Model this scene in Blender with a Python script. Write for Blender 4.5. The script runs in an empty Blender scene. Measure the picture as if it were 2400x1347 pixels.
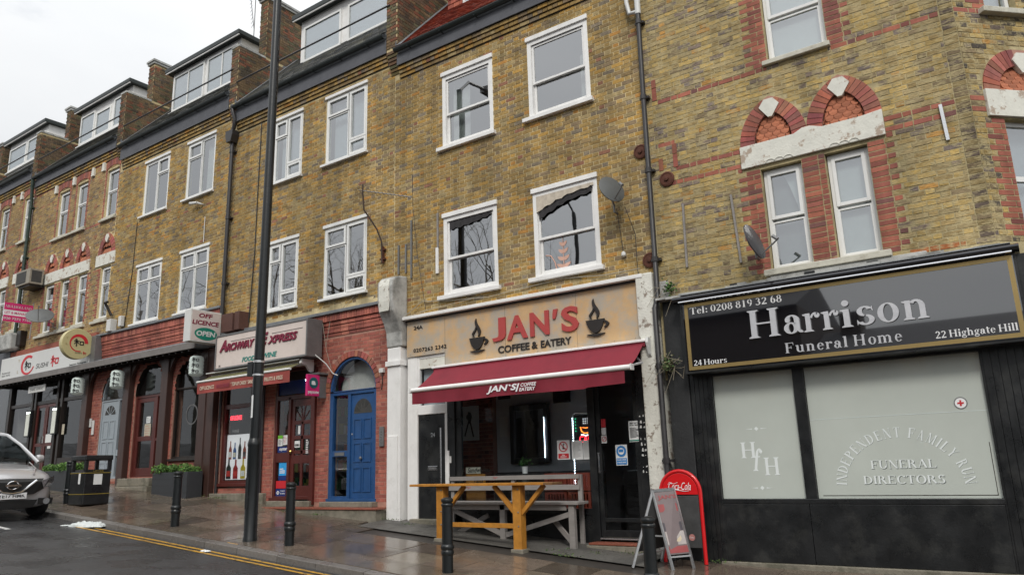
import bpy, math, random
from mathutils import Vector, Matrix, noise
random.seed(7)
R = math.radians
PI = math.pi
S = bpy.context.scene
COL = S.collection

# ------------------------------------------------------------------ camera
cam_d = bpy.data.cameras.new('camera'); cam = bpy.data.objects.new('camera', cam_d); COL.objects.link(cam)
S.camera = cam
yaw, pitch, roll = R(-34.69), R(13.36), R(-1.80)
w_ = Vector((math.sin(yaw)*math.cos(pitch), math.cos(yaw)*math.cos(pitch), math.sin(pitch)))
r_ = Vector((math.cos(yaw), -math.sin(yaw), 0)); u_ = r_.cross(w_)
r2 = math.cos(roll)*r_ + math.sin(roll)*u_; u2 = math.cos(roll)*u_ - math.sin(roll)*r_
cam.matrix_world = Matrix(((r2.x, u2.x, -w_.x, 0), (r2.y, u2.y, -w_.y, -10.8), (r2.z, u2.z, -w_.z, 0), (0, 0, 0, 1)))
cam_d.sensor_width = 36; cam_d.lens = 26.30; cam_d.clip_start = .1; cam_d.clip_end = 2000

# ------------------------------------------------------------------ world, sun, exposure
SUN_EL, SUN_AZ = R(42), R(150)        # azimuth clockwise from +y
W = bpy.data.worlds.new('World'); S.world = W; W.use_nodes = True
nt = W.node_tree; nt.nodes.clear()
def N(nt, t, **k):
    n = nt.nodes.new(t)
    for a, b in k.items():
        if a in n.inputs: n.inputs[a].default_value = b
        else: setattr(n, a, b)
    return n
out = N(nt, 'ShaderNodeOutputWorld'); bg = N(nt, 'ShaderNodeBackground'); bg.inputs['Strength'].default_value = .1
sky = N(nt, 'ShaderNodeTexSky'); sky.sky_type = 'NISHITA'; sky.sun_disc = False; sky.sun_elevation = SUN_EL; sky.sun_rotation = SUN_AZ
sky.air_density = 1.2; sky.dust_density = 3
tc = N(nt, 'ShaderNodeTexCoord'); sep = N(nt, 'ShaderNodeSeparateXYZ')
nt.links.new(tc.outputs['Generated'], sep.inputs[0])
mp = N(nt, 'ShaderNodeMapping'); mp.inputs['Scale'].default_value = (1, 1, 2.6)
nt.links.new(tc.outputs['Generated'], mp.inputs[0])
nz = N(nt, 'ShaderNodeTexNoise'); nz.inputs['Scale'].default_value = 2.1; nz.inputs['Detail'].default_value = 7; nz.inputs['Roughness'].default_value = .55
nt.links.new(mp.outputs[0], nz.inputs['Vector'])
ramp = N(nt, 'ShaderNodeValToRGB')
ramp.color_ramp.elements[0].position = .27; ramp.color_ramp.elements[0].color = (.55, .55, .55, 1)
ramp.color_ramp.elements[1].position = .40; ramp.color_ramp.elements[1].color = (1, 1, 1, 1)
nt.links.new(nz.outputs['Fac'], ramp.inputs[0])
nz2 = N(nt, 'ShaderNodeTexNoise'); nz2.inputs['Scale'].default_value = 3.3; nz2.inputs['Detail'].default_value = 6
nt.links.new(mp.outputs[0], nz2.inputs['Vector'])
cr = N(nt, 'ShaderNodeValToRGB')
cr.color_ramp.elements[0].position = .35; cr.color_ramp.elements[0].color = (7.9, 8.15, 8.4, 1)
cr.color_ramp.elements[1].position = .65; cr.color_ramp.elements[1].color = (8.6, 8.75, 8.9, 1)
nt.links.new(nz2.outputs['Fac'], cr.inputs[0])
# overcast dome: darker to the horizon, brighter to the zenith
pw_ = N(nt, 'ShaderNodeMath', operation='POWER'); pw_.inputs[1].default_value = 3; pw_.use_clamp = True
nt.links.new(sep.outputs['Z'], pw_.inputs[0])
mr = N(nt, 'ShaderNodeMapRange'); mr.inputs[1].default_value = 0; mr.inputs[2].default_value = 1; mr.inputs[3].default_value = .75; mr.inputs[4].default_value = 2.1
nt.links.new(pw_.outputs[0], mr.inputs[0])
mul = N(nt, 'ShaderNodeVectorMath', operation='SCALE'); nt.links.new(cr.outputs[0], mul.inputs[0]); nt.links.new(mr.outputs[0], mul.inputs['Scale'])
mx = N(nt, 'ShaderNodeMix', data_type='RGBA')
nt.links.new(ramp.outputs[0], mx.inputs[0]); nt.links.new(sky.outputs[0], mx.inputs[6]); nt.links.new(mul.outputs[0], mx.inputs[7])
nt.links.new(mx.outputs[2], bg.inputs['Color']); nt.links.new(bg.outputs[0], out.inputs[0])
sd = bpy.data.lights.new('sun', 'SUN'); sd.energy = 1.5; sd.angle = R(14); sd.color = (1, .96, .9)
so = bpy.data.objects.new('sun', sd); COL.objects.link(so); so.location = (0, -10, 30)
sdir = Vector((math.sin(SUN_AZ)*math.cos(SUN_EL), math.cos(SUN_AZ)*math.cos(SUN_EL), math.sin(SUN_EL)))
so.rotation_euler = sdir.to_track_quat('Z', 'Y').to_euler()
S.view_settings.view_transform = 'Standard'; S.view_settings.look = 'None'; S.view_settings.gamma = 1
S.view_settings.exposure = 0.35; S.view_settings.use_curve_mapping = False
S.render.engine = 'CYCLES'; S.cycles.max_bounces = 7; S.cycles.transparent_max_bounces = 12; S.cycles.diffuse_bounces = 3
S.cycles.use_denoising = True; S.cycles.sample_clamp_indirect = 6; S.cycles.caustics_reflective = False; S.cycles.caustics_refractive = False

# ------------------------------------------------------------------ materials
MATS = {}
def mat(name, col, rough=.6, metal=0, var=.18, vscale=6, bump=.15, bscale=60, dirt=0, dscale=1.3, dcol=(.05, .045, .035), attr=False, coat=0, spec=.5, rvar=0, rscale=3, dth=(.5, .62), stretch=None, emit=None, estr=1, streak=0, patch=0):
    if name in MATS: return MATS[name]
    m = bpy.data.materials.new(name); MATS[name] = m; m.use_nodes = True
    t = m.node_tree; b = t.nodes['Principled BSDF']; L = t.links.new
    b.inputs['Roughness'].default_value = rough; b.inputs['Metallic'].default_value = metal
    b.inputs['Specular IOR Level'].default_value = spec
    b.inputs['Coat Weight'].default_value = coat
    geo = N(t, 'ShaderNodeNewGeometry'); P = geo.outputs['Position']
    if stretch:
        mpn = N(t, 'ShaderNodeMapping'); mpn.inputs['Scale'].default_value = stretch; L(P, mpn.inputs[0]); P = mpn.outputs[0]
    n1 = N(t, 'ShaderNodeTexNoise'); n1.inputs['Scale'].default_value = vscale; n1.inputs['Detail'].default_value = 6; n1.inputs['Roughness'].default_value = .65
    L(P, n1.inputs['Vector'])
    mrn = N(t, 'ShaderNodeMapRange'); mrn.inputs[1].default_value = .25; mrn.inputs[2].default_value = .75
    mrn.inputs[3].default_value = 1-var; mrn.inputs[4].default_value = 1+var; L(n1.outputs['Fac'], mrn.inputs[0])
    sc = N(t, 'ShaderNodeVectorMath', operation='SCALE')
    if attr:
        at = N(t, 'ShaderNodeAttribute'); at.attribute_name = 'Col'; L(at.outputs['Color'], sc.inputs[0])
    else: sc.inputs[0].default_value = col[:3]
    L(mrn.outputs[0], sc.inputs['Scale']); last = sc.outputs[0]
    if dirt:
        n2 = N(t, 'ShaderNodeTexNoise'); n2.inputs['Scale'].default_value = dscale; n2.inputs['Detail'].default_value = 8; n2.inputs['Roughness'].default_value = .7
        L(P, n2.inputs['Vector'])
        m2 = N(t, 'ShaderNodeMapRange'); m2.inputs[1].default_value = dth[0]; m2.inputs[2].default_value = dth[1]; m2.inputs[3].default_value = 0; m2.inputs[4].default_value = dirt
        L(n2.outputs['Fac'], m2.inputs[0])
        mm = N(t, 'ShaderNodeMix', data_type='RGBA'); L(m2.outputs[0], mm.inputs[0]); L(last, mm.inputs[6]); mm.inputs[7].default_value = (*dcol, 1); last = mm.outputs[2]
    for amt, scl in ((streak, (2.6, 2.6, .22)), (patch, (.42, .42, .55))):
        if not amt: continue
        ms = N(t, 'ShaderNodeMapping'); ms.inputs['Scale'].default_value = scl; L(geo.outputs['Position'], ms.inputs[0])
        ns = N(t, 'ShaderNodeTexNoise'); ns.inputs['Scale'].default_value = 1; ns.inputs['Detail'].default_value = 7; ns.inputs['Roughness'].default_value = .62; L(ms.outputs[0], ns.inputs['Vector'])
        mq = N(t, 'ShaderNodeMapRange'); mq.inputs[1].default_value = .36; mq.inputs[2].default_value = .62; mq.inputs[3].default_value = 1+amt*.35; mq.inputs[4].default_value = 1-amt; L(ns.outputs['Fac'], mq.inputs[0])
        vs_ = N(t, 'ShaderNodeVectorMath', operation='SCALE'); L(last, vs_.inputs[0]); L(mq.outputs[0], vs_.inputs['Scale']); last = vs_.outputs[0]
    L(last, b.inputs['Base Color'])
    if rvar:
        n3 = N(t, 'ShaderNodeTexNoise'); n3.inputs['Scale'].default_value = rscale; n3.inputs['Detail'].default_value = 4; L(P, n3.inputs['Vector'])
        m3 = N(t, 'ShaderNodeMapRange'); m3.inputs[1].default_value = .38; m3.inputs[2].default_value = .62; m3.inputs[3].default_value = max(.03, rough-rvar); m3.inputs[4].default_value = min(1, rough+rvar)
        L(n3.outputs['Fac'], m3.inputs[0]); L(m3.outputs[0], b.inputs['Roughness'])
    if bump:
        n4 = N(t, 'ShaderNodeTexNoise'); n4.inputs['Scale'].default_value = bscale; n4.inputs['Detail'].default_value = 4; L(P, n4.inputs['Vector'])
        bp = N(t, 'ShaderNodeBump'); bp.inputs['Strength'].default_value = bump; bp.inputs['Distance'].default_value = .01; L(n4.outputs['Fac'], bp.inputs['Height']); L(bp.outputs[0], b.inputs['Normal'])
    if emit:
        b.inputs['Emission Color'].default_value = (*emit, 1); b.inputs['Emission Strength'].default_value = estr
    return m

def glass_mat(name, ior=1.9, tint=(.82, .86, .86), rough=.012):
    if name in MATS: return MATS[name]
    m = bpy.data.materials.new(name); MATS[name] = m; m.use_nodes = True
    t = m.node_tree; t.nodes.clear(); L = t.links.new
    o = N(t, 'ShaderNodeOutputMaterial'); mix = N(t, 'ShaderNodeMixShader'); fr = N(t, 'ShaderNodeFresnel'); fr.inputs['IOR'].default_value = ior
    gl = N(t, 'ShaderNodeBsdfGlossy'); gl.inputs['Roughness'].default_value = rough; gl.inputs['Color'].default_value = (.97, .98, 1, 1)
    tr = N(t, 'ShaderNodeBsdfTransparent'); tr.inputs['Color'].default_value = (*tint, 1)
    geo = N(t, 'ShaderNodeNewGeometry'); nz = N(t, 'ShaderNodeTexNoise'); nz.inputs['Scale'].default_value = 1.4; L(geo.outputs['Position'], nz.inputs['Vector'])
    bp = N(t, 'ShaderNodeBump'); bp.inputs['Strength'].default_value = .035; bp.inputs['Distance'].default_value = .03; L(nz.outputs['Fac'], bp.inputs['Height'])
    L(bp.outputs[0], gl.inputs['Normal'])
    inv = N(t, 'ShaderNodeMath', operation='SUBTRACT'); inv.inputs[0].default_value = 1; L(geo.outputs['Backfacing'], inv.inputs[1])
    fm = N(t, 'ShaderNodeMath', operation='MULTIPLY'); L(fr.outputs[0], fm.inputs[0]); L(inv.outputs[0], fm.inputs[1])
    L(fm.outputs[0], mix.inputs[0]); L(tr.outputs[0], mix.inputs[1]); L(gl.outputs[0], mix.inputs[2]); L(mix.outputs[0], o.inputs[0])
    return m

M_brick = mat('stock_brick', None, .9, attr=True, var=.36, vscale=24, bump=.6, bscale=90, dirt=.42, dscale=1.0, dcol=(.085, .075, .045), spec=.25, dth=(.50, .70), streak=.22, patch=.16)
M_brick22 = mat('smeared_stock_brick', None, .92, attr=True, var=.40, vscale=26, bump=.9, bscale=45, dirt=.85, dscale=11, dcol=(.46, .38, .21), spec=.2, dth=(.47, .58), stretch=(.5, 1, 1.3), streak=.22, patch=.18)
M_rbrick = mat('red_brick', None, .75, attr=True, var=.14, vscale=22, bump=.3, bscale=80, dirt=.35, dscale=1.6, dcol=(.06, .04, .035), spec=.35, dth=(.50, .7), streak=.28, patch=.12)
M_mortar = mat('mortar', (.66, .54, .31), .95, var=.25, vscale=9, bump=.4, bscale=120, dirt=.45, dscale=1.0, dcol=(.20, .17, .10), spec=.2, streak=.25, patch=.16)
M_mortar2 = mat('mortar_smeared', (.50, .42, .24), .95, var=.28, vscale=13, bump=.5, bscale=90, dirt=.45, dscale=2, dcol=(.14, .12, .07), spec=.2, streak=.22, patch=.18)
M_mortar3 = mat('mortar_red_wall', (.40, .22, .17), .9, var=.2, vscale=9, bump=.4, bscale=120, spec=.2)
M_white = mat('white_paint', (.80, .79, .77), .45, var=.06, vscale=5, bump=.1, bscale=50, streak=.06, dirt=.4, dscale=3.2, dcol=(.45, .43, .38), dth=(.55, .75))
M_upvc = mat('white_plastic', (.78, .78, .76), .35, var=.05, vscale=4, bump=.02, streak=.08, dirt=.2, dscale=4, dcol=(.45, .43, .38), dth=(.55, .75))
M_dirtywhite = mat('peeling_white_paint', (.66, .65, .58), .7, var=.1, vscale=8, bump=.4, bscale=30, dirt=.9, dscale=5, dcol=(.36, .27, .20), dth=(.55, .60))
M_pier = mat('flaking_white_pier', (.70, .69, .62), .75, var=.10, vscale=7, bump=.6, bscale=26, dirt=.92, dscale=6.5, dcol=(.22, .17, .13), dth=(.55, .61), streak=.12)
M_console = mat('weathered_render', (.42, .42, .40), .85, var=.25, vscale=6, bump=.5, bscale=40, dirt=.8, dscale=2.2, dcol=(.13, .13, .12), dth=(.46, .66))
M_stone = mat('painted_stone_sill', (.52, .50, .42), .75, var=.15, vscale=9, bump=.3, bscale=50, dirt=.5, dscale=5, dcol=(.28, .25, .18))
M_black = mat('black_paint', (.012, .013, .014), .36, var=.3, vscale=5, bump=.18, bscale=40, streak=.2, dirt=.3, dscale=2.4, dcol=(.06, .06, .055), rvar=.1)
M_blackgl = mat('black_gloss', (.006, .006, .008), .04, var=.1, bump=0, coat=1, spec=.8)
M_blackgl.node_tree.nodes['Principled BSDF'].inputs['Coat IOR'].default_value = 2.25; M_blackgl.node_tree.nodes['Principled BSDF'].inputs['Coat Roughness'].default_value = .02
M_dark = mat('dark_frame_paint', (.02, .014, .011), .4, var=.3, vscale=7, bump=.1)
M_lead = mat('lead_flashing', (.16, .17, .18), .6, var=.25, vscale=5, bump=.3, bscale=20)
M_board = mat('eaves_board', (.085, .088, .10), .6, var=.2, vscale=4, bump=.1)
M_gutter = mat('black_gutter', (.012, .018, .016), .45, var=.3, vscale=6, bump=.05)
M_pipe = mat('pipe_paint', (.028, .026, .027), .4, var=.3, vscale=6, bump=.1)
M_slate = mat('slate', None, .7, attr=True, var=.25, vscale=20, bump=.4, bscale=60, dirt=.5, dscale=5, dcol=(.16, .16, .10), dth=(.5, .65))
M_tile = mat('clay_tile', None, .8, attr=True, var=.2, vscale=25, bump=.3, bscale=60)
M_inner = mat('inner_wall', (.22, .21, .2), .8, var=.1)
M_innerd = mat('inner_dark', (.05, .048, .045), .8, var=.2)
M_blind = mat('roller_blind', (.50, .52, .56), .8, var=.03, vscale=2, bump=.05)
M_curt = mat('net_curtain', (.62, .61, .58), .9, var=.12, vscale=8, bump=.2, bscale=20)
M_cdark = mat('dark_curtain', (.03, .028, .03), .9, var=.4, vscale=20, bump=.4)
G_up = glass_mat('window_glass', 4.0)
G_shop = glass_mat('shop_glass', 1.55, (.88, .9, .9))
M_maroon = mat('awning_cloth', (.20, .012, .026), .75, var=.10, vscale=3, bump=.2, bscale=200, dirt=.3, dscale=2, dcol=(.12, .01, .02))
M_blue = mat('blue_door_paint', (.018, .072, .20), .38, var=.16, vscale=6, bump=.2, bscale=40, dirt=.35, dscale=5, dcol=(.05, .08, .12), dth=(.55, .7), streak=.12)
M_grey = mat('grey_door_paint', (.30, .34, .37), .4, var=.06, vscale=5, bump=.05)
M_wine = mat('wine_wood_paint', (.085, .018, .014), .38, var=.2, vscale=8, bump=.1)
M_brownw = mat('brown_wood', (.05, .025, .02), .42, var=.3, vscale=9, bump=.15, stretch=(1, 1, .25))
M_alu = mat('aluminium', (.62, .63, .64), .32, .85, var=.08)
M_chrome = mat('chrome', (.75, .75, .76), .12, 1, var=.03, bump=0)
M_steelgrey = mat('grey_metal', (.2, .2, .2), .5, .5, var=.2)
M_plaswhite = mat('light_plastic', (.62, .62, .60), .45, var=.06)
M_paper = mat('paper', (.72, .73, .72), .8, var=.03)
M_frost = mat('frosted_film', (.47, .50, .47), .33, var=.03, vscale=2, bump=.02, spec=.6)
M_frost2 = mat('frosted_film_darker', (.33, .36, .34), .3, var=.03, vscale=2, bump=.02, spec=.6)
M_film = mat('etched_white', (.62, .68, .67), .45, var=.02, bump=0)
M_goldl = mat('gold_line', (.36, .26, .10), .3, .3, var=.08)
M_red = mat('red_print', (.55, .02, .03), .5, var=.05)
M_coke = mat('red_plastic', (.62, .012, .015), .28, var=.04, bump=0, coat=.3)
M_navy = mat('navy_print', (.01, .03, .16), .4, var=.1)
M_bluep = mat('blue_print', (.03, .20, .50), .5, var=.05)
M_green = mat('green_print', (.01, .20, .14), .5, var=.05)
M_whitep = mat('white_print', (.80, .80, .80), .6, var=.02, bump=0)
M_blackp = mat('black_print', (.015, .015, .015), .5, var=.1, bump=0)
M_pink = mat('magenta_print', (.62, .02, .16), .5, var=.05)
M_leaf = mat('leaf', None, .6, attr=True, var=.25, vscale=30, bump=0)
M_bark = mat('bark', (.17, .15, .12), .9, var=.3, vscale=8, bump=.5)
M_orange = mat('orange_woodstain', (.44, .19, .025), .55, var=.28, vscale=26, bump=.3, bscale=50, stretch=(.35, 1, .35), dirt=.4, dscale=6, dcol=(.25, .09, .01))
M_oldwood = mat('weathered_grey_wood', (.26, .24, .225), .8, var=.22, vscale=12, bump=.4, bscale=70, stretch=(.25, 1, 1), dirt=.35, dscale=6, dcol=(.10, .09, .08))
M_asph = mat('wet_asphalt', (.040, .040, .041), .32, var=.35, vscale=40, bump=.6, bscale=140, dirt=.5, dscale=.5, dcol=(.022, .022, .023), rvar=.16, rscale=1.3)
M_asph2 = mat('forecourt_asphalt', (.095, .09, .08), .6, var=.35, vscale=30, bump=.7, bscale=90, dirt=.4, dscale=1.5, dcol=(.03, .03, .028), rvar=.2, rscale=2)
M_pave = mat('wet_paving', None, .22, attr=True, var=.22, vscale=9, bump=.12, bscale=60, dirt=.5, dscale=1.1, dcol=(.035, .028, .022), rvar=.15, rscale=1.1, spec=.6)
M_joint = mat('paving_joint', (.04, .035, .03), .5, var=.3)
M_kerb = mat('granite_kerb', None, .4, attr=True, var=.3, vscale=35, bump=.3, bscale=90, rvar=.15)
M_yellow = mat('yellow_road_paint', (.50, .27, .03), .4, var=.25, vscale=14, bump=.3, dirt=.8, dscale=9, dcol=(.06, .055, .05), dth=(.52, .6))
M_roadw = mat('white_road_paint', (.55, .55, .53), .5, var=.2, vscale=14, dirt=.8, dscale=9, dcol=(.06, .06, .06), dth=(.55, .62))
M_concrete = mat('old_concrete', (.20, .18, .14), .85, var=.3, vscale=9, bump=.5, bscale=50, dirt=.6, dscale=2.5, dcol=(.07, .07, .045))
M_redtile = mat('red_step_tile', (.24, .075, .045), .5, var=.25, vscale=9, bump=.2)
M_bollard = mat('bollard_paint', (.008, .010, .011), .36, var=.3, vscale=9, bump=.2, bscale=50, dirt=.35, dscale=9, dcol=(.07, .07, .065), dth=(.64, .72))

# ------------------------------------------------------------------ mesh building and hierarchy
WM = {}
class MB:
    def __init__(s): s.v = []; s.f = []; s.c = []; s.mi = []; s.m = 0
    def face(s, idx, col=None): s.f.append(tuple(idx)); s.c.append(col); s.mi.append(s.m)
    def add(s, pts, faces, col=None):
        b = len(s.v); s.v += [tuple(p) for p in pts]
        for f in faces: s.face([b+i for i in f], col)
    def box(s, x0, x1, y0, y1, z0, z1, col=None, bev=0):
        if x0 > x1: x0, x1 = x1, x0
        if y0 > y1: y0, y1 = y1, y0
        if z0 > z1: z0, z1 = z1, z0
        s.add([(x0,y0,z0),(x1,y0,z0),(x1,y1,z0),(x0,y1,z0),(x0,y0,z1),(x1,y0,z1),(x1,y1,z1),(x0,y1,z1)],
              [(0,3,2,1),(4,5,6,7),(0,1,5,4),(1,2,6,5),(2,3,7,6),(3,0,4,7)], col)
        return s
    def quad(s, a, b, c, d, col=None): s.add([a, b, c, d], [(0,1,2,3)], col); return s
    def beam(s, a, b, w, h, col=None, up=(0, 0, 1)):
        a, b = Vector(a), Vector(b); d = (b-a).normalized(); u = Vector(up)
        if abs(d.dot(u)) > .98: u = Vector((0, 1, 0))
        sd = d.cross(u).normalized()*w/2; uu = sd.cross(d).normalized()*h/2
        p = []
        for q in (a, b): p += [q-sd-uu, q+sd-uu, q+sd+uu, q-sd+uu]
        s.add(p, [(0,1,2,3),(7,6,5,4),(0,4,5,1),(1,5,6,2),(2,6,7,3),(3,7,4,0)], col); return s
    def tube(s, pts, r, n=10, col=None, cap=True):
        pts = [Vector(p) for p in pts]; rs = r if isinstance(r, (list, tuple)) else [r]*len(pts)
        b = len(s.v); ref = None
        for i, p in enumerate(pts):
            d = (pts[min(i+1, len(pts)-1)]-pts[max(i-1, 0)]).normalized()
            if ref is None: ref = Vector((0, 0, 1)) if abs(d.z) < .9 else Vector((1, 0, 0))
            x = d.cross(ref).normalized(); y = x.cross(d).normalized(); ref = y
            for k in range(n):
                a = 2*PI*k/n; s.v.append(tuple(p+(x*math.cos(a)+y*math.sin(a))*rs[i]))
        for i in range(len(pts)-1):
            for k in range(n):
                k2 = (k+1) % n; s.face((b+i*n+k, b+(i+1)*n+k, b+(i+1)*n+k2, b+i*n+k2), col)
        if cap:
            s.face([b+k for k in range(n)], col); s.face([b+(len(pts)-1)*n+k for k in reversed(range(n))], col)
        return s
    def lathe(s, c, prof, n=20, col=None, axis='z'):
        b = len(s.v); c = Vector(c)
        for r, h in prof:
            for k in range(n):
                a = 2*PI*k/n; x, y = r*math.cos(a), r*math.sin(a)
                s.v.append(tuple(c+(Vector((x, y, h)) if axis == 'z' else Vector((x, -h, y)) if axis == 'y' else Vector((h, x, y)))))
        for i in range(len(prof)-1):
            for k in range(n):
                k2 = (k+1) % n; s.face((b+i*n+k, b+i*n+k2, b+(i+1)*n+k2, b+(i+1)*n+k), col)
        s.face([b+k for k in reversed(range(n))], col); s.face([b+(len(prof)-1)*n+k for k in range(n)], col)
        return s
    def prism(s, poly, y0, y1, col=None, plane='xz'):
        """extrude a polygon; plane xz -> along y, yz -> along x, xy -> along z"""
        def P(a, b, t): return (a, t, b) if plane == 'xz' else (t, a, b) if plane == 'yz' else (a, b, t)
        n = len(poly); pts = [P(a, b, y0) for a, b in poly]+[P(a, b, y1) for a, b in poly]
        s.add(pts, [tuple(range(n)), tuple(range(2*n-1, n-1, -1))]+[(i, i+n, (i+1) % n+n, (i+1) % n) for i in range(n)], col); return s
    def mesh(s, name, mats, smooth=False):
        me = bpy.data.meshes.new(name); me.from_pydata(s.v, [], s.f)
        for m in (mats if isinstance(mats, (list, tuple)) else [mats]): me.materials.append(m)
        if any(s.mi): me.polygons.foreach_set('material_index', s.mi)
        if any(c is not None for c in s.c):
            ca = me.color_attributes.new('Col', 'FLOAT_COLOR', 'CORNER'); buf = []
            for f, c in zip(s.f, s.c):
                c = c or (.5, .5, .5); buf += [c[0], c[1], c[2], 1.0]*len(f)
            ca.data.foreach_set('color', buf)
        if smooth:
            me.polygons.foreach_set('use_smooth', [True]*len(me.polygons))
            try: me.set_sharp_from_angle(angle=R(38))
            except Exception: pass
        me.update(); return me
    def build(s, name, mats, parent=None, smooth=False, bev=0, **tags):
        o = bpy.data.objects.new(name, s.mesh(name, mats, smooth)); link(o, parent, **tags)
        if bev:
            md = o.modifiers.new('bevel', 'BEVEL'); md.width = bev; md.segments = 2; md.limit_method = 'ANGLE'; md.angle_limit = R(40)
        return o
def link(o, parent=None, label=None, cat=None, group=None, kind=None):
    COL.objects.link(o)
    if parent is not None:
        o.parent = parent; o.matrix_parent_inverse = WM.get(parent.name, Matrix()).inverted()
    WM[o.name] = WM.get(parent.name, Matrix()) @ WM.get(parent.name, Matrix()).inverted() @ o.matrix_basis if parent is not None else o.matrix_basis.copy()
    if label: o['label'] = label
    if cat: o['category'] = cat
    if group: o['group'] = group
    if kind: o['kind'] = kind
    return o
def thing(name, loc, label, cat, group=None, kind=None):
    o = bpy.data.objects.new(name, None); o.location = loc; o.empty_display_size = .1
    return link(o, None, label, cat, group, kind)
def copy_tree(o, loc, rz=None, parent=None, label=None):
    c = o.copy(); COL.objects.link(c)
    if parent is not None: c.parent = parent; c.matrix_parent_inverse = o.matrix_parent_inverse.copy()
    else:
        c.location = loc
        if rz is not None: c.rotation_euler = (0, 0, rz)
    if label: c['label'] = label
    for ch in o.children: copy_tree(ch, None, None, c)
    return c
def bx(name, m, parent, x0, x1, y0, y1, z0, z1, bev=0, **t):
    return MB().box(x0, x1, y0, y1, z0, z1).build(name, m, parent, bev=bev, **t)

# ------------------------------------------------------------------ lettering
_tc = {}
def raw_text(s, bold=0, shear=0, serif=False, extrude=.02, spacing=1.0):
    key = (s, bold, shear, serif, extrude, spacing)
    if key in _tc: return _tc[key]
    cu = bpy.data.curves.new('t', 'FONT'); cu.body = s; cu.size = 1; cu.offset = bold; cu.shear = shear; cu.extrude = 0; cu.space_character = spacing; cu.resolution_u = 3
    cu.fill_mode = 'FRONT'
    o = bpy.data.objects.new('t', cu); COL.objects.link(o); bpy.context.view_layer.update()
    ev = o.evaluated_get(bpy.context.evaluated_depsgraph_get()); me = ev.to_mesh()
    vs = [(v.co.x, v.co.y) for v in me.vertices]; fs = [tuple(p.vertices) for p in me.polygons]
    ev.to_mesh_clear(); bpy.data.objects.remove(o); bpy.data.curves.remove(cu)
    ec = {}
    for f in fs:
        for i in range(len(f)):
            e = (f[i], f[(i+1) % len(f)]); k = tuple(sorted(e)); ec.setdefault(k, []).append(e)
    bd = [v[0] for v in ec.values() if len(v) == 1]
    extra = []
    if serif and vs:
        ys = sorted(set(round(b, 3) for a, b in vs)); levels = (0, .729, .532, .56, .547, .76)
        for a, b in bd:
            (xa, ya), (xb, yb) = vs[a], vs[b]
            if abs(ya-yb) < .004 and .06 < abs(xa-xb) < .26:
                bot = abs(ya) < .03
                lv = bot or min(abs(ya-l) for l in (.729, .547, .76)) < .03
                if not lv: continue
                x0, x1 = min(xa, xb), max(xa, xb); t = .045; e = .065
                y = ya if not bot else ya
                if bot: extra.append([(x0-e, y), (x1+e, y), (x1+e, y+t), (x1, y+t+.03), (x0, y+t+.03), (x0-e, y+t)])
                else: extra.append([(x0-e, y-t), (x0, y-t-.03), (x1, y-t-.03), (x1+e*.6, y-t), (x1+e*.6, y), (x0-e, y)])
    r = (vs, fs, bd, extra); _tc[key] = r; return r
def text(parent, s, org, u, n, w, h, m, name='lettering', ext=.004, bold=0, shear=0, serif=False, fit='bbox', letters=False, v=(0, 0, 1), spacing=1.0, label=None, face=None):
    """lettering whose bounding box starts at org (lower left), w along u and h up; n is the outward normal"""
    u, n, v, org = Vector(u).normalized(), Vector(n).normalized(), Vector(v).normalized(), Vector(org)
    if serif: return serif_text(parent, s, org, u, n, w, h, m, name, ext, shear, v, spacing, label)
    vs, fs, bd, extra = raw_text(s, bold, shear, serif, .02, spacing)
    if not vs: return
    x0 = min(a for a, b in vs); x1 = max(a for a, b in vs); y0 = min(b for a, b in vs); y1 = max(b for a, b in vs)
    sx = w/(x1-x0); sy = h/(y1-y0)
    def T(a, b, d): return org + u*((a-x0)*sx) + v*((b-y0)*sy) + n*d
    mb = MB(); nv = len(vs)
    mb.add([T(a, b, ext) for a, b in vs], fs)
    flip = u.cross(v).dot(n) < 0
    for a, b in bd:
        mb.add([T(*vs[a], ext), T(*vs[b], ext), T(*vs[b], 0), T(*vs[a], 0)], [(0, 3, 2, 1)])
    for poly in extra:
        k = len(poly); mb.add([T(a, b, ext-.0004) for a, b in poly]+[T(a, b, 0) for a, b in poly], [tuple(range(k))]+[(i, i+k, (i+1) % k+k, (i+1) % k) for i in range(k)])
    return mb.build(name, m, parent, label=label)
def fascia_letters(parent, s, x0, x1, z0, z1, Y, m, ext=.03, **k):
    """separate built-up letters, spaced as the whole line is"""
    vs, fs, bd, ex = raw_text(s, k.get('bold', 0), k.get('shear', 0), False)
    X0 = min(a for a, b in vs); X1 = max(a for a, b in vs); Z0 = min(b for a, b in vs); Z1 = max(b for a, b in vs); sx = (x1-x0)/(X1-X0); sz = (z1-z0)/(Z1-Z0)
    # split connected outlines into letters by position
    pos = 0
    for i, ch in enumerate(s):
        if ch == ' ': continue
        pre = raw_text(s[:i+1], k.get('bold', 0), k.get('shear', 0), False)[0]; one = raw_text(ch, k.get('bold', 0), k.get('shear', 0), False)[0]
        r = max(a for a, b in pre)
        wd = max(a for a, b in one)-min(a for a, b in one); ya, yb = min(b for a, b in one), max(b for a, b in one)
        text(parent, ch, (x0+(r-wd-X0)*sx, Y, z0+(ya-Z0)*sz), (1, 0, 0), (0, -1, 0), wd*sx, (yb-ya)*sz, m, 'letter', ext, **k)
UX, NY = (1, 0, 0), (0, -1, 0)
UY, NX = (0, 1, 0), (1, 0, 0)

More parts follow.
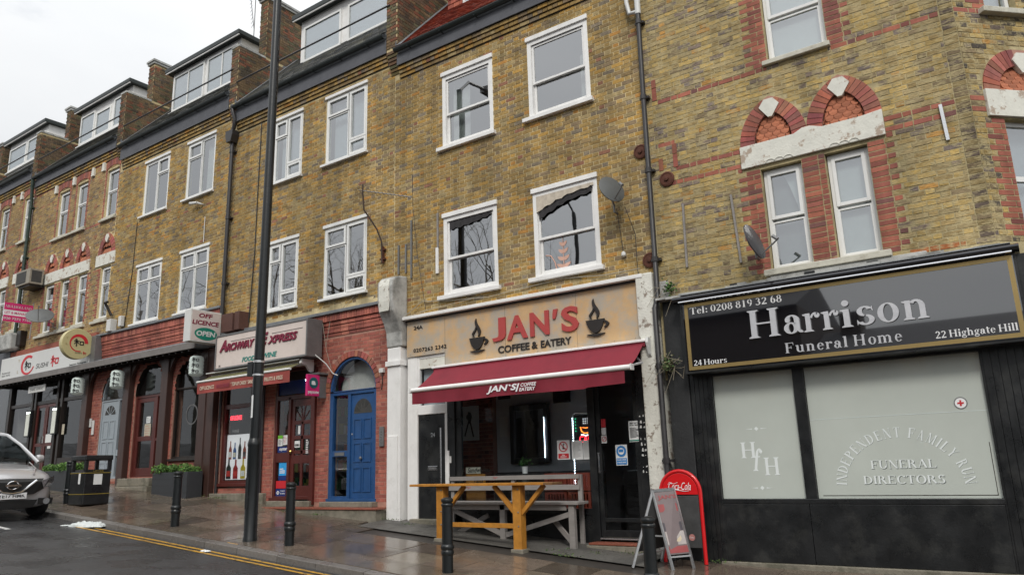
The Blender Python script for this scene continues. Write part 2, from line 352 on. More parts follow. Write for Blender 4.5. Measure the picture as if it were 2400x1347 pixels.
# serif lettering, built stroke by stroke
def _ring(cx, cy, rx, ry, tw, tn, a0=0, a1=360, n=None):
    n = n or max(6, int(abs(a1-a0)/15)); r = []
    for i in range(n):
        p, q = R(a0+(a1-a0)*i/n), R(a0+(a1-a0)*(i+1)/n)
        r.append([(cx+(rx-tw)*math.cos(p), cy+(ry-tn)*math.sin(p)), (cx+rx*math.cos(p), cy+ry*math.sin(p)), (cx+rx*math.cos(q), cy+ry*math.sin(q)), (cx+(rx-tw)*math.cos(q), cy+(ry-tn)*math.sin(q))])
    return r
def _rc(x0, y0, x1, y1): return [[(x0, y0), (x1, y0), (x1, y1), (x0, y1)]]
def _V(x, y0, y1, w=.13, sb=1, st=1):
    r = _rc(x, y0, x+w, y1)
    if sb: r += [[(x-.055, y0), (x+w+.055, y0), (x+w+.055, y0+.022), (x+w, y0+.05), (x, y0+.05), (x-.055, y0+.022)]]
    if st == 1: r += [[(x-.055, y1), (x-.055, y1-.022), (x, y1-.05), (x+w, y1-.05), (x+w+.055, y1-.022), (x+w+.055, y1)]]
    if st == 2: r += [[(x-.06, y1-.01), (x-.06, y1-.035), (x, y1-.06), (x+w, y1-.06), (x+w, y1)]]
    return r
def _D(x0, y0, x1, y1, w): return [[(x0, y0), (x0+w, y0), (x1+w, y1), (x1, y1)]]
def _dot(x, y, r): return [[(x+r*math.cos(PI*i/6), y+r*math.sin(PI*i/6)) for i in range(12)]]
_P = _V(.07, 0, .66)+_ring(.2, .49, .30, .17, .12, .035, -90, 90)
_F = _V(.07, 0, .66)+_rc(.2, .625, .54, .66)+[[(.54, .66), (.54, .49), (.49, .625)]]+_rc(.2, .325, .40, .36)+_rc(.38, .26, .405, .425)
SG = {'H': (.76, _V(.07, 0, .66)+_V(.52, 0, .66)+_rc(.2, .315, .52, .35)), 'F': (.60, _F), 'E': (.63, _F+_rc(.2, 0, .56, .035)+[[(.56, 0), (.58, .19), (.5, .035)]]),
 'T': (.66, _V(.26, 0, .63, st=0)+_rc(.04, .625, .61, .66)+[[(.04, .66), (.03, .48), (.10, .625)], [(.61, .66), (.62, .48), (.55, .625)]]), 'I': (.30, _V(.08, 0, .66)),
 'N': (.76, _V(.09, 0, .66, .035)+_D(.52, 0, .07, .66, .14)+_V(.61, 0, .66, .035)), 'D': (.72, _V(.07, 0, .66)+_ring(.2, .33, .46, .33, .13, .035, -90, 90)), 'P': (.58, _P),
 'A': (.74, _D(.06, 0, .33, .66, .04)+_D(.54, 0, .28, .66, .14)+_rc(.17, .19, .52, .225)+_rc(0, 0, .16, .022)+_rc(.47, 0, .74, .022)), 'M': (.92, _V(.08, 0, .66, .035)+_D(.39, .02, .08, .66, .13)+_D(.42, .02, .70, .66, .04)+_V(.70, 0, .66)),
 'L': (.60, _V(.07, 0, .66)+_rc(.2, 0, .54, .035)+[[(.54, 0), (.57, .2), (.48, .035)]]), 'Y': (.70, _D(.27, .33, .05, .66, .14)+_D(.36, .33, .60, .66, .04)+_V(.27, 0, .36, st=0)+_rc(0, .638, .24, .66)+_rc(.52, .638, .70, .66)),
 'R': (.70, _P+_D(.52, 0, .28, .34, .15)+_rc(.5, 0, .72, .022)), 'U': (.72, _V(.08, .2, .66, sb=0)+_ring(.34, .21, .26, .22, .13, .05, 180, 360)+_V(.565, .2, .66, .035, 0)), 'C': (.66, _ring(.37, .33, .33, .345, .14, .035, 40, 320)+[[(.61, .68), (.63, .45), (.55, .58)]]),
 'O': (.74, _ring(.37, .33, .34, .345, .14, .035)), 'S': (.54, _ring(.27, .48, .20, .19, .12, .05, 25, 262)+_ring(.27, .18, .22, .19, .12, .05, 82, -155)+[[(.46, .66), (.47, .47), (.42, .56)], [(.05, 0), (.05, .20), (.10, .10)]]),
 'a': (.50, _ring(.19, .13, .17, .145, .11, .035)+_V(.27, .06, .34, .12, 0, 0)+_ring(.22, .32, .17, .14, .12, .035, 0, 165)+_dot(.12, .33, .06)+_ring(.42, .07, .09, .075, .09, .06, 180, 300)), 'r': (.45, _V(.07, 0, .45, .12, 1, 2)+_ring(.32, .31, .13, .15, .05, .05, 60, 170)+_dot(.36, .385, .065)),
 'i': (.30, _V(.08, 0, .45, .13, 1, 2)+_dot(.145, .60, .078)), 's': (.42, _ring(.21, .335, .15, .125, .10, .04, 25, 262)+_ring(.21, .12, .165, .13, .10, .04, 82, -155)+[[(.35, .45), (.36, .32), (.32, .39)], [(.05, 0), (.05, .14), (.09, .07)]]),
 'o': (.50, _ring(.25, .22, .22, .235, .12, .03)), 'n': (.58, _V(.06, 0, .45, .12, 1, 2)+_V(.35, 0, .3, .12, 1, 0)+_ring(.29, .29, .18, .17, .12, .05, 0, 140)), 'u': (.58, _V(.06, .14, .45, .12, 0, 2)+_V(.35, 0, .45, .12, 0, 2)+_ring(.27, .15, .21, .16, .12, .05, 180, 335)+_rc(.35, 0, .52, .03)),
 'e': (.46, _ring(.23, .22, .2, .235, .11, .035, 0, 325)+_rc(.12, .235, .42, .265)), 'l': (.29, _V(.07, 0, .68, .13, 1, 2)), 'm': (.86, _V(.06, 0, .45, .12, 1, 2)+_V(.35, 0, .3, .12, 1, 0)+_V(.64, 0, .3, .12, 1, 0)+_ring(.29, .29, .18, .17, .12, .05, 0, 140)+_ring(.58, .29, .18, .17, .12, .05, 0, 140)),
 'h': (.58, _V(.06, 0, .68, .12, 1, 2)+_V(.35, 0, .3, .12, 1, 0)+_ring(.29, .29, .18, .17, .12, .05, 0, 140)), 't': (.36, _V(.09, .1, .58, .12, 0, 0)+_rc(.02, .415, .33, .45)+_ring(.22, .11, .13, .12, .12, .05, 180, 320)), 'g': (.50, _ring(.22, .31, .17, .15, .10, .03)+_rc(.34, .40, .47, .45)+_ring(.22, -.07, .21, .12, .07, .05)+_rc(.06, .05, .34, .12)),
 'f': (.36, _V(.09, 0, .52, .12, 1, 0)+_rc(.02, .415, .30, .45)+_ring(.23, .52, .14, .17, .12, .05, 15, 180)+_dot(.33, .58, .055)),
 '0': (.5, _ring(.25, .33, .22, .34, .12, .035)), '2': (.5, _ring(.24, .47, .2, .19, .12, .05, -35, 165)+_D(.04, .04, .30, .38, .09)+_rc(.04, 0, .45, .10)), '8': (.5, _ring(.25, .49, .17, .17, .10, .04)+_ring(.25, .175, .21, .19, .11, .04)), '1': (.5, _V(.18, 0, .66, .13, 1, 2)), '9': (.5, _ring(.24, .45, .2, .21, .12, .035)+_ring(.17, .40, .27, .41, .12, .05, -75, 5)),
 '3': (.5, _ring(.21, .49, .18, .17, .12, .045, -85, 150)+_ring(.2, .18, .23, .19, .13, .045, -150, 88)), '6': (.5, _ring(.26, .21, .2, .22, .12, .035)+_ring(.33, .26, .27, .41, .12, .05, 105, 185)), '4': (.5, _V(.27, 0, .66, .12, 0, 0)+_rc(.02, .15, .46, .23)+_D(.03, .2, .28, .66, .05)), ':': (.28, _dot(.14, .07, .07)+_dot(.14, .36, .07)), ' ': (.22, [])}
def serif_text(parent, s, org, u, n, w, h, m, name, ext, shear, v, spacing, label=None):
    polys = []; x = 0; wi = 0; word = []
    for ch in s:
        adv, ps = SG.get(ch, SG['o'])
        if ch == ' ': wi += 1
        for p in ps: polys.append([(x+a+b*shear, b) for a, b in p]); word.append(wi)
        x += adv*spacing
    xs = [a for p in polys for a, b in p]; ys = [b for p in polys for a, b in p]; x0, y0 = min(xs), min(ys); sx = w/(max(xs)-x0); sy = h/(max(ys)-y0)
    mbs = [MB() for k in range(wi+1)]
    for i, p in enumerate(polys):
        mb = mbs[word[i]]; e = ext+(i % 7)*min(.00025, ext*.06); k = len(p)
        T = lambda a, b, d: org+u*((a-x0)*sx)+v*((b-y0)*sy)+n*d
        mb.add([T(a, b, e) for a, b in p]+[T(a, b, 0) for a, b in p], [tuple(range(k))]+[(j, j+k, (j+1) % k+k, (j+1) % k) for j in range(k)])
    return [mb.build(name, m, parent, label=label) for mb in mbs if mb.v][0]

# ------------------------------------------------------------------ ground
def zf(x):
    if x < -5: return -1.38-.077*(x+4.5)
    if x > -2.5: return -1.44
    t = (x+5)/2.5; return -1.3415-.0985*(t*(2-t))
def gz(x, y):
    if y > -3.1: return zf(x)+.065*max(min(y, 0), -3.1)
    return zf(x)-.2015-.10+.01*min(-3.1-y, 4)
def sheet(name, xs, ys, zfn, m, **t):
    mb = MB()
    for x in xs:
        for y in ys: mb.v.append((x, y, zfn(x, y)))
    n = len(ys)
    for i in range(len(xs)-1):
        for j in range(n-1): mb.face((i*n+j, (i+1)*n+j, (i+1)*n+j+1, i*n+j+1), (.1, .085, .07))
    return mb.build(name, m, None, **t)
XS = [-600, -300, -150, -80, -60]+[-50+i for i in range(45)]+[-5+.25*i for i in range(13)]+[0, 3, 6, 12, 30, 80, 200, 600]
def far(x): return max(-60, min(x, 60))
sheet('road', XS, [-600, -250, -100, -50, -30, -17, -12, -10, -8, -6, -5, -4, -3.22], lambda x, y: gz(far(x), y), M_asph, kind='structure')
sheet('ground', XS, [2.5, 8, 30, 100, 600], lambda x, y: zf(far(x))-.3, M_joint, kind='structure')
pv = sheet('pavement', XS, [-3.06, -2, -1, 0, 4], lambda x, y: gz(far(x), y)-.02, M_joint, kind='structure')
rnd = random.Random(3)
sl = []
ry = [(-3.05, -2.48), (-2.475, -1.88), (-1.875, -1.28), (-1.275, -.70), (-.695, -.13)]
for k, (a, b) in enumerate(ry):
    x = -30.0+.31*k
    while x < 7:
        L_ = rnd.choice([.75, .9, .6, .9]); sl.append((x, x+L_-.008, a+.002, b-.004, rnd.uniform(-.003, .003))); x += L_
def slab(mb, s):
    x0, x1, y0, y1, dz = s; c = rnd.uniform(.6, 1.3); cc = (.128*c, .102*c*rnd.uniform(.95, 1.03), .076*c)
    z = lambda x, y: gz(x, y)+dz
    e = rnd.uniform(-.002, .002)
    mb.add([(x0, y0, z(x0, y0)+e), (x1, y0, z(x1, y0)-e), (x1, y1, z(x1, y1)), (x0, y1, z(x0, y1)), (x0, y0, z(x0, y0)-.03), (x1, y0, z(x1, y0)-.03), (x1, y1, z(x1, y1)-.03), (x0, y1, z(x0, y1)-.03)],
           [(0, 1, 2, 3), (0, 4, 5, 1), (1, 5, 6, 2), (2, 6, 7, 3), (3, 7, 4, 0)], cc)
sl = [s for s in sl if not (s[3] > -.75 and -10.45 < s[0]+.3 < -4.7)]
sl.sort(key=lambda s: (s[0])**2+(s[2]+10.8)**2 if -18 < s[0] < -2 else 9e9)
rest = MB()
for i, s in enumerate(sl):
    if i < 120: m_ = MB(); slab(m_, s); m_.build('paving_slab', M_pave, pv)
    else: slab(rest, s)
rest.build('paving_slabs', M_pave, pv, kind='stuff')
# kerb
kb = MB().box(-60, 12, -3.20, -3.08, -3, -2.9).build('kerb', M_kerb, None, kind='structure')
kmb = MB(); x = -60.0; ks = []
while x < 12: L_ = rnd.uniform(.8, 1.05); ks.append((x, x+L_-.012)); x += L_
for i, (a, b) in enumerate(ks):
    t = MB() if -20 < a < 0 else kmb
    c = rnd.uniform(.75, 1.3); cc = (.13*c, .12*c, .11*c); dz = rnd.uniform(-.004, .004)
    P8 = [(a, -3.215, gz(a, -3.09)-.012+dz), (b, -3.215, gz(b, -3.09)-.012+dz), (b, -3.062, gz(b, -3.09)+.002+dz), (a, -3.062, gz(a, -3.09)+.002+dz)]
    Q8 = [(a, -3.235, gz(a, -3.2)-.2), (b, -3.235, gz(b, -3.2)-.2), (b, -3.062, gz(b, -3.2)-.2), (a, -3.062, gz(a, -3.2)-.2)]
    t.add(P8+Q8, [(0, 1, 2, 3), (0, 4, 5, 1), (1, 5, 6, 2), (2, 6, 7, 3), (3, 7, 4, 0)], cc)
    if t is not kmb: t.build('kerb_stone', M_kerb, kb, bev=.008)
kmb.build('kerb_stones', M_kerb, kb, kind='stuff')
# yellow lines
def strip_mesh(x0, x1, ya, yb, dz, step=.4):
    mb = MB(); n = max(1, int((x1-x0)/step)); xs = [x0+(x1-x0)*i/n for i in range(n+1)]
    for a, b in zip(xs, xs[1:]): mb.quad((a, ya, gz(a, ya)+dz), (b, ya, gz(b, ya)+dz), (b, yb, gz(b, yb)+dz), (a, yb, gz(a, yb)+dz))
    return mb
strip_mesh(-15.2, 12, -3.42, -3.35, .005).build('yellow_line', M_yellow, None, kind='structure')
strip_mesh(-15.2, 12, -3.58, -3.51, .005).build('yellow_line', M_yellow, None, kind='structure')
for i in range(6): strip_mesh(-15.35-.0-i*2.2-1.2, -15.35-i*2.2, -4.62, -4.52, .005).build('white_road_line', M_roadw, None, kind='structure')
for a in (-10.95, -6.95): strip_mesh(a-.15, a+.12, -3.20, -3.06, .007).build('yellow_kerb_mark', M_yellow, None, kind='structure')
for i, (a, b) in enumerate([(-15.4, -14.5), (-14.1, -13.8)]): strip_mesh(a, b, -3.19, -3.12, .006).build('yellow_kerb_mark', M_yellow, None, kind='structure')
# forecourt of the cafe
fc = sheet('forecourt', [-10.4+.2*i for i in range(29)], [-.88, -.8, -.6, -.3, 0, .5], lambda x, y: gz(x, y)+.022*min(1, (.88+y)*5)+.008+.012*noise.noise(Vector((x*1.3, y*2, 0)))*min(1, (.88+y)*4), M_asph2, kind='structure')
mb = MB(); x = -10.35

# ------------------------------------------------------------------ brickwork
YEL = [((0.396, 0.261, 0.095), 5), ((0.345, 0.230, 0.088), 5), ((0.473, 0.284, 0.081), 2.6), ((0.293, 0.203, 0.097), 4), ((0.262, 0.191, 0.114), 2.4), ((0.237, 0.191, 0.137), 1.4), ((0.434, 0.222, 0.063), 1.2), ((0.297, 0.143, 0.089), .5), ((0.370, 0.279, 0.138), 3)]
YEL22 = [((0.448, 0.323, 0.132), 5), ((0.361, 0.262, 0.119), 4), ((0.522, 0.366, 0.132), 2.5), ((0.272, 0.206, 0.122), 2), ((0.235, 0.181, 0.145), 1.7), ((0.200, 0.161, 0.144), 1.1), ((0.473, 0.256, 0.079), .8), ((0.411, 0.317, 0.164), 3)]
YEL30 = [((0.383, 0.261, 0.125), 4), ((0.319, 0.211, 0.107), 4), ((0.421, 0.284, 0.113), 2), ((0.255, 0.188, 0.125), 2), ((0.357, 0.173, 0.095), 1)]
RED = [((0.373, 0.123, 0.081), 5), ((0.309, 0.101, 0.073), 4), ((0.426, 0.140, 0.086), 3), ((0.258, 0.084, 0.066), 1.6), ((0.194, 0.084, 0.073), .8)]
REDP = [((0.412, 0.133, 0.095), 5), ((0.373, 0.116, 0.088), 4), ((0.321, 0.101, 0.081), 2.5), ((0.464, 0.168, 0.118), 1)]
def pick(pal, rg):
    t = rg.uniform(0, sum(w for c, w in pal))
    for c, w in pal:
        t -= w
        if t <= 0: return c
    return pal[-1][0]
def brick_geo(mb, cx, cz, w, h, y0, y1, col, rg, j=.0022):
    a, b, c, d = cx-w/2, cx+w/2, cz-h/2, cz+h/2
    q = lambda: rg.uniform(-j, j)
    mb.add([(a+q(), y0+q()*.6, c+q()), (b+q(), y0+q()*.6, c+q()), (b+q(), y0+q()*.6, d+q()), (a+q(), y0+q()*.6, d+q()), (a, y1, c), (b, y1, c), (b, y1, d), (a, y1, d)],
           [(0, 1, 2, 3), (0, 4, 5, 1), (1, 5, 6, 2), (2, 6, 7, 3), (3, 7, 4, 0)], col)
_pool = {}
def brick_wall(wall, X0, X1, Z0, Z1, holes=(), course=.0765, pal=YEL, seed=1, indiv=0, quoins=(), bands=(), skip=None, m=None, Y=0.0, xf=None, name='brick', pitch=.232, region=None, depth=.012, crude=0.0022, z_ref=0.0):
    rg = random.Random(seed); m = m or M_brick
    n0 = int(math.ceil((Z0-z_ref)/course)); n1 = int(math.floor((Z1-z_ref)/course+.02)); bricks = []
    for r in range(n0, n1):
        zc = z_ref+(r+.5)*course
        cuts = [(hx0, hx1) for hx0, hx1, hz0, hz1 in holes if hz0-.42*course < zc < hz1+.42*course]
        segs = [(X0, X1)]
        for a, b in cuts:
            ns = []
            for s, e in segs:
                if b <= s or a >= e: ns.append((s, e)); continue
                if a > s: ns.append((s, a))
                if b < e: ns.append((b, e))
            segs = ns
        reg = []                                   # coloured stretches in this course
        for xe, dr, qz0, qz1, lg, sh, pl in quoins:
            if qz0 < zc < qz1:
                L_ = lg if r % 2 else sh; reg.append((min(xe, xe+dr*L_), max(xe, xe+dr*L_), pl))
        for bx0, bx1, bz0, bz1, pl in bands:
            if bz0 < zc < bz1: reg.append((bx0, bx1, pl))
        for s, e in segs:
            parts = [(s, e, None)]
            for a, b, pl in reg:
                np_ = []
                for ps, pe, pp in parts:
                    if b <= ps or a >= pe: np_.append((ps, pe, pp)); continue
                    if a > ps+.02: np_.append((ps, a, pp))
                    np_.append((max(a, ps), min(b, pe), pl))
                    if b < pe-.02: np_.append((b, pe, pp))
                parts = np_
            for ps, pe, pp in parts:
                off = (.0 if r % 2 else .171)+(0 if pp is None else 0)
                x = math.floor((ps-off)/(pitch*1.5))*pitch*1.5+off; k = 0
                if pp is not None: x = ps
                while x < pe-.01:
                    L_ = pitch if k % 2 == 0 else pitch/2
                    if pp is not None and pe-ps < .16: L_ = pe-ps
                    a, b = max(x, ps), min(x+L_, pe); x += L_; k += 1
                    if b-a < .035: continue
                    xc = (a+b)/2
                    if skip and skip(xc, zc): continue
                    pl = pp or pal; c = pick(pl, rg); v = rg.uniform(.84, 1.18)
                    bricks.append((xc, zc, b-a-.0135, course-.0135, pl, c, v, abs((b-a)-L_) < .012 and L_ in (pitch, pitch/2)))
    if indiv:
        ful = [b for b in bricks if b[7]]
        ful.sort(key=lambda b: (b[0]**2+116+b[1]**2)/max(.15, 10.8/math.sqrt(b[0]**2+116+b[1]**2))**1.0 + (0 if b[1] > -.5 else 99))
        one = set(id(b) for b in ful[:indiv])
    else: one = set()
    rest0, rest1 = MB(), MB(); m0 = m
    for b in bricks:
        xc, zc, w, h, pl, c, v, full = b
        isr = (pl is RED or pl is REDP) and m0 is not M_rbrick; m = M_rbrick if isr else m0; rest = rest1 if isr else rest0
        if id(b) in one:
            vi = rg.randrange(4); key = (round(w, 2), round(h, 3), c, vi, m.name)
            if key not in _pool:
                t = MB(); vv = .84+.11*vi; brick_geo(t, 0, 0, w, h, 0, .02, (c[0]*vv, c[1]*vv, c[2]*vv), rg, crude); _pool[key] = t.mesh('brick', m)
            o = bpy.data.objects.new('brick', _pool[key]); o.location = (xc, Y+rg.uniform(-.0025, .002), zc); link(o, wall)
        else:
            y = Y+rg.uniform(-.0025, .002); cc = (c[0]*v, c[1]*v, c[2]*v); brick_geo(rest, xc, zc, w, h, y, y+depth+.006, cc, rg, crude)
    for rest, m, nm in ((rest0, m0, 'brickwork'), (rest1, M_rbrick, 'red_brickwork')):
        if xf is not None: rest.v = [tuple(xf @ Vector(p)) for p in rest.v]
        if rest.v: rest.build(nm, m, wall, kind='stuff')

def point_cut(cx, zs, hw, hh, ringw, n=16):
    c = (hh*hh-hw*hw)/(2*hw); ri = hw+c-ringw; hi = math.sqrt(max(.01, ri*ri-c*c)); r = []
    for i in range(n):
        z0, z1 = zs+hi*i/n, zs+hi*(i+1)/n; w = math.sqrt(max(0, ri*ri-(z0-zs)**2))-c+.01; r.append((cx-w, cx+w, z0, z1))
    return r
def wall_mesh(X0, X1, Z0, Z1, holes, Y=.0048, reveal=.17, arches=(), cuts=()):
    """front plane with real openings and their reveals"""
    hs = list(holes)+list(cuts)
    for cx, zs, hw, hh in arches:                      # round or pointed head cut as fine steps
        for i in range(14):
            a = zs+hh*i/14; b = zs+hh*(i+1)/14; w = hw*math.sqrt(max(0, 1-((a-zs)/hh)**2)); hs.append((cx-w, cx+w, a, b))
    xs = sorted(set([X0, X1]+[v for h in hs for v in h[:2] if X0 < v < X1])); zs = sorted(set([Z0, Z1]+[v for h in hs for v in h[2:] if Z0 < v < Z1]))
    mb = MB()
    for i in range(len(xs)-1):
        run = None
        for j in range(len(zs)-1):
            xc, zc = (xs[i]+xs[i+1])/2, (zs[j]+zs[j+1])/2
            inside = any(h[0] < xc < h[1] and h[2] < zc < h[3] for h in hs)
            if not inside: run = [zs[j], zs[j+1]] if run is None else [run[0], zs[j+1]]
            if (inside or j == len(zs)-2) and run:
                mb.quad((xs[i], Y, run[0]), (xs[i+1], Y, run[0]), (xs[i+1], Y, run[1]), (xs[i], Y, run[1])); run = None
    for x0, x1, z0, z1 in holes:
        Yb = Y+reveal
        mb.quad((x0, Y, z0), (x0, Y, z1), (x0, Yb, z1), (x0, Yb, z0)); mb.quad((x1, Y, z0), (x1, Yb, z0), (x1, Yb, z1), (x1, Y, z1))
        mb.quad((x0, Y, z1), (x1, Y, z1), (x1, Yb, z1), (x0, Yb, z1)); mb.quad((x0, Y, z0), (x0, Yb, z0), (x1, Yb, z0), (x1, Y, z0))
    return mb

# ------------------------------------------------------------------ windows
def ring(mb, x0, x1, z0, z1, w, y0, y1, wb=None):
    wb = wb or w
    mb.box(x0, x0+w, y0, y1, z0, z1); mb.box(x1-w, x1, y0, y1, z0, z1)
    mb.box(x0+w, x1-w, y0+.0005, y1, z1-w, z1); mb.box(x0+w, x1-w, y0+.0005, y1, z0, z0+wb)
def pane(parent, x0, x1, z0, z1, y, g=None, name='pane'):
    bx(name, g or G_up, parent, x0, x1, y, y+.006, z0, z1)
def sash_window(h, x0, x1, z0, z1, zm, back='blind', fm=None):
    fm = fm or M_white; f = MB(); ring(f, x0, x1, z0, z1-.09, .085, .0, .13, .05); f.box(x0-.02, x1+.02, -.035, .12, z1-.088, z1)
    f.box(x0+.085, x1-.085, .012, .1, z1-.13, z1-.175)
    w = f.build('window', fm, h, bev=.005)
    s = MB(); ring(s, x0+.087, x1-.087, zm-.045, z1-.177, .045, .03, .07); s.build('sash', fm, w, bev=.004)
    s = MB(); ring(s, x0+.087, x1-.087, z0+.052, zm+.012, .05, .075, .115, .075); s.build('sash', fm, w, bev=.004)
    pane(w, x0+.132, x1-.132, zm, z1-.222, .05); pane(w, x0+.137, x1-.137, z0+.127, zm-.035, .094)
    MB().box(x0-.11, x1+.06, -.085, .10, z0-.075, z0+.0).build('sill', fm, w, bev=.006)
    backing(w, x0, x1, z0, z1, back, zm)
    return w
def curtain(par, x0, x1, z0, z1, y, m, n=9, amp=.03, name='curtain'):
    mb = MB(); k = n*4; pts = []
    for i in range(k+1):
        x = x0+(x1-x0)*i/k; d = amp*math.sin(i/4*2*PI)+random.uniform(-.006, .006); pts.append((x, y+d))
    for (a, ya), (b, yb) in zip(pts, pts[1:]): mb.quad((a, ya, z0), (b, yb, z0), (b, yb+.01, z1), (a, ya+.01, z1))
    return mb.build(name, m, par, smooth=True)
def backing(w, x0, x1, z0, z1, back, zm=None):
    if back == 'blind': bx('blind', M_blind, w, x0+.1, x1-.1, .20, .205, z0+.08, z1-.1)
    if back == 'curtL': curtain(w, x0+.1, x0+.1+(x1-x0)*.34, z0+.1, z1-.15, .24, M_curt)
    if back == 'curtR': curtain(w, x1-.1-(x1-x0)*.16, x1-.1, z0+.1, z1-.6, .24, M_curt, 5)
    if back == 'full': curtain(w, x0+.1, x1-.1, z0+.1, z1-.15, .28, M_curt, 14, .02)
    if back == 'halfR': curtain(w, (x0+x1)/2, x1-.08, z0+.1, z1-.1, .22, M_curt, 7)
def casement(h, x0, x1, z0, z1, lights, back=None, fm=None, y=.02, sill=True, fw=.055, name='window', glass=None, sillm=None, lintel=True):
    """lights: (x0,x1,z0,z1,opening) in absolute coordinates of the light's outer edge"""
    fm = fm or M_upvc; f = MB(); ring(f, x0, x1, z0, z1, fw, y, y+.09)
    if lintel: f.box(x0-.03, x1+.03, y-.045, y+.05, z1+.001, z1+.075)
    w = f.build(name, fm, h, bev=.004)
    for a, b, c, d, op in lights:
        s = MB(); e = .05 if op else .028; ring(s, a, b, c, d, e, y-.014 if op else y+.006, y+.06); s.build('sash', fm, w, bev=.004)
        pane(w, a+e-.004, b-e+.004, c+e-.004, d-e+.004, y+.03, glass)
    if sill: MB().box(x0-.08, x1+.05, y-.10, y+.05, z0-.055, z0-.001).build('sill', sillm or fm, w, bev=.005)
    backing(w, x0, x1, z0, z1, back)
    return w

# ------------------------------------------------------------------ roof pieces
def slates(par, X0, X1, ya, za, yb, zb, m, pal, w=.25, ex=.18, name='roof_slates', seed=3, depth=.012):
    rg = random.Random(seed); L_ = math.hypot(yb-ya, zb-za); n = int(L_/ex); mb = MB(); dy, dz = (yb-ya)/L_, (zb-za)/L_; ny, nz_ = -dz, dy
    for r in range(n+1):
        s0 = r*ex; s1 = min(s0+ex*1.35, L_); x = X0-(w/2 if r % 2 else 0)
        while x < X1:
            a, b = max(X0, x)+.004, min(X1, x+w)-.004; x += w
            if b-a < .03: continue
            t0 = depth*2+rg.uniform(-.003, .004); t1 = depth*.5; c = pick(pal, rg); v = rg.uniform(.8, 1.2); cc = tuple(q*v for q in c)
            p = [(a, ya+dy*s0+ny*t0, za+dz*s0+nz_*t0), (b, ya+dy*s0+ny*t0, za+dz*s0+nz_*t0), (b, ya+dy*s1+ny*t1, za+dz*s1+nz_*t1), (a, ya+dy*s1+ny*t1, za+dz*s1+nz_*t1)]
            q_ = [(a, ya+dy*s0, za+dz*s0), (b, ya+dy*s0, za+dz*s0), (b, ya+dy*s1, za+dz*s1), (a, ya+dy*s1, za+dz*s1)]
            mb.add(p+q_, [(0, 1, 2, 3), (0, 4, 5, 1), (1, 5, 6, 2), (3, 7, 4, 0)], cc)
    return mb.build(name, m, par, kind='stuff')
SLP = [((.10, .10, .095), 3), ((.075, .078, .08), 3), ((.13, .125, .10), 2)]
TLP = [((.30, .075, .045), 4), ((.25, .06, .04), 3), ((.34, .095, .055), 2), ((.19, .055, .045), 1)]
STACKPAL = [((.20, .135, .075), 4), ((.15, .105, .07), 4), ((.24, .10, .06), 2), ((.10, .08, .06), 2), ((.13, .12, .07), 2)]
def side_bricks(par, X, dirx, Y0, Y1, Z0, Z1, pal, seed, cut=None, course=.0765, m=None):
    """bricks on a wall face that looks along x"""
    rg = random.Random(seed); mb = MB(); r0 = int(math.ceil(Z0/course)); r1 = int(Z1/course)
    for r in range(r0, r1):
        zc = (r+.5)*course; y = Y0-(.17 if r % 2 else 0); k = 0
        while y < Y1:
            L_ = .232 if k % 2 == 0 else .116; a, b = max(Y0, y), min(Y1, y+L_); y += L_; k += 1
            if b-a < .04 or (cut and cut((a+b)/2, zc)): continue
            c = pick(pal, rg); v = rg.uniform(.8, 1.2); c = tuple(q*v for q in c); e = .011+rg.uniform(-.002, .002)
            z0, z1 = zc-course/2+.005, zc+course/2-.005; x1 = X+dirx*e; a += .005; b -= .005
            P_ = [(x1, a, z0), (x1, b, z0), (x1, b, z1), (x1, a, z1), (X, a, z0), (X, b, z0), (X, b, z1), (X, a, z1)]
            mb.add(P_, [(0, 1, 2, 3), (0, 4, 5, 1), (1, 5, 6, 2), (2, 6, 7, 3), (3, 7, 4, 0)], c)
    if mb.v: mb.build('brickwork', m or M_brick, par, kind='stuff')
def party_wall(h, xc, zb, zt, corb, stack_top, seed, y_stack=.72, y_end=1.75, rough=True, right_low=None, zslope=None, wdt=.33):
    x0, x1 = xc-wdt/2, xc+wdt/2
    w = MB(); w.box(x0+.012, x1-.012, -.105, 3.2, zb, zt); w.box(x0+.012, x1-.012, y_stack, y_end, zt, stack_top)
    pw = w.build('party_wall', M_mortar, h)
    brick_wall(pw, x0, x1, zb, zt, pal=STACKPAL, seed=seed, Y=-.118)
    brick_wall(pw, x0, x1, zt, stack_top, pal=STACKPAL, seed=seed+1, Y=y_stack-.013)
    side_bricks(pw, x1-.012, 1, -.105, 3.2, zb+.0, zt, STACKPAL, seed+2)
    side_bricks(pw, x1-.012, 1, y_stack, y_end, zt, stack_top, STACKPAL, seed+3)
    side_bricks(pw, x0+.012, -1, -.105, 1.5, zb, zt, STACKPAL, seed+4)
    # coping and stack cap
    c = MB(); yy = -.125
    rg = random.Random(seed)
    while yy < 3.2:
        l = rg.uniform(.2, .24); c.box(x0-.01, x1+.01, yy, min(yy+l, y_stack if yy < y_stack else 3.2)-.01, zt+.001, zt+.06+rg.uniform(-.006, .006)); yy += l
        if y_stack-.02 < yy < y_end: yy = y_end+.01
    c.build('coping', M_console, pw, kind='stuff')
    s = MB(); s.box(x0-.035, x1+.035, y_stack-.05, y_end+.04, stack_top+.001, stack_top+.075); s.box(x0-.06, x1+.06, y_stack-.08, y_end+.07, stack_top+.076, stack_top+.14)
    s.build('chimney_cap', M_console, pw)
    # corbelled bracket under the front of the wall
    k = MB(); n = 7
    for i in range(n):
        t = i/(n-1); z1 = zb-.0-.078*i; k.box(x0+.02+.14*t*.35, x1-.01, -.118+.105*t, .02, z1-.066, z1-.001, tuple(v*random.uniform(.7, 1.1) for v in (.17, .12, .065)))
    k.build('corbel', M_brick, pw, kind='stuff')
    return pw
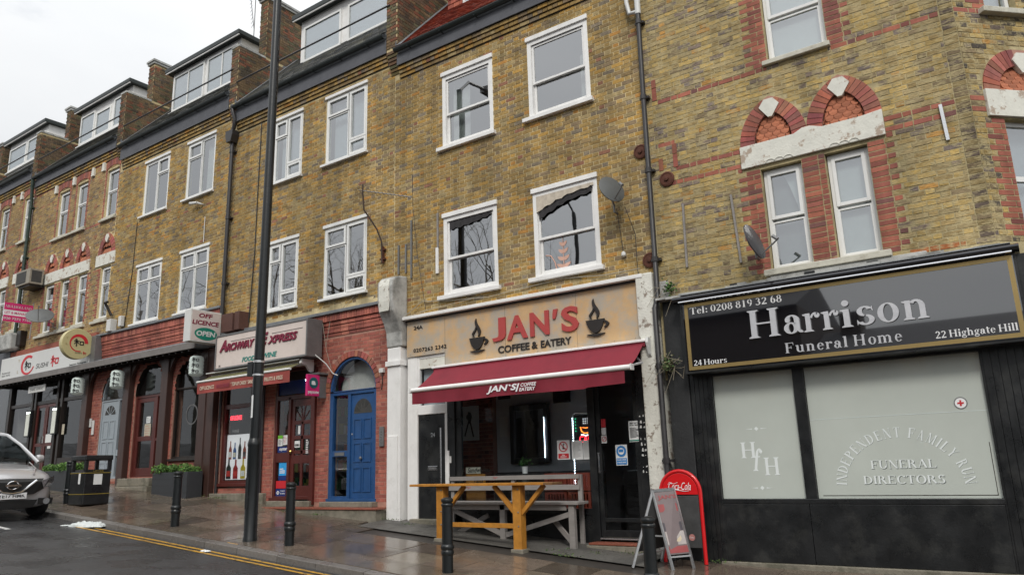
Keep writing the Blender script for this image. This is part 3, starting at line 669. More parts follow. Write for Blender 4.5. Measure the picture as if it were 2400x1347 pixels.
def eaves(h, X0, X1, zc, zg, seed, dentil=True):
    """corbel courses zc.., board, gutter at zg; the wall face carries on behind"""
    pal = YEL
    k = MB(); rg = random.Random(seed)
    for i in range(3):
        z0 = zc+.085*i; x = X0
        while x < X1:
            l = .225 if (i != 1) else .112; b = min(X1, x+l)-.009
            if b-x > .02:
                c = pick(YEL, rg); v = rg.uniform(.75, 1.1); k.box(x, b, -.028*(i+1)-rg.uniform(0, .005), .02, z0+.012, z0+.082, tuple(q*v for q in c))
            x += l
    k.build('corbel_bricks', M_brick, h, kind='stuff')
    bx('corbel_bed', M_dark, h, X0, X1, -.02, .02, zc+.002, zc+.25)
    bx('eaves_board', M_board, h, X0, X1, -.13, -.105, zc+.262, zg-.07, bev=.004)
    g = MB(); n = 8; pr = [( -.135-.062+.062*math.cos(PI+PI*i/n), zg+.065*math.sin(PI+PI*i/n)) for i in range(n+1)]
    pr2 = [(y*1.0+(.006 if y > -.2 else .006), z+.006) for y, z in pr]
    for (a, b), (c, d) in zip(pr, pr[1:]): g.quad((X0, a, b), (X1, a, b), (X1, c, d), (X0, c, d))
    g.box(X0, X1, -.268, -.256, zg-.008, zg+.012)
    g.build('gutter', M_gutter, h, smooth=False)
    mb = MB()
    x = X0+.4
    while x < X1: mb.box(x, x+.03, -.27, -.12, zg-.075, zg-.066); x += .9
    mb.build('gutter_bracket', M_gutter, h, kind='stuff')
def shell(h, X0, X1, ztop, floors, back=.26):
    s = MB(); s.box(X0+.02, X1-.02, 7.9, 8, -2.2, ztop); s.box(X0+.02, X0+.06, .3, 7.9, -2.2, ztop-.001); s.box(X1-.06, X1-.02, .3, 7.9, -2.2, ztop-.001)
    s.box(X0+.06, X1-.06, .0, 7.9, ztop-.12, ztop-.002)
    for z in floors: s.box(X0+.06, X1-.06, .19, 7.9, z-.3, z)
    for a, b in zip(floors, floors[1:]+[ztop]): s.box(X0+.06, X1-.06, 3.4, 3.5, a, b-.3)
    s.build('inner_walls', M_inner, h)
def roof(h, X0, X1, zg, zt, m, pal, ex=.18, dy=.95, seed=5, ridge_z=None, w=.25):
    rise = 1.12; y0 = -.16; z0 = zg+.03; y1 = 1.7; z1 = z0+(y1-y0)*rise
    r = MB(); r.prism([(y0, z0-.02), (y1, z1-.02), (y1+4, z1+.2), (7.9, z0-.3), (.1, z0-.3)], X0, X1, plane='yz'); ro = r.build('roof', M_lead, h)
    slates(ro, X0, X1, y0, z0, y1, z1, m, pal, seed=seed, ex=ex, w=w)
    # lead flashing up the party wall
    f = MB(); f.add([(X0-.002, y0, z0+.04), (X0+.17, y0, z0+.035), (X0+.17, y1, z1+.035), (X0-.002, y1, z1+.04), (X0-.002, y0, z0+.13), (X0-.002, y1, z1+.13)], [(0, 1, 2, 3), (0, 3, 5, 4)])
    f.build('flashing', M_lead, ro)
    return ro
def dormer(h, X0, X1, zb, zt, Y=.95, wins=(), front=None, depth=2.4, fascia=.16, cheek=None, roofm=None):
    d = MB(); d.box(X0, X1, Y, Y+depth, zb-.15, zt-fascia)
    holes = []
    dm = d.build('dormer', front or M_white, h)
    o = .16; t = MB(); t.box(X0-o, X1+o, Y-.22, Y+depth+.1, zt-fascia+.002, zt-.02); t.build('dormer_roof', roofm or M_gutter, dm, bev=.01)
    bx('soffit_board', M_white, dm, X0-o+.02, X1+o-.02, Y-.20, Y-.19+.02, zt-fascia-.035, zt-fascia+.001)
    for a, b, c, e, bars in wins:
        f = MB(); ring(f, a, b, c, e, .06, Y-.05, Y+.0)
        for x in bars: f.box(x-.02, x+.02, Y-.045, Y, c+.06, e-.06)
        w = f.build('window', M_upvc, dm, bev=.004)
        xs = [a+.06]+[v for x in bars for v in (x-.02, x+.02)]+[b-.06]
        for p, q in zip(xs[::2], xs[1::2]): pane(w, p, q, c+.06, e-.06, Y-.02); bx('blind', M_blind, w, p, q, Y-.010, Y-.004, c+.06, e-.06)
    bx('dormer_sill', M_upvc, dm, X0-.03, X1+.03, Y-.09, Y, zb-.03, zb+.02, bev=.004)
    return dm

HP = 'terraced_house'
XW = [-39.15, -33.4, -27.65, -21.9, -16.15, -10.4, -4.66]

# ================================================================== house 24 (cafe)
H24 = thing(HP, (-7.5, 0, -1.2), 'yellow brick house above the cafe, with four white sash windows and a red tiled roof', 'house', 'terraced houses of the parade')
X0, X1 = XW[5], XW[6]
w24 = [(-9.07, -7.79, 6.26, 7.92, 7.0), (-6.96, -5.65, 6.26, 7.92, 6.98), (-9.07, -7.77, 3.2, 4.86, 3.96), (-6.96, -5.64, 3.2, 4.86, 3.93)]
holes = [(a, b, c-.02, d-.02) for a, b, c, d, e in w24]
shop = (-9.99, -4.98, -1.6, 2.86)
wl = wall_mesh(X0, X1, 2.86, 8.5, holes).build('wall', M_mortar, H24)
stainz = lambda x, z: False
brick_wall(wl, X0+.002, X1+.02, 2.92, 8.21, holes, pal=YEL, seed=11, indiv=300, z_ref=.02)
bk = ['curtL', 'curtR', None, None]
W24 = [sash_window(H24, a, b, c, d, e, k) for (a, b, c, d, e), k in zip(w24, bk)]
def drape(par, x0, x1, z1, drops, y, m, name='draped_cloth'):
    t = MB(); n = 20
    for i in range(n):
        u0, u1 = i/n, (i+1)/n; f = lambda u: drops[0]+(drops[1]-drops[0])*u+drops[2]*math.sin(PI*u)+.012*math.sin(u*31); g = lambda u: y-.012*math.sin(u*40)
        t.quad((x0+(x1-x0)*u0, g(u0), z1-f(u0)), (x0+(x1-x0)*u1, g(u1), z1-f(u1)), (x0+(x1-x0)*u1, y, z1), (x0+(x1-x0)*u0, y, z1))
    return t.build(name, m, par, smooth=True)
drape(W24[2], -8.93, -7.90, 4.72, (.20, .10, .03), .02, M_cdark); drape(W24[3], -6.84, -5.74, 4.68, (.42, .14, -.07), .005, M_cdark); drape(W24[3], -6.88, -5.70, 4.70, (.30, .06, -.06), -.012, mat('cream_cloth', (.50, .44, .36), .9, var=.2, vscale=9))
t = MB()                                     # paper plant shape stuck inside the lower right window
for k in range(4):
    z = 3.33+.13*k; s_ = 1-.15*k
    for s in (-1, 1): t.prism([(-6.42, z), (-6.42+s*.05*s_, z-.01), (-6.42+s*.12*s_, z+.03), (-6.42+s*.14*s_, z+.08), (-6.42+s*.07*s_, z+.07), (-6.42, z+.05)], .088, .0885)
t.prism([(-6.43, 3.28), (-6.41, 3.28), (-6.415, 3.9), (-6.425, 3.9)], .087, .0875); t.build('paper_cutout', mat('pink_paper', (.60, .36, .28), .8), W24[3])
t = MB(); t.tube([(-6.78, .089, 3.60), (-6.68, .089, 3.58), (-6.60, .089, 3.45), (-6.57, .089, 3.32)], .012, 5); t.build('painted_curve', mat('pink_paper', (.60, .36, .28), .8), W24[3])
shell(H24, X0, X1, 8.7, [-1.35, 3.0, 5.75]); eaves(H24, X0+.17, X1+.02, 8.20, 8.80, 21)
ro = roof(H24, X0+.15, X1+.02, 8.86, 0, M_tile, TLP, ex=.10, seed=8, w=.165)
d24 = dormer(H24, -9.65, -5.2, 9.95, 12.4, .95, wins=[(-9.2, -7.9, 10.06, 11.6, [-8.55])], front=M_tile)
slates(d24, -9.65, -9.22, .94, 9.9, .94, 12.2, M_tile, TLP, w=.165, ex=.115, name='tile_hanging', seed=4)
slates(d24, -9.22, -7.88, .94, 9.7, .94, 10.0, M_tile, TLP, w=.165, ex=.115, name='tile_hanging', seed=4)
slates(d24, -7.88, -5.2, .94, 9.9, .94, 12.2, M_tile, TLP, w=.165, ex=.115, name='tile_hanging', seed=6)

# ================================================================== house 26 (off licence)
H26 = thing(HP, (-13.3, 0, -.7), 'yellow brick house above the off licence, with a red brick shopfront and blue arched door', 'house', 'terraced houses of the parade')
X0, X1 = XW[4], XW[5]
g26 = [(-14.5, -13.42, 6.82, 8.46, -14.0), (-12.6, -11.25, 6.82, 8.46, -11.85), (-14.5, -13.42, 3.66, 5.28, -14.06), (-12.55, -11.2, 3.66, 5.28, -11.85)]
holes = [(a, b, c-.04, d) for a, b, c, d, e in g26]
wl = wall_mesh(X0, X1, 3.26, 9.0, holes).build('wall', M_mortar, H26)
brick_wall(wl, X0, X1, 3.40, 8.63, holes, pal=YEL, seed=12, indiv=300, z_ref=.01)
bk = ['blind', 'blind', None, None]
for (a, b, c, d, x), k in zip(g26, bk):
    casement(H26, a, b, c, d, [(a+.055, x-.02, d-.46, d-.05, 1), (a+.055, x-.02, c+.055, d-.47, 0), (x+.03, b-.055, c+.40, d-.05, 1), (x+.03, b-.055, c+.055, c+.39, 1)], k, lintel=c < 5)
    if c > 6: bx('window_head', M_white, H26, a-.02, b+.02, -.03, .05, d+.001, d+.07, bev=.004)
shell(H26, X0, X1, 9.2, [-.75, 3.5, 6.3]); eaves(H26, X0+.17, X1-.16, 8.62, 9.28, 22)
roof(H26, X0+.16, X1-.16, 9.34, 0, M_slate, SLP, seed=9)
dormer(H26, -14.8, -11.35, 10.5, 12.02, .95, wins=[(-14.65, -13.2, 10.58, 11.62, []), (-12.95, -11.45, 10.58, 11.62, [])])
party_wall(H26, X1, 8.88, 11.0, 0, 13.2, 31, y_stack=.8, y_end=2.3)

# ================================================================== house 28
H28 = thing(HP, (-19, 0, -.2), 'yellow brick house with three arched ground floor openings, uphill of the off licence', 'house', 'terraced houses of the parade')
X0, X1 = XW[3], XW[4]
a28 = [(-20.42, -19.15, 7.30, 8.93), (-18.26, -16.97, 7.30, 8.93), (-20.42, -19.14, 4.14, 5.78), (-18.25, -16.95, 4.14, 5.78)]
holes = [(a, b, c-.04, d) for a, b, c, d in a28]
wl = wall_mesh(X0, X1, 3.7, 9.5, holes).build('wall', M_mortar, H28)
brick_wall(wl, X0, X1, 4.02, 9.10, holes, pal=YEL, seed=13, indiv=0, z_ref=.03)
for i, (a, b, c, d) in enumerate(a28):
    x = (a+b)/2+(.0 if i != 1 else 0)
    if i == 0: L_ = [(a+.055, x, c+.055, d-.05, 0), (x+.03, b-.055, d-.48, d-.05, 1), (x+.03, b-.055, c+.055, d-.49, 0)]
    elif i == 1: L_ = [(a+.055, x, d-.46, d-.05, 1), (a+.055, x, c+.055, d-.47, 0), (x+.03, b-.055, c+.055, d-.05, 0)]
    else: L_ = [(a+.055, x, d-.46, d-.05, 1), (x+.03, b-.055, d-.46, d-.05, 1), (a+.055, x, c+.055, d-.48, 0), (x+.03, b-.055, c+.055, d-.48, 0)]
    casement(H28, a, b, c, d, L_, [None, 'halfR', None, None][i])
shell(H28, X0, X1, 9.7, [-.2, 3.9, 6.7]); eaves(H28, X0+.17, X1-.16, 9.10, 9.80, 23)
roof(H28, X0+.16, X1-.16, 9.86, 0, M_slate, SLP, seed=10)
dormer(H28, -21.0, -17.5, 11.05, 12.6, .95, wins=[(-20.9, -19.25, 11.1, 12.3, [-20.1]), (-19.1, -17.6, 11.1, 12.3, [-18.35])])
party_wall(H28, X1, 9.42, 11.1, 0, 12.95, 41, y_stack=.72, y_end=1.95)

# ================================================================== house 30 (sushi) and further up the hill
def pointed_arch(par, cx, zs, hw=.495, hh=.72, ringw=.215, Y=0, nb=9, tiles=True, keystone=True, xf=None, small=False):
    c = (hh*hh-hw*hw)/(2*hw); r = hw+c; ri = r-ringw
    mb = MB(); rg = random.Random(int(cx*100)); a_top = math.acos(c/r)
    for side in (-1, 1):
        for i in range(nb):
            a0 = a_top*.9*i/nb; a1 = a_top*.9*(i+1)/nb-.018
            pts = []
            for rr, aa in ((ri, a0), (r, a0), (r, a1), (ri, a1)): pts.append((cx+side*(rr*math.cos(aa)-c), zs+rr*math.sin(aa)))
            if side < 0: pts = pts[::-1]
            col = tuple(q*rg.uniform(.8, 1.15) for q in pick(REDP, rg)); y = Y-.012-rg.uniform(0, .004)
            mb.prism(pts[::-1], y, Y+.05, col)
    T = (lambda m_: [setattr(m_, 'v', [tuple(xf @ Vector(p)) for p in m_.v]), m_][1]) if xf is not None else (lambda m_: m_)
    ar = T(mb).build('arch', M_rbrick, par)
    # mortar bed behind ring
    hwi = ri-c; hi = math.sqrt(max(.01, ri*ri-c*c))
    prof = lambda R_, n=10: [(cx-(R_*math.cos(a_*math.acos(c/R_)/n)-c), zs+R_*math.sin(a_*math.acos(c/R_)/n)) for a_ in range(n+1)]+[(cx+(R_*math.cos(a_*math.acos(c/R_)/n)-c), zs+R_*math.sin(a_*math.acos(c/R_)/n)) for a_ in range(n-1, -1, -1)]
    outp, inp = prof(r), prof(ri); b_ = MB(); n = len(outp)
    b_.add([(x, Y-.004, z) for x, z in outp]+[(x, Y-.004, z) for x, z in inp]+[(x, Y+.07, z) for x, z in inp], [(i, i+n, i+1+n, i+1) for i in range(n-1)]+[(i+n, i+2*n, i+1+2*n, i+1+n) for i in range(n-1)])
    T(b_).build('arch_bed', M_mortar3, ar)
    t_ = MB(); t_.add([(x, Y+.065, z) for x, z in inp], [tuple(range(n))]); T(t_).build('tympanum', M_innerd, ar)
    if tiles:
        sc = MB()
        rows = 5 if not small else 2
        for row in range(rows):
            z = zs+.035+(hi*.62/rows)*row*(1.25 if not small else 1.6); wt = .122 if not small else .16
            wv = (math.sqrt(max(0, ri*ri-(z-zs)**2))-c); x = -.61 if row % 2 else -.671
            while x < wv:
                a_, b2 = x, x+wt; x += wt
                if a_ > wv-.02 or b2 < -wv+.02: continue
                pts = [(a_+.004, z+.13), (a_+.004, z)]+[((a_+b2)/2-(wt/2-.004)*math.cos(PI*i/6), z-.052*math.sin(PI*i/6)) for i in range(1, 6)]+[(b2-.004, z), (b2-.004, z+.13)]
                def cl(p_, q_):
                    q_ = max(q_, zs); lim = math.sqrt(max(0, ri*ri-min(ri, abs(p_)+c)**2)); return (cx+max(-wv-.0, min(wv, p_)), min(q_, zs+lim))
                pts = [cl(*q) for q in pts]
                if len(set((round(p_, 3), round(q_, 3)) for p_, q_ in pts)) < 4: continue
                y_ = Y+.034-.0+.004*row; v = rg.uniform(.75, 1.25); sc.add([(p_, y_-(.030 if k_ not in (0, len(pts)-1) else -.004), q_) for k_, (p_, q_) in enumerate(pts)]+[(p_, y_+.014, q_) for p_, q_ in pts], [tuple(range(len(pts)))]+[(k_, (k_+1) % len(pts), (k_+1) % len(pts)+len(pts), k_+len(pts)) for k_ in range(len(pts))], (.38*v, .13*v, .065*v))
        T(sc).build('scallop_tiles', M_tile, ar, kind='stuff')
    if keystone:
        k = MB(); kw = .15 if not small else .11; kb_ = zs+hi-.11; kt_ = zs+hh-.07
        k.prism([(cx-.03, kb_), (cx+.03, kb_), (cx+kw, kt_-.10), (cx+kw*.45, kt_+.01), (cx-kw*.45, kt_+.01), (cx-kw, kt_-.10)], Y-.035, Y+.04)
        T(k).build('keystone', M_dirtywhite, ar, bev=0)
    return ar
def in_arch(cx, zs, hw, hh):
    c = (hh*hh-hw*hw)/(2*hw); r = hw+c
    return lambda x, z: zs-.01 < z < zs+hh and math.hypot(abs(x-cx)+c, z-zs) < r+.01
def house30(X0, X1, name_label, zoff, seed, full=True):
    h = thing(HP, ((X0+X1)/2, 0, 0), name_label, 'house', 'terraced houses of the parade')
    dx = X0+27.65; dz = zoff
    up = [(-25.75, -25.05), (-24.53, -23.85), (-22.66, -21.95)]
    lo = [(-26.05, -25.42), (-24.98, -24.42), (-23.9, -23.3), (-22.5, -21.92)]
    up = [(a+dx, b+dx, 7.75+dz, 9.30+dz) for a, b in up]; lo = [(a+dx, b+dx, 4.58+dz, 6.17+dz) for a, b in lo]
    holes = [(a, b, c-.03, d) for a, b, c, d in up+lo]
    wl = wall_mesh(X0, X1, 3.9+dz, 9.95+dz, holes, cuts=[q for cx, hw in [(-25.75+dx, .45), (-24.72+dx, .45), (-23.68+dx, .45), (-22.25+dx, .5)] for q in point_cut(cx, 6.562+dz, hw, .66, .19, 10)]).build('wall', M_mortar, h)
    arcs = [(-25.75+dx, .45), (-24.72+dx, .45), (-23.68+dx, .45), (-22.25+dx, .5)]
    inn = [in_arch(cx, 6.55+dz, hw, .67) for cx, hw in arcs]
    qs = []
    for a, b, c, d in lo: qs += [(a, -1, c, d+.1, .23, .12, RED), (b, 1, c, d+.1, .23, .12, RED)]
    for a, b, c, d in up: qs += [(a, -1, c, d+.35, .12, .12, RED), (b, 1, c, d+.35, .12, .12, RED)]
    bands = [(X0, X1, 7.62+dz, 7.70+dz, RED), (X0, X1, 9.55+dz, 9.75+dz, RED)]
    brick_wall(wl, X0, X1, 4.0+dz, 9.8+dz, holes+[(-26.28+dx, -23.2+dx, 6.2+dz, 6.56+dz), (-22.8+dx, -21.7+dx, 6.2+dz, 6.56+dz)], pal=YEL30, seed=seed, quoins=qs, bands=bands, z_ref=.02, skip=lambda x, z: any(f(x, z) for f in inn))
    for a, b, c, d in up:
        casement(h, a, b, c, d, [(a+.05, b-.05, c+.7*(d-c)*.62+.15, d-.05, 1), (a+.05, b-.05, c+.05, c+.7*(d-c)*.62+.14, 0)], 'full' if a > -23+dx else None, y=.07, lintel=False, sillm=M_stone)
        cx = (a+b)/2; k = MB(); rg = random.Random(4)
        for i in range(9):
            t0 = -1+2*i/9; t1 = -1+2*(i+.9)/9; f = lambda t: d+.02+.10*(1-t*t); ww = (b-a)/2+.06
            k.prism([(cx+t0*ww, f(t0)), (cx+t1*ww, f(t1)), (cx+t1*ww*1.12, f(t1)+.22), (cx+t0*ww*1.12, f(t0)+.22)], -.014, .03, tuple(q*rg.uniform(.8, 1.15) for q in pick(REDP, rg)))
        k.build('window_arch', M_rbrick, h)
    for s_ in (-26.0, -24.78, -23.55, -22.9):
        MB().prism([(s_+dx-.05, 9.34+dz), (s_+dx+.12, 9.34+dz), (s_+dx+.09, 9.62+dz), (s_+dx-.02, 9.62+dz)], -.06, .02).build('springer_stone', M_dirtywhite, h)
    for a, b, c, d in lo: casement(h, a, b, c, d, [(a+.05, b-.05, d-.55, d-.05, 1), (a+.05, b-.05, c+.05, d-.56, 0)], None, y=.07, lintel=False, sillm=M_stone)
    for a, b in ((-26.28, -23.2), (-22.8, -21.7)): bx('lintel', M_dirtywhite, h, a+dx, b+dx, -.03, .06, 6.2+dz, 6.56+dz, bev=.006)
    for cx, hw in arcs: pointed_arch(h, cx, 6.562+dz, hw, .66, .19, nb=6, small=True)
    for a, b in ((-26.35, -23.15), (-22.75, -21.85)): bx('string_course', M_stone, h, a+dx, b+dx, -.07, .05, 4.44+dz, 4.52+dz, bev=.006)
    for a, b in ((-25.95, -23.75), (-22.8, -21.9)): bx('sill_course', M_stone, h, a+dx, b+dx, -.08, .05, 7.62+dz, 7.69+dz, bev=.006)
    shell(h, X0, X1, 10.1+dz, [0+dz, 4.3+dz, 7.1+dz]); eaves(h, X0+.17, X1-.16, 9.62+dz, 10.22+dz, seed+5)
    roof(h, X0+.16, X1-.16, 10.28+dz, 0, M_slate, SLP, seed=seed)
    return h
H30 = house30(XW[2], XW[3], 'brick house above the sushi sign, with red pointed arches over its narrow first floor windows', 0, 51)
dormer(H30, -27.0, -23.5, 11.6, 13.1, .95, wins=[(-26.9, -25.9, 11.66, 12.75, []), (-25.8, -24.8, 11.66, 12.6, []), (-24.6, -23.6, 11.66, 12.75, [])])
party_wall(H30, XW[3], 9.95, 11.65, 0, 13.0, 61, y_stack=.7, y_end=1.6)
H32 = house30(XW[1], XW[2], 'brick house uphill of the sushi restaurant, cut by the left edge of the picture', .42, 52)
dormer(H32, -32.9, -29.6, 12.1, 13.5, .95, wins=[(-32.8, -31.3, 12.16, 13.1, []), (-31.2, -29.7, 12.16, 13.1, [])])
party_wall(H32, XW[2], 10.40, 12.0, 0, 13.2, 71, y_stack=.8, y_end=1.5)
H34 = house30(XW[0], XW[1], 'farthest house of the parade, only its roof and dormer seen at the left edge', .84, 53)
dormer(H34, -38.6, -34.6, 12.3, 13.9, .95, wins=[(-38.4, -36.8, 12.5, 13.5, []), (-36.5, -34.9, 12.5, 13.5, [])])
party_wall(H34, XW[1], 10.8, 12.2, 0, 13.4, 81, y_stack=.8, y_end=1.5)

# ================================================================== house 22 (funeral home), with its splayed corner
H22 = thing('corner_house', (-2, 0, -1.4), 'corner house above the black funeral home, with pointed red arches over a white lintel', 'house')
X0, X1 = -4.66, -.13
win22 = [(-2.6, -1.73, 5.88, 7.55), (-2.885, -2.3, 2.64, 4.19), (-1.975, -1.41, 2.64, 4.19)]
holes = [(a, b, c, d) for a, b, c, d in win22]
wl = wall_mesh(X0, X1, 1.2, 12.5, holes, reveal=.22, cuts=point_cut(-2.65, 4.602, .49, .72, .215)+point_cut(-1.66, 4.602, .5, .73, .215)).build('wall', M_mortar2, H22)
inn = [in_arch(-2.65, 4.6, .5, .72), in_arch(-1.66, 4.6, .5, .73)]
qs = [(-2.885, -1, 2.6, 4.3, .34, .22, RED), (-1.41, 1, 2.6, 4.3, .34, .22, RED), (-2.3, 1, 2.6, 4.3, .4, .4, RED), (-2.6, -1, 5.8, 7.6, .34, .22, RED), (-1.73, 1, 5.8, 7.6, .34, .22, RED)]
bands = [(-4.42, -2.62, 5.74, 5.82, RED), (-1.7, -.13, 5.74, 5.82, RED), (-4.2, -3.1, 4.50, 4.575, RED), (-4.44, -3.1, 4.28, 4.36, RED), (-4.48, -4.18, 4.98, 5.06, RED), (-1.16, -.13, 4.47, 4.55, RED), (-1.16, -.13, 4.27, 4.35, RED), (-1.1, -.45, 2.54, 2.62, [((.38, .13, .05), 1)]), (-.30, -.13, 2.6, 7.2, [((.13, .10, .08), 1), ((.2, .15, .09), 1), ((.28, .21, .1), 1)])]
brick_wall(wl, X0+.04, X1, 2.45, 8.6, holes+[(-3.15, -1.16, 4.24, 4.62)], course=.0765, pal=YEL22, seed=14, indiv=300, m=M_brick22, quoins=qs, bands=bands, skip=lambda x, z: any(f(x, z) for f in inn), z_ref=.0, crude=.0036)
for x0, z0, z1 in ((-4.47, 5.82, 6.2), (-4.45, 4.57, 4.78), (-4.2, 4.575, 4.98)):
    k = MB(); z = z0
    while z < z1-.05: k.box(x0-.035, x0+.04, -.007, .012, z+.005, min(z+.225, z1), tuple(q*random.uniform(.8, 1.1) for q in RED[0][0])); z += .232
    k.build('red_brick_jog', M_rbrick, wl)
pointed_arch(H22, -2.65, 4.602, .49, .72); pointed_arch(H22, -1.66, 4.602, .5, .73)
lt = MB(); lt.prism([(-3.15, 4.25), (-1.16, 4.25), (-1.16, 4.625), (-1.42, 4.60), (-1.95, 4.60), (-2.12, 4.66), (-2.22, 4.66), (-2.35, 4.60), (-2.9, 4.60), (-3.15, 4.60)], -.04, .05); lint = lt.build('lintel', M_dirtywhite, H22, bev=.006)
for cx in (-2.59, -1.69):
    for k in (-1, 0, 1):
        t = MB(); pts = [(cx+k*.13+.065*math.cos(PI*i/8), 4.262+.04*math.sin(PI*i/8)) for i in range(9)]; t.tube([(x, -.044, z) for x, z in pts], .007, 5); t.build('scallop', M_dirtywhite, lint)
for i, (a, b, c, d) in enumerate(win22):
    zm = c+.75 if i else c+.72
    w = casement(H22, a+.01, b-.01, c+.01, d-.01, [(a+.06, b-.06, zm+.015, d-.06, 1), (a+.06, b-.06, c+.05, zm-.02, 0)], None, y=.10, lintel=False, sill=False)
    if i != 1: bx('blind', mat('blind_and_cloud_glare', (.66, .67, .66), .7, var=.12, vscale=3), w, a+.08, b-.08, .20, .205, c+.05, d-.08)  # mottled white backing stands in for bright cloud reflections in the panes
    else: MB().prism([(a+.12, 3.42), (b-.05, 2.95), (b-.05, 3.35), (b-.06, 4.12), (a+.26, 4.12), (a+.34, 3.9), (a+.42, 3.6), (a+.47, 3.3), (b-.055, 3.0), (a+.42, 3.36)][3:8]+[(b-.05, 2.98), (b-.05, 3.4)], .20, .205).build('blind', mat('blind_and_cloud_glare', (.66, .67, .66), .7), w); bx('back_board', mat('grey_board', (.22, .23, .23), .8, var=.15), w, a+.08, b-.08, .26, .265, c+.05, d-.08)
bx('sill', M_stone, H22, -2.98, -1.30, -.09, .09, 2.545, 2.635, bev=.01); bx('sill', M_stone, H22, -2.67, -1.69, -.07, .09, 5.80, 5.875, bev=.01)
bx('flat_render_band', M_console, H22, -2.9, -.9, -.06, .01, 2.46, 2.54, bev=.01)
s = MB(); s.box(-4.62, 1.5, 7.9, 8, -2.2, 12.5); s.box(-4.64, 1.6, 3.4, 3.5, -2, 12.5)
for z in (-1.42, 2.35, 5.4, 8.6): s.box(-4.6, -.4, .24, 3.4, z-.25, z)
s.box(-4.66, -4.6, .22, 8, -2.2, 12.5); s.box(-4.66, 1.6, .0, 8, 12.5, 12.6); s.build('inner_walls', M_inner, H22)
# splayed corner, turned 45 degrees
CH = Matrix.Translation((-.13, 0, 0)) @ Matrix.Rotation(R(45), 4, 'Z')
holes_c = [(.46, 1.35, 2.62, 4.2), (.5, 1.0, 5.8, 7.5)]
wm = wall_mesh(0, 2.4, 1.2, 12.5, holes_c, reveal=.22, cuts=point_cut(.88, 4.602, .65, .62, .24)); wm.v = [tuple(CH @ Vector(p)) for p in wm.v]; wlc = wm.build('corner_wall', M_mortar2, H22)
inc = in_arch(.9, 4.6, .66, .66)
brick_wall(wlc, 0.0, 2.4, 2.45, 7.6, holes_c+[(.22, 1.6, 4.22, 4.6)], pal=[(tuple(q*.85 for q in c), w) for c, w in YEL22]+[((.10, .085, .07), 4)], seed=17, quoins=[(.46, -1, 2.6, 4.22, .30, .2, RED), (.5, -1, 5.8, 7.5, .3, .2, RED)], bands=[(0, .22, 4.47, 4.55, RED), (0, .22, 4.27, 4.35, RED), (0, .5, 5.74, 5.82, RED)], skip=inc, xf=CH, z_ref=.0, m=M_brick22)
t = MB().box(.22, 1.6, -.04, .05, 4.22, 4.6); t.v = [tuple(CH @ Vector(p)) for p in t.v]; t.build('lintel', M_dirtywhite, H22, bev=.006)
pointed_arch(H22, .88, 4.602, .65, .62, ringw=.24, xf=CH)
for a, b, c, d in holes_c:
    t = MB(); ring(t, a+.01, b-.01, c, d, .06, .1, .16); t.box(a, b, .1, .16, c+.75, c+.82); t.v = [tuple(CH @ Vector(p)) for p in t.v]; w = t.build('window', M_upvc, H22)
    t = MB().box(a+.03, b-.03, .13, .135, c, d); t.v = [tuple(CH @ Vector(p)) for p in t.v]; t.build('pane', G_up, w)
    t = MB().box(a+.03, b-.03, .25, .255, c, d); t.v = [tuple(CH @ Vector(p)) for p in t.v]; t.build('blind', M_blind, w)
t = MB().box(.38, 1.12, -.1, .08, 5.72, 5.80); t.v = [tuple(CH @ Vector(p)) for p in t.v]; t.build('sill', M_stone, H22, bev=.01)

# ================================================================== shopfront of 24: the cafe
def gbox(name, m, par, x0, x1, y0, y1, z1, bev=0, drop=.25):      # box standing in the sloping ground
    z0 = min(gz(x0, y0), gz(x1, y0))-drop*.2-.03
    return bx(name, m, par, x0, x1, y0, y1, z0, z1, bev)
p = bx('pier', M_pier, H24, -4.985, -4.70, -.15, .3, -1.45, 2.9, bev=.02)
p = bx('pier', M_white, H24, -10.41, -10.06, -.16, .25, -1.05, 2.32, bev=.012)
bx('pier_moulding', M_white, p, -10.36, -10.12, -.18, -.161, -1.0, .62, .006); bx('pier_cap', M_white, p, -10.43, -10.03, -.2, .0, 1.96, 2.06, .006)
c = MB(); c.prism([(.0, 2.33), (-.17, 2.33), (-.19, 2.62), (-.27, 2.80), (-.40, 3.02), (-.44, 3.2), (-.45, 3.5), (-.42, 3.62), (-.34, 3.70), (-.2, 3.74), (0, 3.76)], -10.43, -10.02, plane='yz'); cn = c.build('console_bracket', M_console, H24, bev=.03)
MB().prism([(-.455, 3.0), (-.475, 3.2), (-.475, 3.5), (-.44, 3.64), (-.43, 3.5), (-.43, 3.2)], -10.36, -10.09, plane='yz').build('bracket_face', M_pier, cn, bev=.01)
# side door 24
f = MB(); f.box(-10.0, -9.745, -.02, .08, -1.0, 2.11); f.box(-9.745, -9.01, -.015, .08, .985, 1.16); f.box(-9.745, -9.70, -.01, .07, 1.16, 2.11); f.box(-9.70, -9.05, -.01, .07, 2.05, 2.11); f.box(-9.065, -9.01, -.012, .08, 1.16, 2.11); f.box(-9.08, -9.01, -.01, .08, -.95, .985)
dr = f.build('side_door', M_white, H24, bev=.008)
pane(dr, -9.70, -9.065, 1.16, 2.05, .03, G_shop, 'fanlight_pane')
bx('blind', M_blind, dr, -9.7, -9.07, .12, .125, 1.16, 2.05)
lf = bx('door_leaf', M_black, dr, -9.74, -9.085, .01, .06, -.90, .98, bev=.004)
text(dr, '24', (-9.43, .008, .565), UX, NY, .10, .075, M_alu, 'door_number', .006, .03)
bx('letter_plate', M_chrome, dr, -9.50, -9.27, -.004, .01, -.045, .035, bev=.004); bx('letter_flap', M_steelgrey, dr, -9.47, -9.30, -.008, -.005, -.025, .015)
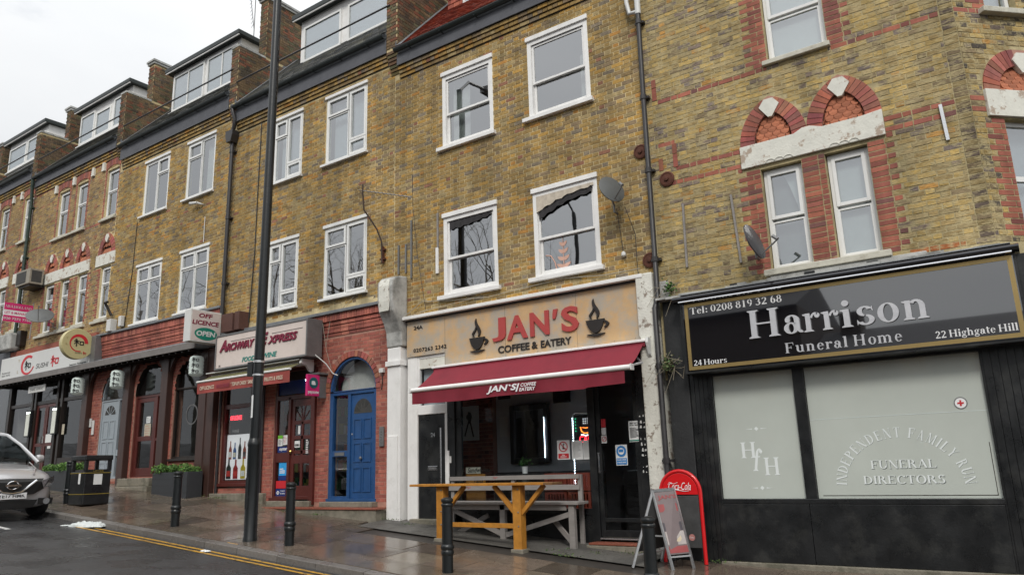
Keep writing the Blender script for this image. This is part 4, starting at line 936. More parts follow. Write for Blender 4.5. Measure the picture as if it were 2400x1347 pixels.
t = MB().tube([(-9.145, -.05, -.72), (-9.145, -.05, .72)], .014, 10); t.tube([(-9.145, -.05, .5), (-9.145, .01, .5)], .008, 6); t.tube([(-9.145, -.05, -.5), (-9.145, .01, -.5)], .008, 6); t.build('pull_handle', M_chrome, dr, smooth=True)
bx('doorstep', M_concrete, H24, -9.85, -9.0, -.14, .06, -1.15, -.90, bev=.015)
# shop window
fr = MB(); fr.box(-9.005, -8.83, -.03, .06, -1.25, 1.86); fr.box(-8.83, -8.70, -.0, .06, -1.2, 1.86); fr.box(-8.70, -6.06, -.0, .06, 1.70, 1.86); fr.box(-6.06, -5.93, -.02, .07, -1.3, 1.86); fr.box(-8.70, -6.06, -.01, .06, -.80, -.70)
fr.box(-5.93, -5.17, .0, .06, 1.62, 1.86); fr.box(-5.17, -4.985, -.02, .06, -1.4, 1.86)
sw = fr.build('shop_window', M_black, H24, bev=.006)
pane(sw, -8.70, -6.06, -.70, 1.70, .03, G_shop)
bx('stall_riser', M_black, H24, -8.83, -6.06, .0, .05, -1.3, -.80, bev=.005)
bx('white_batten', M_white, H24, -9.0, -8.955, -.05, -.032, -.32, .30)
bx('meter_box', M_plaswhite, H24, -8.95, -8.905, -.05, -.032, .08, .2)
d = MB(); ring(d, -5.925, -5.175, -1.12, 1.615, .075, .01, .055, .10); d.box(-5.85, -5.25, .012, .05, -.90, -.84)
dd = d.build('cafe_door', M_black, H24, bev=.004); pane(dd, -5.85, -5.25, -1.02, 1.54, .03, G_shop)
bx('threshold', M_alu, dd, -5.93, -5.17, -.03, .05, -1.155, -1.135); t = MB().tube([(-5.87, -.05, -.16), (-5.87, -.05, .16)], .013, 8); t.tube([(-5.87, -.05, .14), (-5.87, .012, .14)], .008, 6); t.tube([(-5.87, -.05, -.14), (-5.87, .012, -.14)], .008, 6); t.build('handle', M_chrome, dd, smooth=True)
st = bx('step', M_concrete, H24, -6.05, -4.985, -.28, .05, -1.5, -1.215, bev=.02)
x = -6.0
while x < -5.05: bx('step_tile', M_redtile, st, x, x+.145, -.285, -.12, -1.213, -1.185, bev=.004); x += .15
bx('step_tile', M_redtile, st, -6.0, -5.02, -.118, .0, -1.213, -1.19)
# the inside of the cafe
def K(x, y): return x*(10.8+y)/10.85
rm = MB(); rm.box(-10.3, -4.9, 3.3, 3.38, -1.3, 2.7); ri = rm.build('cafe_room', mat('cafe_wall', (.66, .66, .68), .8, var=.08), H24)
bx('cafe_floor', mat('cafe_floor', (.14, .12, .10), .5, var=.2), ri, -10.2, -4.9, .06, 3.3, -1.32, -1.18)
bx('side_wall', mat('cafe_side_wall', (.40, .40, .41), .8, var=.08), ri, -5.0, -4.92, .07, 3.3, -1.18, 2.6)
Yw = 1.3; f_ = (10.8+Yw)/10.85
brick_wall(bx('brick_pillar', M_mortar3, ri, -8.73*f_-.5, -8.02*f_, Yw, Yw+.15, -1.18, 2.6), -8.73*f_-.5, -8.02*f_, -1.1, 2.6, pal=RED, seed=5, Y=Yw-.012, m=M_rbrick)
bx('inner_panel', mat('cafe_panel', (.62, .63, .66), .8, var=.08), ri, -8.0*f_, -6.0*f_, Yw+.1, Yw+.16, -1.18, 2.6)
pic = bx('picture', M_paper, ri, -8.72*f_, -8.31*f_, Yw-.06, Yw-.02, .46*f_, 1.07*f_)
rg = random.Random(9); t = MB(); px_ = -8.5*f_
pts = [(px_+.07*math.cos(a)*rg.uniform(.6, 1.3), .98+.12*math.sin(a)*rg.uniform(.7, 1.2)) for a in [i*.5 for i in range(12)]]; yp = Yw-.065; t.prism(pts, yp-.003, yp+.003)
t.beam((px_-.02, yp, .88), (px_-.12, yp, .60), .03, .006, up=(0, 1, 0)); t.beam((px_+.02, yp, .88), (px_+.10, yp, .58), .03, .006, up=(0, 1, 0)); t.build('picture_motif', M_blackp, pic)
Ym = 1.25; f_ = (10.8+Ym)/10.85
mr_ = MB(); ring(mr_, -7.66*f_, -6.86*f_, .02*f_, 1.02*f_, .11, Ym, Ym+.1); mf = mr_.build('mirror_frame', M_black, ri, bev=.02)
bx('mirror', mat('mirror_glass', (.35, .37, .4), .06, 1, var=.05, bump=0), mf, -7.66*f_+.1, -6.86*f_-.1, Ym+.05, Ym+.06, .02*f_+.1, 1.02*f_-.1)
bx('small_picture', M_black, ri, -7.9*f_, -7.65*f_, Yw-.03, Yw, 1.15*f_, 1.42*f_); bx('small_picture', M_black, ri, -6.75*f_, -6.42*f_, Yw-.03, Yw, 1.0*f_, 1.28*f_); bx('sheet_on_wall', M_paper, ri, -7.98*f_+.02, -7.80*f_, Yw+.09, Yw+.10, .5*f_, .85*f_)
M_led = mat('led_white', (.8, .85, 1), .5, emit=(.75, .85, 1), estr=28)
for nm, x, y, z0, z1 in (('a', -6.93*f_, Ym-.02, .12*f_, .78*f_), ('b', -6.42, .12, -.35, .74)):
    t = MB(); z = z0
    while z < z1: t.lathe((x, y, z), [(.0, -.006), (.009, 0), (0, .006)], 6); z += .04
    t.build('led_strip', M_led, ri, kind='stuff')
t = MB().tube([(-6.42, .12, .74), (-6.40, .12, .80), (-6.35, .12, .82), (-6.12, .12, .80)], .012, 6); t.build('led_channel', M_alu, ri)
for x0, x1 in ((-8.4, -7.3), (-7.2, -6.35)): bx('sofa', mat('dark_leather', (.018, .015, .014), .45, var=.2), ri, x0, x1, .55, 1.1, -1.18, -.12, bev=.06)
bx('counter', mat('counter_wood', (.045, .035, .03), .5), ri, -6.3, -5.1, 1.6, 2.2, -1.18, -.15, bev=.01)
bx('glass_shelf', M_alu, ri, -6.2, -5.15, 1.58, 1.6, -.16, -.14); bx('menu_board', M_paper, ri, -7.2, -6.0, 3.2, 3.28, .9, 1.5)
bx('painted_board', mat('orange_board', (.30, .13, .02), .6), ri, -8.68, -8.25, .10, .115, -.70, -.13); bx('painted_board', mat('cream_board', (.42, .40, .34), .6), ri, -8.68, -8.35, .095, .11, -.12, -.01)
text(ri, 'Sandwiches', (-8.64, .093, -.10), UX, NY, .50, .08, M_blackp, 'lettering', .002, .01, .3); text(ri, 'Pasta', (-8.5, .098, -.28), UX, NY, .2, .08, M_blackp, 'lettering', .002, .01, .3)
text(ri, 'Panini', (-6.36, .093, .00), UX, NY, .26, .06, M_whitep, 'lettering', .002, .01, .3)
for x0, z0 in ((-7.0, -.72), (-6.55, -.72), (-7.0, -.42), (-6.55, -.42)):
    cr_ = thing('plastic_crate', (x0+.2, .3, z0), {(-7.0, -.72): 'red plastic crate behind the cafe window, lower left of the stack', (-6.55, -.72): 'red plastic crate behind the cafe window, lower right by the door', (-7.0, -.42): 'red plastic crate behind the cafe window, upper left of the stack', (-6.55, -.42): 'red plastic crate behind the cafe window, upper right by the door'}[(x0, z0)], 'crate', 'red crates behind the cafe window')
    t = MB(); ring(t, x0, x0+.42, z0, z0+.27, .03, .09, .11)
    for k in range(7): t.box(x0+.04+k*.055, x0+.06+k*.055, .092, .108, z0+.03, z0+.24)
    t.box(x0, x0+.42, .36, .38, z0, z0+.27); t.box(x0, x0+.02, .11, .36, z0, z0+.27); t.box(x0+.4, x0+.42, .11, .36, z0, z0+.27); t.box(x0, x0+.42, .09, .38, z0-.01, z0); t.build('crate_shell', mat('crate_plastic', (.26, .05, .03), .45), cr_)
bx('window_shelf', M_innerd, ri, -8.7, -6.06, .08, .5, -.80, -.74)
# cafe neon sign
ns = thing('neon_sign', (-6.2, .1, .3), 'lit neon cafe sign with an orange cup and red letters in the cafe window', 'neon sign')
bx('sign_backing', M_black, ns, -6.40, -6.0, .13, .15, .30, .78)
def glow(n, c, s=5): return mat(n, c, .5, emit=c, estr=s, bump=0)
t = MB(); cx, cz = -6.17, .58
t.tube([(cx-.10, .11, cz), (cx-.08, .11, cz-.07), (cx-.03, .11, cz-.10), (cx+.03, .11, cz-.10), (cx+.08, .11, cz-.07), (cx+.10, .11, cz), (cx, .11, cz-.02), (cx-.10, .11, cz), (cx, .11, cz+.015), (cx+.10, .11, cz)], .006, 6); t.tube([(cx+.09, .11, cz-.01), (cx+.135, .11, cz), (cx+.12, .11, cz-.06), (cx+.075, .11, cz-.06)], .006, 6)
t.build('neon_cup', glow('neon_orange', (1, .22, .03), 4), ns)
MB().tube([(cx-.09, .11, cz-.12), (cx, .11, cz-.14), (cx+.09, .11, cz-.12)], .007, 6).build('neon_saucer', glow('neon_white', (.9, .95, 1), 4), ns)
t = MB()
for k in range(3):
    for j in range(3): t.lathe((cx-.04+.04*k, .11, cz+.06+.035*j), [(0, -.006), (.007, 0), (0, .006)], 6)
t.build('neon_steam', glow('neon_white', (.9, .95, 1), 4), ns, kind='stuff')
text(ns, 'CAFE', (-6.30, .12, .33), UX, NY, .26, .11, glow('neon_red', (1, .03, .05), 4), 'neon_letters', .004, -.005)
t = MB()
for k in range(5): t.lathe((-6.36, .11, .52+.05*k), [(0, -.006), (.007, 0), (0, .006)], 6); t.lathe((-6.03, .11, .38+.05*k), [(0, -.006), (.007, 0), (0, .006)], 6)
t.build('neon_dots', glow('neon_green', (.02, .8, .35), 4), ns, kind='stuff')
# notices on the glass
def notice(x0, x1, z0, z1, y, label, m=M_paper, body=None, name='notice', cat='notice'):
    t = MB(); n_ = 8
    for i in range(n_):
        a = x0+(x1-x0)*i/n_; b = x0+(x1-x0)*(i+1)/n_; w1 = .002*math.sin(i*1.3); w2 = .002*math.sin((i+1)*1.3)
        t.quad((a, y-.003+w1, z0), (b, y-.003+w2, z0), (b, y-.003+w2, z1), (a, y-.003+w1, z1))
    t.box(x0, x1, y-.0004, y, z0, z1)
    o = thing(name, ((x0+x1)/2, y, z0), label, cat); s_ = t.build('sheet', m, o)
    return o
def lines(o, x0, x1, z0, z1, y, n, m=M_blackp, th=.006, seed=1):
    t = MB(); rg = random.Random(seed)
    for i in range(n):
        z = z1-(z1-z0)*(i+.5)/n; t.box(x0, x0+(x1-x0)*rg.uniform(.6, 1), y-.0016, y, z-th/2, z+th/2)
    t.build('small_print', m, o, kind='stuff')
Yg = .024
o = notice(-6.68, -6.44, .07, .38, Yg, 'white notice with a red no sitting symbol stuck to the cafe window')
bx('red_panel', M_red, o, -6.66, -6.46, Yg-.009, Yg-.006, .09, .165); text(o, 'No', (-6.585, Yg-.011, .13), UX, NY, .05, .025, M_whitep, ext=.001, bold=.02); text(o, 'sitting', (-6.62, Yg-.011, .097), UX, NY, .12, .03, M_whitep, ext=.001, bold=.02)
t = MB()
def circ(t, cx, cz, r0, r1, y0, y1, n=24):
    for i in range(n):
        a, b = 2*PI*i/n, 2*PI*(i+1)/n; t.prism([(cx+r0*math.cos(a), cz+r0*math.sin(a)), (cx+r1*math.cos(a), cz+r1*math.sin(a)), (cx+r1*math.cos(b), cz+r1*math.sin(b)), (cx+r0*math.cos(b), cz+r0*math.sin(b))], y0, y1)
circ(t, -6.56, .275, .070, .084, Yg-.010, Yg-.007); t.beam((-6.615, Yg-.009, .33), (-6.505, Yg-.009, .22), .012, .003, up=(0, 1, 0)); t.build('prohibition_ring', M_red, o)
t = MB(); t.lathe((-6.55, Yg-.008, .315), [(.013, 0), (.013, .002)], 10, axis='y'); t.prism([(-6.575, .25), (-6.55, .25), (-6.55, .30), (-6.57, .30)], Yg-.0085, Yg-.0065); t.prism([(-6.575, .235), (-6.515, .235), (-6.515, .252), (-6.575, .252)], Yg-.0085, Yg-.0065); t.build('seated_figure', M_blackp, o)
o = notice(-6.40, -6.195, .06, .365, Yg, 'left one of two plain white menu sheets side by side under the neon sign'); lines(o, -6.38, -6.22, .09, .34, Yg-.005, 14, mat('grey_print', (.42, .43, .42), .7))
o = notice(-6.185, -5.995, .06, .365, Yg, 'right one of two plain white menu sheets side by side under the neon sign'); lines(o, -6.17, -6.02, .09, .34, Yg-.005, 14, mat('grey_print', (.42, .43, .42), .7), seed=4)
o = notice(-5.83, -5.75, .55, .68, .02, 'small red sticker above two white ones at the edge of the cafe door', M_red, name='sticker', cat='sticker')
o = notice(-5.83, -5.75, .43, .54, .02, 'plain white sticker between the red one and the no smoking sticker', name='sticker', cat='sticker')
o = notice(-5.84, -5.745, .30, .42, .02, 'small no smoking sticker at the left edge of the cafe door', name='sticker', cat='sticker'); t = MB(); circ(t, -5.79, .365, .032, .04, .012, .015, 18); t.beam((-5.815, .0135, .34), (-5.765, .0135, .39), .006, .002, up=(0, 1, 0)); t.build('prohibition_ring', M_red, o)
o = notice(-5.34, -5.14, .30, .62, .005, 'white printed sheet with a green edge beside the cafe door'); lines(o, -5.32, -5.16, .36, .52, -.002, 9); text(o, 'HELP US TO', (-5.32, -.001, .575), UX, NY, .16, .02, M_blackp, ext=.001, bold=.02); text(o, 'STAY SAFE', (-5.32, -.001, .545), UX, NY, .16, .02, M_blackp, ext=.001, bold=.02); bx('green_edge', M_green, o, -5.34, -5.14, -.001, .001, .31, .33)
o = notice(-5.60, -5.40, -.05, .265, .02, 'white and blue face mask notice stuck on the cafe door'); bx('blue_panel', M_bluep, o, -5.59, -5.41, .0115, .014, -.035, .06); text(o, 'PLEASE WEAR', (-5.58, .010, .025), UX, NY, .16, .02, M_whitep, ext=.001, bold=.02); text(o, 'A FACE MASK', (-5.58, .010, -.015), UX, NY, .16, .02, M_whitep, ext=.001, bold=.02)
MB().lathe((-5.50, .014, .165), [(.085, 0), (.085, .003)], 28, axis='y').build('blue_disc', M_bluep, o)
t = MB(); t.lathe((-5.50, .0105, .165), [(.052, 0), (.052, .002)], 20, axis='y'); t.build('face_symbol', M_whitep, o); bx('mask_symbol', M_bluep, o, -5.54, -5.46, .0065, .0080, .15, .195, bev=.003)
t = MB(); rg = random.Random(4)
for k in range(11):
    z = .68-.085*k-rg.uniform(0, .02)
    if k in (3, 8): continue
    for q in (0, 1):
        a = -5.14+.055*q+rg.uniform(0, .012); w_ = rg.uniform(.012, .04); h_ = rg.uniform(.012, .05); t.prism([(a, z), (a+w_, z+rg.uniform(-.008, .008)), (a+w_*rg.uniform(.7, 1), z+h_), (a+rg.uniform(0, .01), z+h_*rg.uniform(.6, 1))], -.0235, -.0215)
t.build('sticker_scraps', M_plaswhite, H24, kind='stuff')
# flower pot on the window ledge inside
def leaves(name, par, fn, n, size, cols, seed=1, **tags):
    rg = random.Random(seed); mb = MB()
    for i in range(n):
        p = Vector(fn(rg)); s = size*rg.uniform(.6, 1.3); d = Vector((rg.gauss(0, 1), rg.gauss(0, 1), rg.gauss(0, .8))).normalized(); sd = d.cross(Vector((rg.gauss(0, 1), rg.gauss(0, 1), rg.gauss(0, 1)))).normalized()*s*.38
        c = rg.choice(cols); v = rg.uniform(.6, 1.35); c = tuple(q*v for q in c); d = d*s; up = d.cross(sd).normalized()*s*.12
        mb.add([p, p+d*.5+sd+up, p+d, p+d*.5-sd+up], [(0, 1, 2), (0, 2, 3)], c)
    return mb.build(name, M_leaf, par, **tags)
o = thing('flower_pot', (-7.46, .2, -.74), 'small white flower pot with a green plant on the cafe window ledge', 'flower pot')
MB().lathe((-7.46, .2, -.14), [(.045, -.0), (.055, .12), (.06, .12)], 14).build('pot', M_whitep, o, smooth=True); bx('pot_stand', M_innerd, o, -7.5, -7.42, .16, .24, -.74, -.14)
leaves('foliage', o, lambda r: (-7.46+r.gauss(0, .05), .2+r.gauss(0, .04), .0+abs(r.gauss(0, .05))), 70, .05, [(.03, .10, .02), (.05, .14, .03)])

# cafe fascia sign
M_fboard = mat('weathered_fascia_board', (.56, .37, .19), .65, var=.12, vscale=3, bump=.1, bscale=30, dirt=.95, dscale=1.9, dcol=(.40, .36, .30), dth=(.42, .58))
cs = thing('fascia_sign', (-7.5, -.05, 1.83), 'weathered buff cafe fascia board with big red letters between two black coffee cups', 'shop sign')
MB().prism([(-9.99, 2.11), (-9.03, 2.11), (-9.03, 1.80), (-4.99, 1.80), (-4.99, 2.80), (-9.99, 2.80)], -.05, -.01).build('sign_board', M_fboard, cs)
bx('backing_wall', M_dirtywhite, H24, -10.0, -4.985, .0, .1, 1.86, 2.93)
bx('top_moulding', M_white, cs, -10.02, -4.86, -.16, .0, 2.835, 2.90, bev=.01); bx('dark_trim', M_dark, cs, -10.0, -4.94, -.075, -.0, 2.80, 2.833); bx('dark_trim', M_dark, cs, -4.99, -4.955, -.07, -.01, 1.83, 2.80)
for x in (-9.02, -7.62, -6.15): bx('board_seam', M_innerd, cs, x, x+.004, -.0512, -.0495, 1.82, 2.79)
t = MB()
for k in range(14):
    for z in (1.9, 2.76): t.lathe((-9.9+.37*k, -.05, z if k > 2 else max(z, 2.15)), [(.007, 0), (.007, .003)], 6, axis='y')
t.build('fixing_screws', M_steelgrey, cs, kind='stuff')
M_jred = mat('faded_red_letters', (.40, .055, .05), .5, var=.08)
M_jblack = mat('black_letters', (.02, .016, .014), .45, var=.1, bump=0)
for s_, x_, w_, z_, h_ in (('J', -7.89, .295, 2.165, .42), ('A', -7.565, .44, 2.16, .42), ('N', -7.07, .39, 2.16, .42), ("'", -6.60, .10, 2.41, .165), ('S', -6.43, .335, 2.155, .43)): text(cs, s_, (x_, -.052, z_), UX, NY, w_, h_, M_jred, 'letter', .03, .028, .2 if s_ == "'" else 0)
text(cs, 'COFFEE', (-7.78, -.052, 1.945), UX, NY, .675, .13, M_jblack, 'lettering', .012, .022); text(cs, '&', (-7.06, -.052, 1.945), UX, NY, .125, .125, M_jblack, 'lettering', .012, .022); text(cs, 'EATERY', (-6.87, -.052, 1.945), UX, NY, .61, .125, M_jblack, 'lettering', .012, .022)
text(cs, '24A', (-9.80, -.052, 2.63), UX, NY, .225, .075, M_jblack, 'lettering', .008, .012); text(cs, '0207263 2342', (-9.81, -.052, 2.185), UX, NY, .83, .075, M_jblack, 'lettering', .008, .012, spacing=1.15)
def cup(x, z):
    """cup symbol: bowl, handle, saucer and two wisps of steam"""
    t = MB(); w = .35
    bowl = [(x-.175, z+.0)]+[(x-.165+.33*i/10, z-.22*math.sin(PI*(i/10))**.55) for i in range(1, 10)]+[(x+.175, z)]
    t.prism(bowl, -.085, -.053)
    a = [(x+.17+.085*math.sin(PI*i/8), z-.02-.135*i/8) for i in range(9)]; b = [(x+.16+.045*math.sin(PI*i/8), z-.045-.09*i/8) for i in range(9)]
    for i in range(8): t.prism([a[i], a[i+1], b[i+1], b[i]], -.083, -.055)
    t.build('cup_symbol', M_jblack, cs)
    t = MB(); t.prism([(x-.17, z-.235)]+[(x-.17+.34*i/8, z-.235-.045*math.sin(PI*i/8)) for i in range(1, 8)]+[(x+.17, z-.235)], -.085, -.053); t.build('saucer_symbol', M_jblack, cs)
    t = MB()
    def wisp(x0, z0, h, w, s):
        L_, R_ = [], []
        for i in range(9):
            u = i/8; cx = x0+s*.035*math.sin(u*2*PI*.8+.4); ww = w*math.sin(PI*min(1, u*.95+.05))**.8*.5; L_.append((cx-ww, z0+h*u)); R_.append((cx+ww, z0+h*u))
        for i in range(8): t.prism([L_[i], R_[i], R_[i+1], L_[i+1]], -.085, -.055)
    wisp(x+.02, z+.012, .34, .062, 1.2); wisp(x-.055, z+.02, .18, .045, -1); t.build('steam_symbol', M_jblack, cs)
cup(-8.24, 2.29); cup(-5.785, 2.29)
# cafe awning
aw = thing('awning', (-7, -.2, 1.8), 'dark red cafe awning with a white front bar and white lettering on its valance', 'awning', 'awnings over the shops')
bx('cassette', M_white, aw, -9.22, -4.83, -.22, -.06, 1.80, 1.845, bev=.01); bx('cassette_box', M_maroon, aw, -9.18, -4.87, -.20, -.06, 1.73, 1.798)
MB().prism([(-.05, 1.55), (-.05, 1.86), (-.25, 1.86), (-.27, 1.78), (-.2, 1.6), (-.14, 1.55)], -4.83, -4.79, plane='yz').build('end_bracket', M_plaswhite, aw, bev=.006)
t = MB(); n = 24
for i in range(n):
    for j in range(6):
        x0_ = -9.14+(4.24)*i/n; x1_ = -9.14+4.24*(i+1)/n; f_ = lambda x, v: (x+.06*v*(1 if x < -7 else 1), -.2-.64*v, 1.765-.41*v-.034*math.sin(PI*v)*(1+.3*math.sin(x*3))+.006*math.sin(x*11+v*3)*math.sin(PI*v))
        t.quad(f_(x0_, j/6), f_(x1_, j/6), f_(x1_, (j+1)/6), f_(x0_, (j+1)/6))
t.build('awning_cloth', M_maroon, aw, smooth=True)
t = MB().tube([(-9.10, -.88, 1.345), (-4.80, -.88, 1.345)], .040, 12); t.build('front_bar', M_white, aw, smooth=True)
bx('bar_end', M_plaswhite, aw, -9.125, -9.10, -.93, -.83, 1.295, 1.39, .008); bx('bar_end', M_plaswhite, aw, -4.80, -4.775, -.93, -.83, 1.295, 1.39, .008)
t = MB(); n = 60
for i in range(n):
    x0_ = -9.09+4.18*i/n; x1_ = -9.09+4.18*(i+1)/n; wv = lambda x: -.885-.012*math.sin(x*5)-.008*math.sin(x*13+1); zb = lambda x: 1.095+.008*math.sin(x*2.5)+(0.02 if x > -5.6 else 0)
    t.quad((x0_, -.885, 1.32), (x1_, -.885, 1.32), (x1_, wv(x1_), zb(x1_)), (x0_, wv(x0_), zb(x0_)))
t.build('valance', M_maroon, aw, smooth=True)
text(aw, "JAN`S|", (-7.42, -.91, 1.145), UX, NY, .66, .13, M_whitep, ext=.001, bold=.03, shear=.25); text(aw, 'COFFEE', (-6.74, -.91, 1.215), UX, NY, .30, .055, M_whitep, ext=.001, bold=.02, shear=.2); text(aw, 'EATERY', (-6.77, -.91, 1.145), UX, NY, .31, .055, M_whitep, ext=.001, bold=.02, shear=.2)
for x in (-8.7, -5.2): MB().tube([(x, -.15, 1.72), (x+.4, -.5, 1.44), (x+.05, -.86, 1.33)], .018, 6).build('folding_arm', M_alu, aw)

# ================================================================== shopfront of 26
RB = [(-15.98, -14.43, -.30, 2.32), (-14.03, -12.68, -.75, 2.25), (-12.24, -10.87, -.57, 1.60)]
sw26 = wall_mesh(-16.15, -10.42, -.95, 3.27, RB, arches=[(-11.555, 1.60, .685, .70)], reveal=.25).build('shopfront_wall', M_mortar3, H26)
ina = lambda x, z: z > 1.58 and math.hypot((x+11.555)/.82, (z-1.6)/.84) < 1
brick_wall(sw26, -16.15, -10.42, -.62, 2.82, RB, pal=REDP, seed=15, m=M_rbrick, skip=ina, z_ref=.0)
def corbel_fascia(par, X0, X1, z0, z1, seed, bands=3):
    rg = random.Random(seed); t = MB()
    for i in range(bands):
        z = z0+(.16*i); x = X0
        while x < X1:
            b = min(X1, x+.225)-.009
            if b > x+.02: c = pick(REDP, rg); v = rg.uniform(.8, 1.15); t.box(x, b, -.03-.02*i, .02, z+.075, z+.150, tuple(q*v for q in c)); t.box(x, b, -.01-.02*i, .02, z, z+.066, tuple(q*v*.9 for q in c))
            x += .225
    z = z0+.16*bands
    t.m = 0; x = X0
    while x < X1-.02: c = pick(REDP, rg); v = rg.uniform(.85, 1.2); t.box(x, min(X1, x+.066), -.085-rg.uniform(0, .004), .02, z+.004, z1, tuple(q*v for q in c)); x += .075
    t.build('corbel_bricks', M_rbrick, par, kind='stuff')
corbel_fascia(sw26, -12.8, -10.46, 2.80, 3.27-.0, 5, 1+1)
bx('fascia_capping', M_lead, H26, -16.15, -10.44, -.14, .02, 3.272, 3.34, bev=.01); bx('fascia_wall', M_mortar, H26, -16.15, -10.42, .0, .1, 3.2, 3.5)
t = MB(); rg = random.Random(3); nb = 23
for i in range(nb):
    a0, a1 = PI*i/nb, PI*(i+.88)/nb; pt = lambda r, a: (-11.555+r*.69*math.cos(a), 1.60+r*.705*math.sin(a)); t.prism([pt(1, a0), pt(1.17, a0), pt(1.17, a1), pt(1, a1)], -.015, .05, tuple(q*rg.uniform(.75, 1.1) for q in pick(REDP, rg)))
t.build('arch', M_rbrick, sw26)
# blue door with side light and arched fanlight
f = MB(); f.box(-12.24, -12.14, .02, .12, -.55, 1.6); f.box(-10.95, -10.87, .02, .12, -.55, 1.6); f.box(-12.14, -10.95, .02, .12, 1.53, 1.62); f.box(-11.70, -11.62, .021, .119, -.55, 1.53); f.box(-12.14, -11.70, .025, .11, .28, .40); f.box(-12.14, -11.70, .025, .11, -.55, -.5); f.box(-12.26, -10.84, -.02, .14, -.60, -.545)
for i in range(16):
    a0, a1 = PI*i/16, PI*(i+1)/16; pt = lambda r, a: (-11.555+r*.685*math.cos(a), 1.62+r*.68*math.sin(a)); f.prism([pt(.93, a0), pt(1, a0), pt(1, a1), pt(.93, a1)], .02, .12)
bd = f.build('arched_door', M_blue, H26, bev=.005)
t = MB(); pts = [(-11.555+.64*math.cos(PI*i/16), 1.62+.64*math.sin(PI*i/16)) for i in range(17)]; t.prism(pts, .07, .075); t.build('fanlight_pane', G_shop, bd)
MB().prism(pts, .30, .31).build('pale_blind', M_curt, bd)
pane(bd, -12.14, -11.70, .40, 1.53, .07, G_shop, 'side_light'); pane(bd, -12.14, -11.70, -.50, .28, .07, G_shop, 'side_light'); bx('letterbox', M_steelgrey, bd, -12.06, -11.78, .015, .03, .30, .37)
t = MB(); t.box(-11.62, -10.95, .05, .09, -.545, 1.53); lf = t.build('door_leaf', M_blue, bd, bev=.004)
t = MB()
for a, b in ((-11.54, -11.31), (-11.27, -11.04)):
    for c_, d_ in ((.62, 1.02), (.16, .54), (-.42, .06)): ring(t, a, b, c_, d_, .022, .036, .05)
t.build('panel_moulding', M_blue, lf)
t = MB(); n = 5
for i in range(n):
    a0, a1 = PI*(i+.09)/n, PI*(i+.91)/n; t.prism([(-11.285+.06*math.cos((a0+a1)/2), 1.15+.05*math.sin((a0+a1)/2)), (-11.285+.23*math.cos(a0), 1.15+.26*math.sin(a0)), (-11.285+.24*math.cos((a0+a1)/2), 1.15+.27*math.sin((a0+a1)/2)), (-11.285+.23*math.cos(a1), 1.15+.26*math.sin(a1))], .044, .05)
t.build('sunburst_light', G_shop, lf); t2 = MB(); t2.prism([(-11.285+.26*math.cos(PI*i/10), 1.13+.29*math.sin(PI*i/10)) for i in range(11)], .046, .0495); t2.build('sunburst_shade', M_innerd, lf)
MB().lathe((-11.30, .05, .24), [(.01, 0), (.012, .02), (.03, .03), (.03, .05), (.01, .06)], 12, axis='y').build('door_knob', M_steelgrey, lf, smooth=True)
MB().lathe((-11.58, .05, .72), [(.018, 0), (.018, .012)], 10, axis='y').build('lock', M_chrome, lf)
o = thing('door_entry_panel', (-10.68, -.02, .5), 'grey door entry panel on the red brick right of the blue door', 'intercom'); bx('panel', M_steelgrey, o, -10.74, -10.62, -.035, -.008, .44, .82, bev=.004)
t = MB()
for k in range(5): t.lathe((-10.68, -.036, .52+.05*k), [(.01, 0), (.01, .005)], 8, axis='y')
t.build('buttons', M_chrome, o, kind='stuff')
o = thing('sensor_box', (-10.68, -.02, 1.9), 'small white box with a dark cable on the red brick above the door entry panel', 'sensor'); bx('casing', M_plaswhite, o, -10.73, -10.62, -.07, -.008, 1.88, 1.97, bev=.006); MB().tube([(-10.68, -.03, 1.88), (-10.66, -.04, 1.7), (-10.70, -.02, 1.55)], .01, 6).build('cable', M_blackp, o)
# wine red shop door and side light
f = MB(); ring(f, -14.03, -12.68, -.56, 2.25, .07, .02, .12); f.box(-13.58, -13.50, .02, .12, -.5, 1.62); f.box(-13.96, -12.75, .02, .12, 1.56, 1.66); f.box(-13.96, -13.58, .03, .1, .22, .42); f.box(-12.75, -12.63, -.06, .1, -.66, 2.2); f.box(-14.08, -13.5, -.03, .12, -.60, -.52)
sd_ = f.build('shop_door', M_wine, H26, bev=.005)
pane(sd_, -13.96, -13.58, .42, 1.56, .06, G_shop, 'side_light'); pane(sd_, -13.96, -13.58, -.5, .22, .06, G_shop, 'side_light'); bx('box_sign', M_navy, sd_, -13.96, -12.75, .05, .07, 1.68, 1.98); bx('dark_panel', M_dark, sd_, -13.96, -12.75, .05, .07, 1.985, 2.2)
d = MB(); ring(d, -13.50, -12.75, -.5, 1.56, .11, .05, .09, .22); d.box(-13.17, -13.10, .05, .09, -.28, 1.07)
for z in (.42, .73, 1.05): d.box(-13.39, -12.86, .05, .09, z-.04, z+.04)
d.box(-13.39, -12.86, .052, .088, .18, .36)
lf = d.build('door_leaf', M_wine, sd_, bev=.004); pane(lf, -13.39, -12.86, -.28, 1.45, .065, G_shop)
t = MB()
for i in range(6):
    a = PI*i/5; t.beam((-13.13, .07, 1.08), (-13.13+.25*math.cos(a), .07, 1.08+.36*math.sin(a)), .018, .03, up=(0, 1, 0))
t.build('glazing_bars', M_wine, lf); bx('corner_fill', M_wine, lf, -13.4, -12.85, .052, .086, 1.40, 1.47)
MB().lathe((-13.46, .05, .44), [(.008, 0), (.01, .02), (.03, .03), (.035, .045), (.02, .06)], 12, axis='y').build('brass_knob', mat('brass', (.55, .38, .12), .25, 1), lf, smooth=True)
bx('shop_lamp', glow('tube_lamp', (.8, .9, 1), 9), sd_, -13.0, -12.86, -.02, .0, 1.92, 1.96)
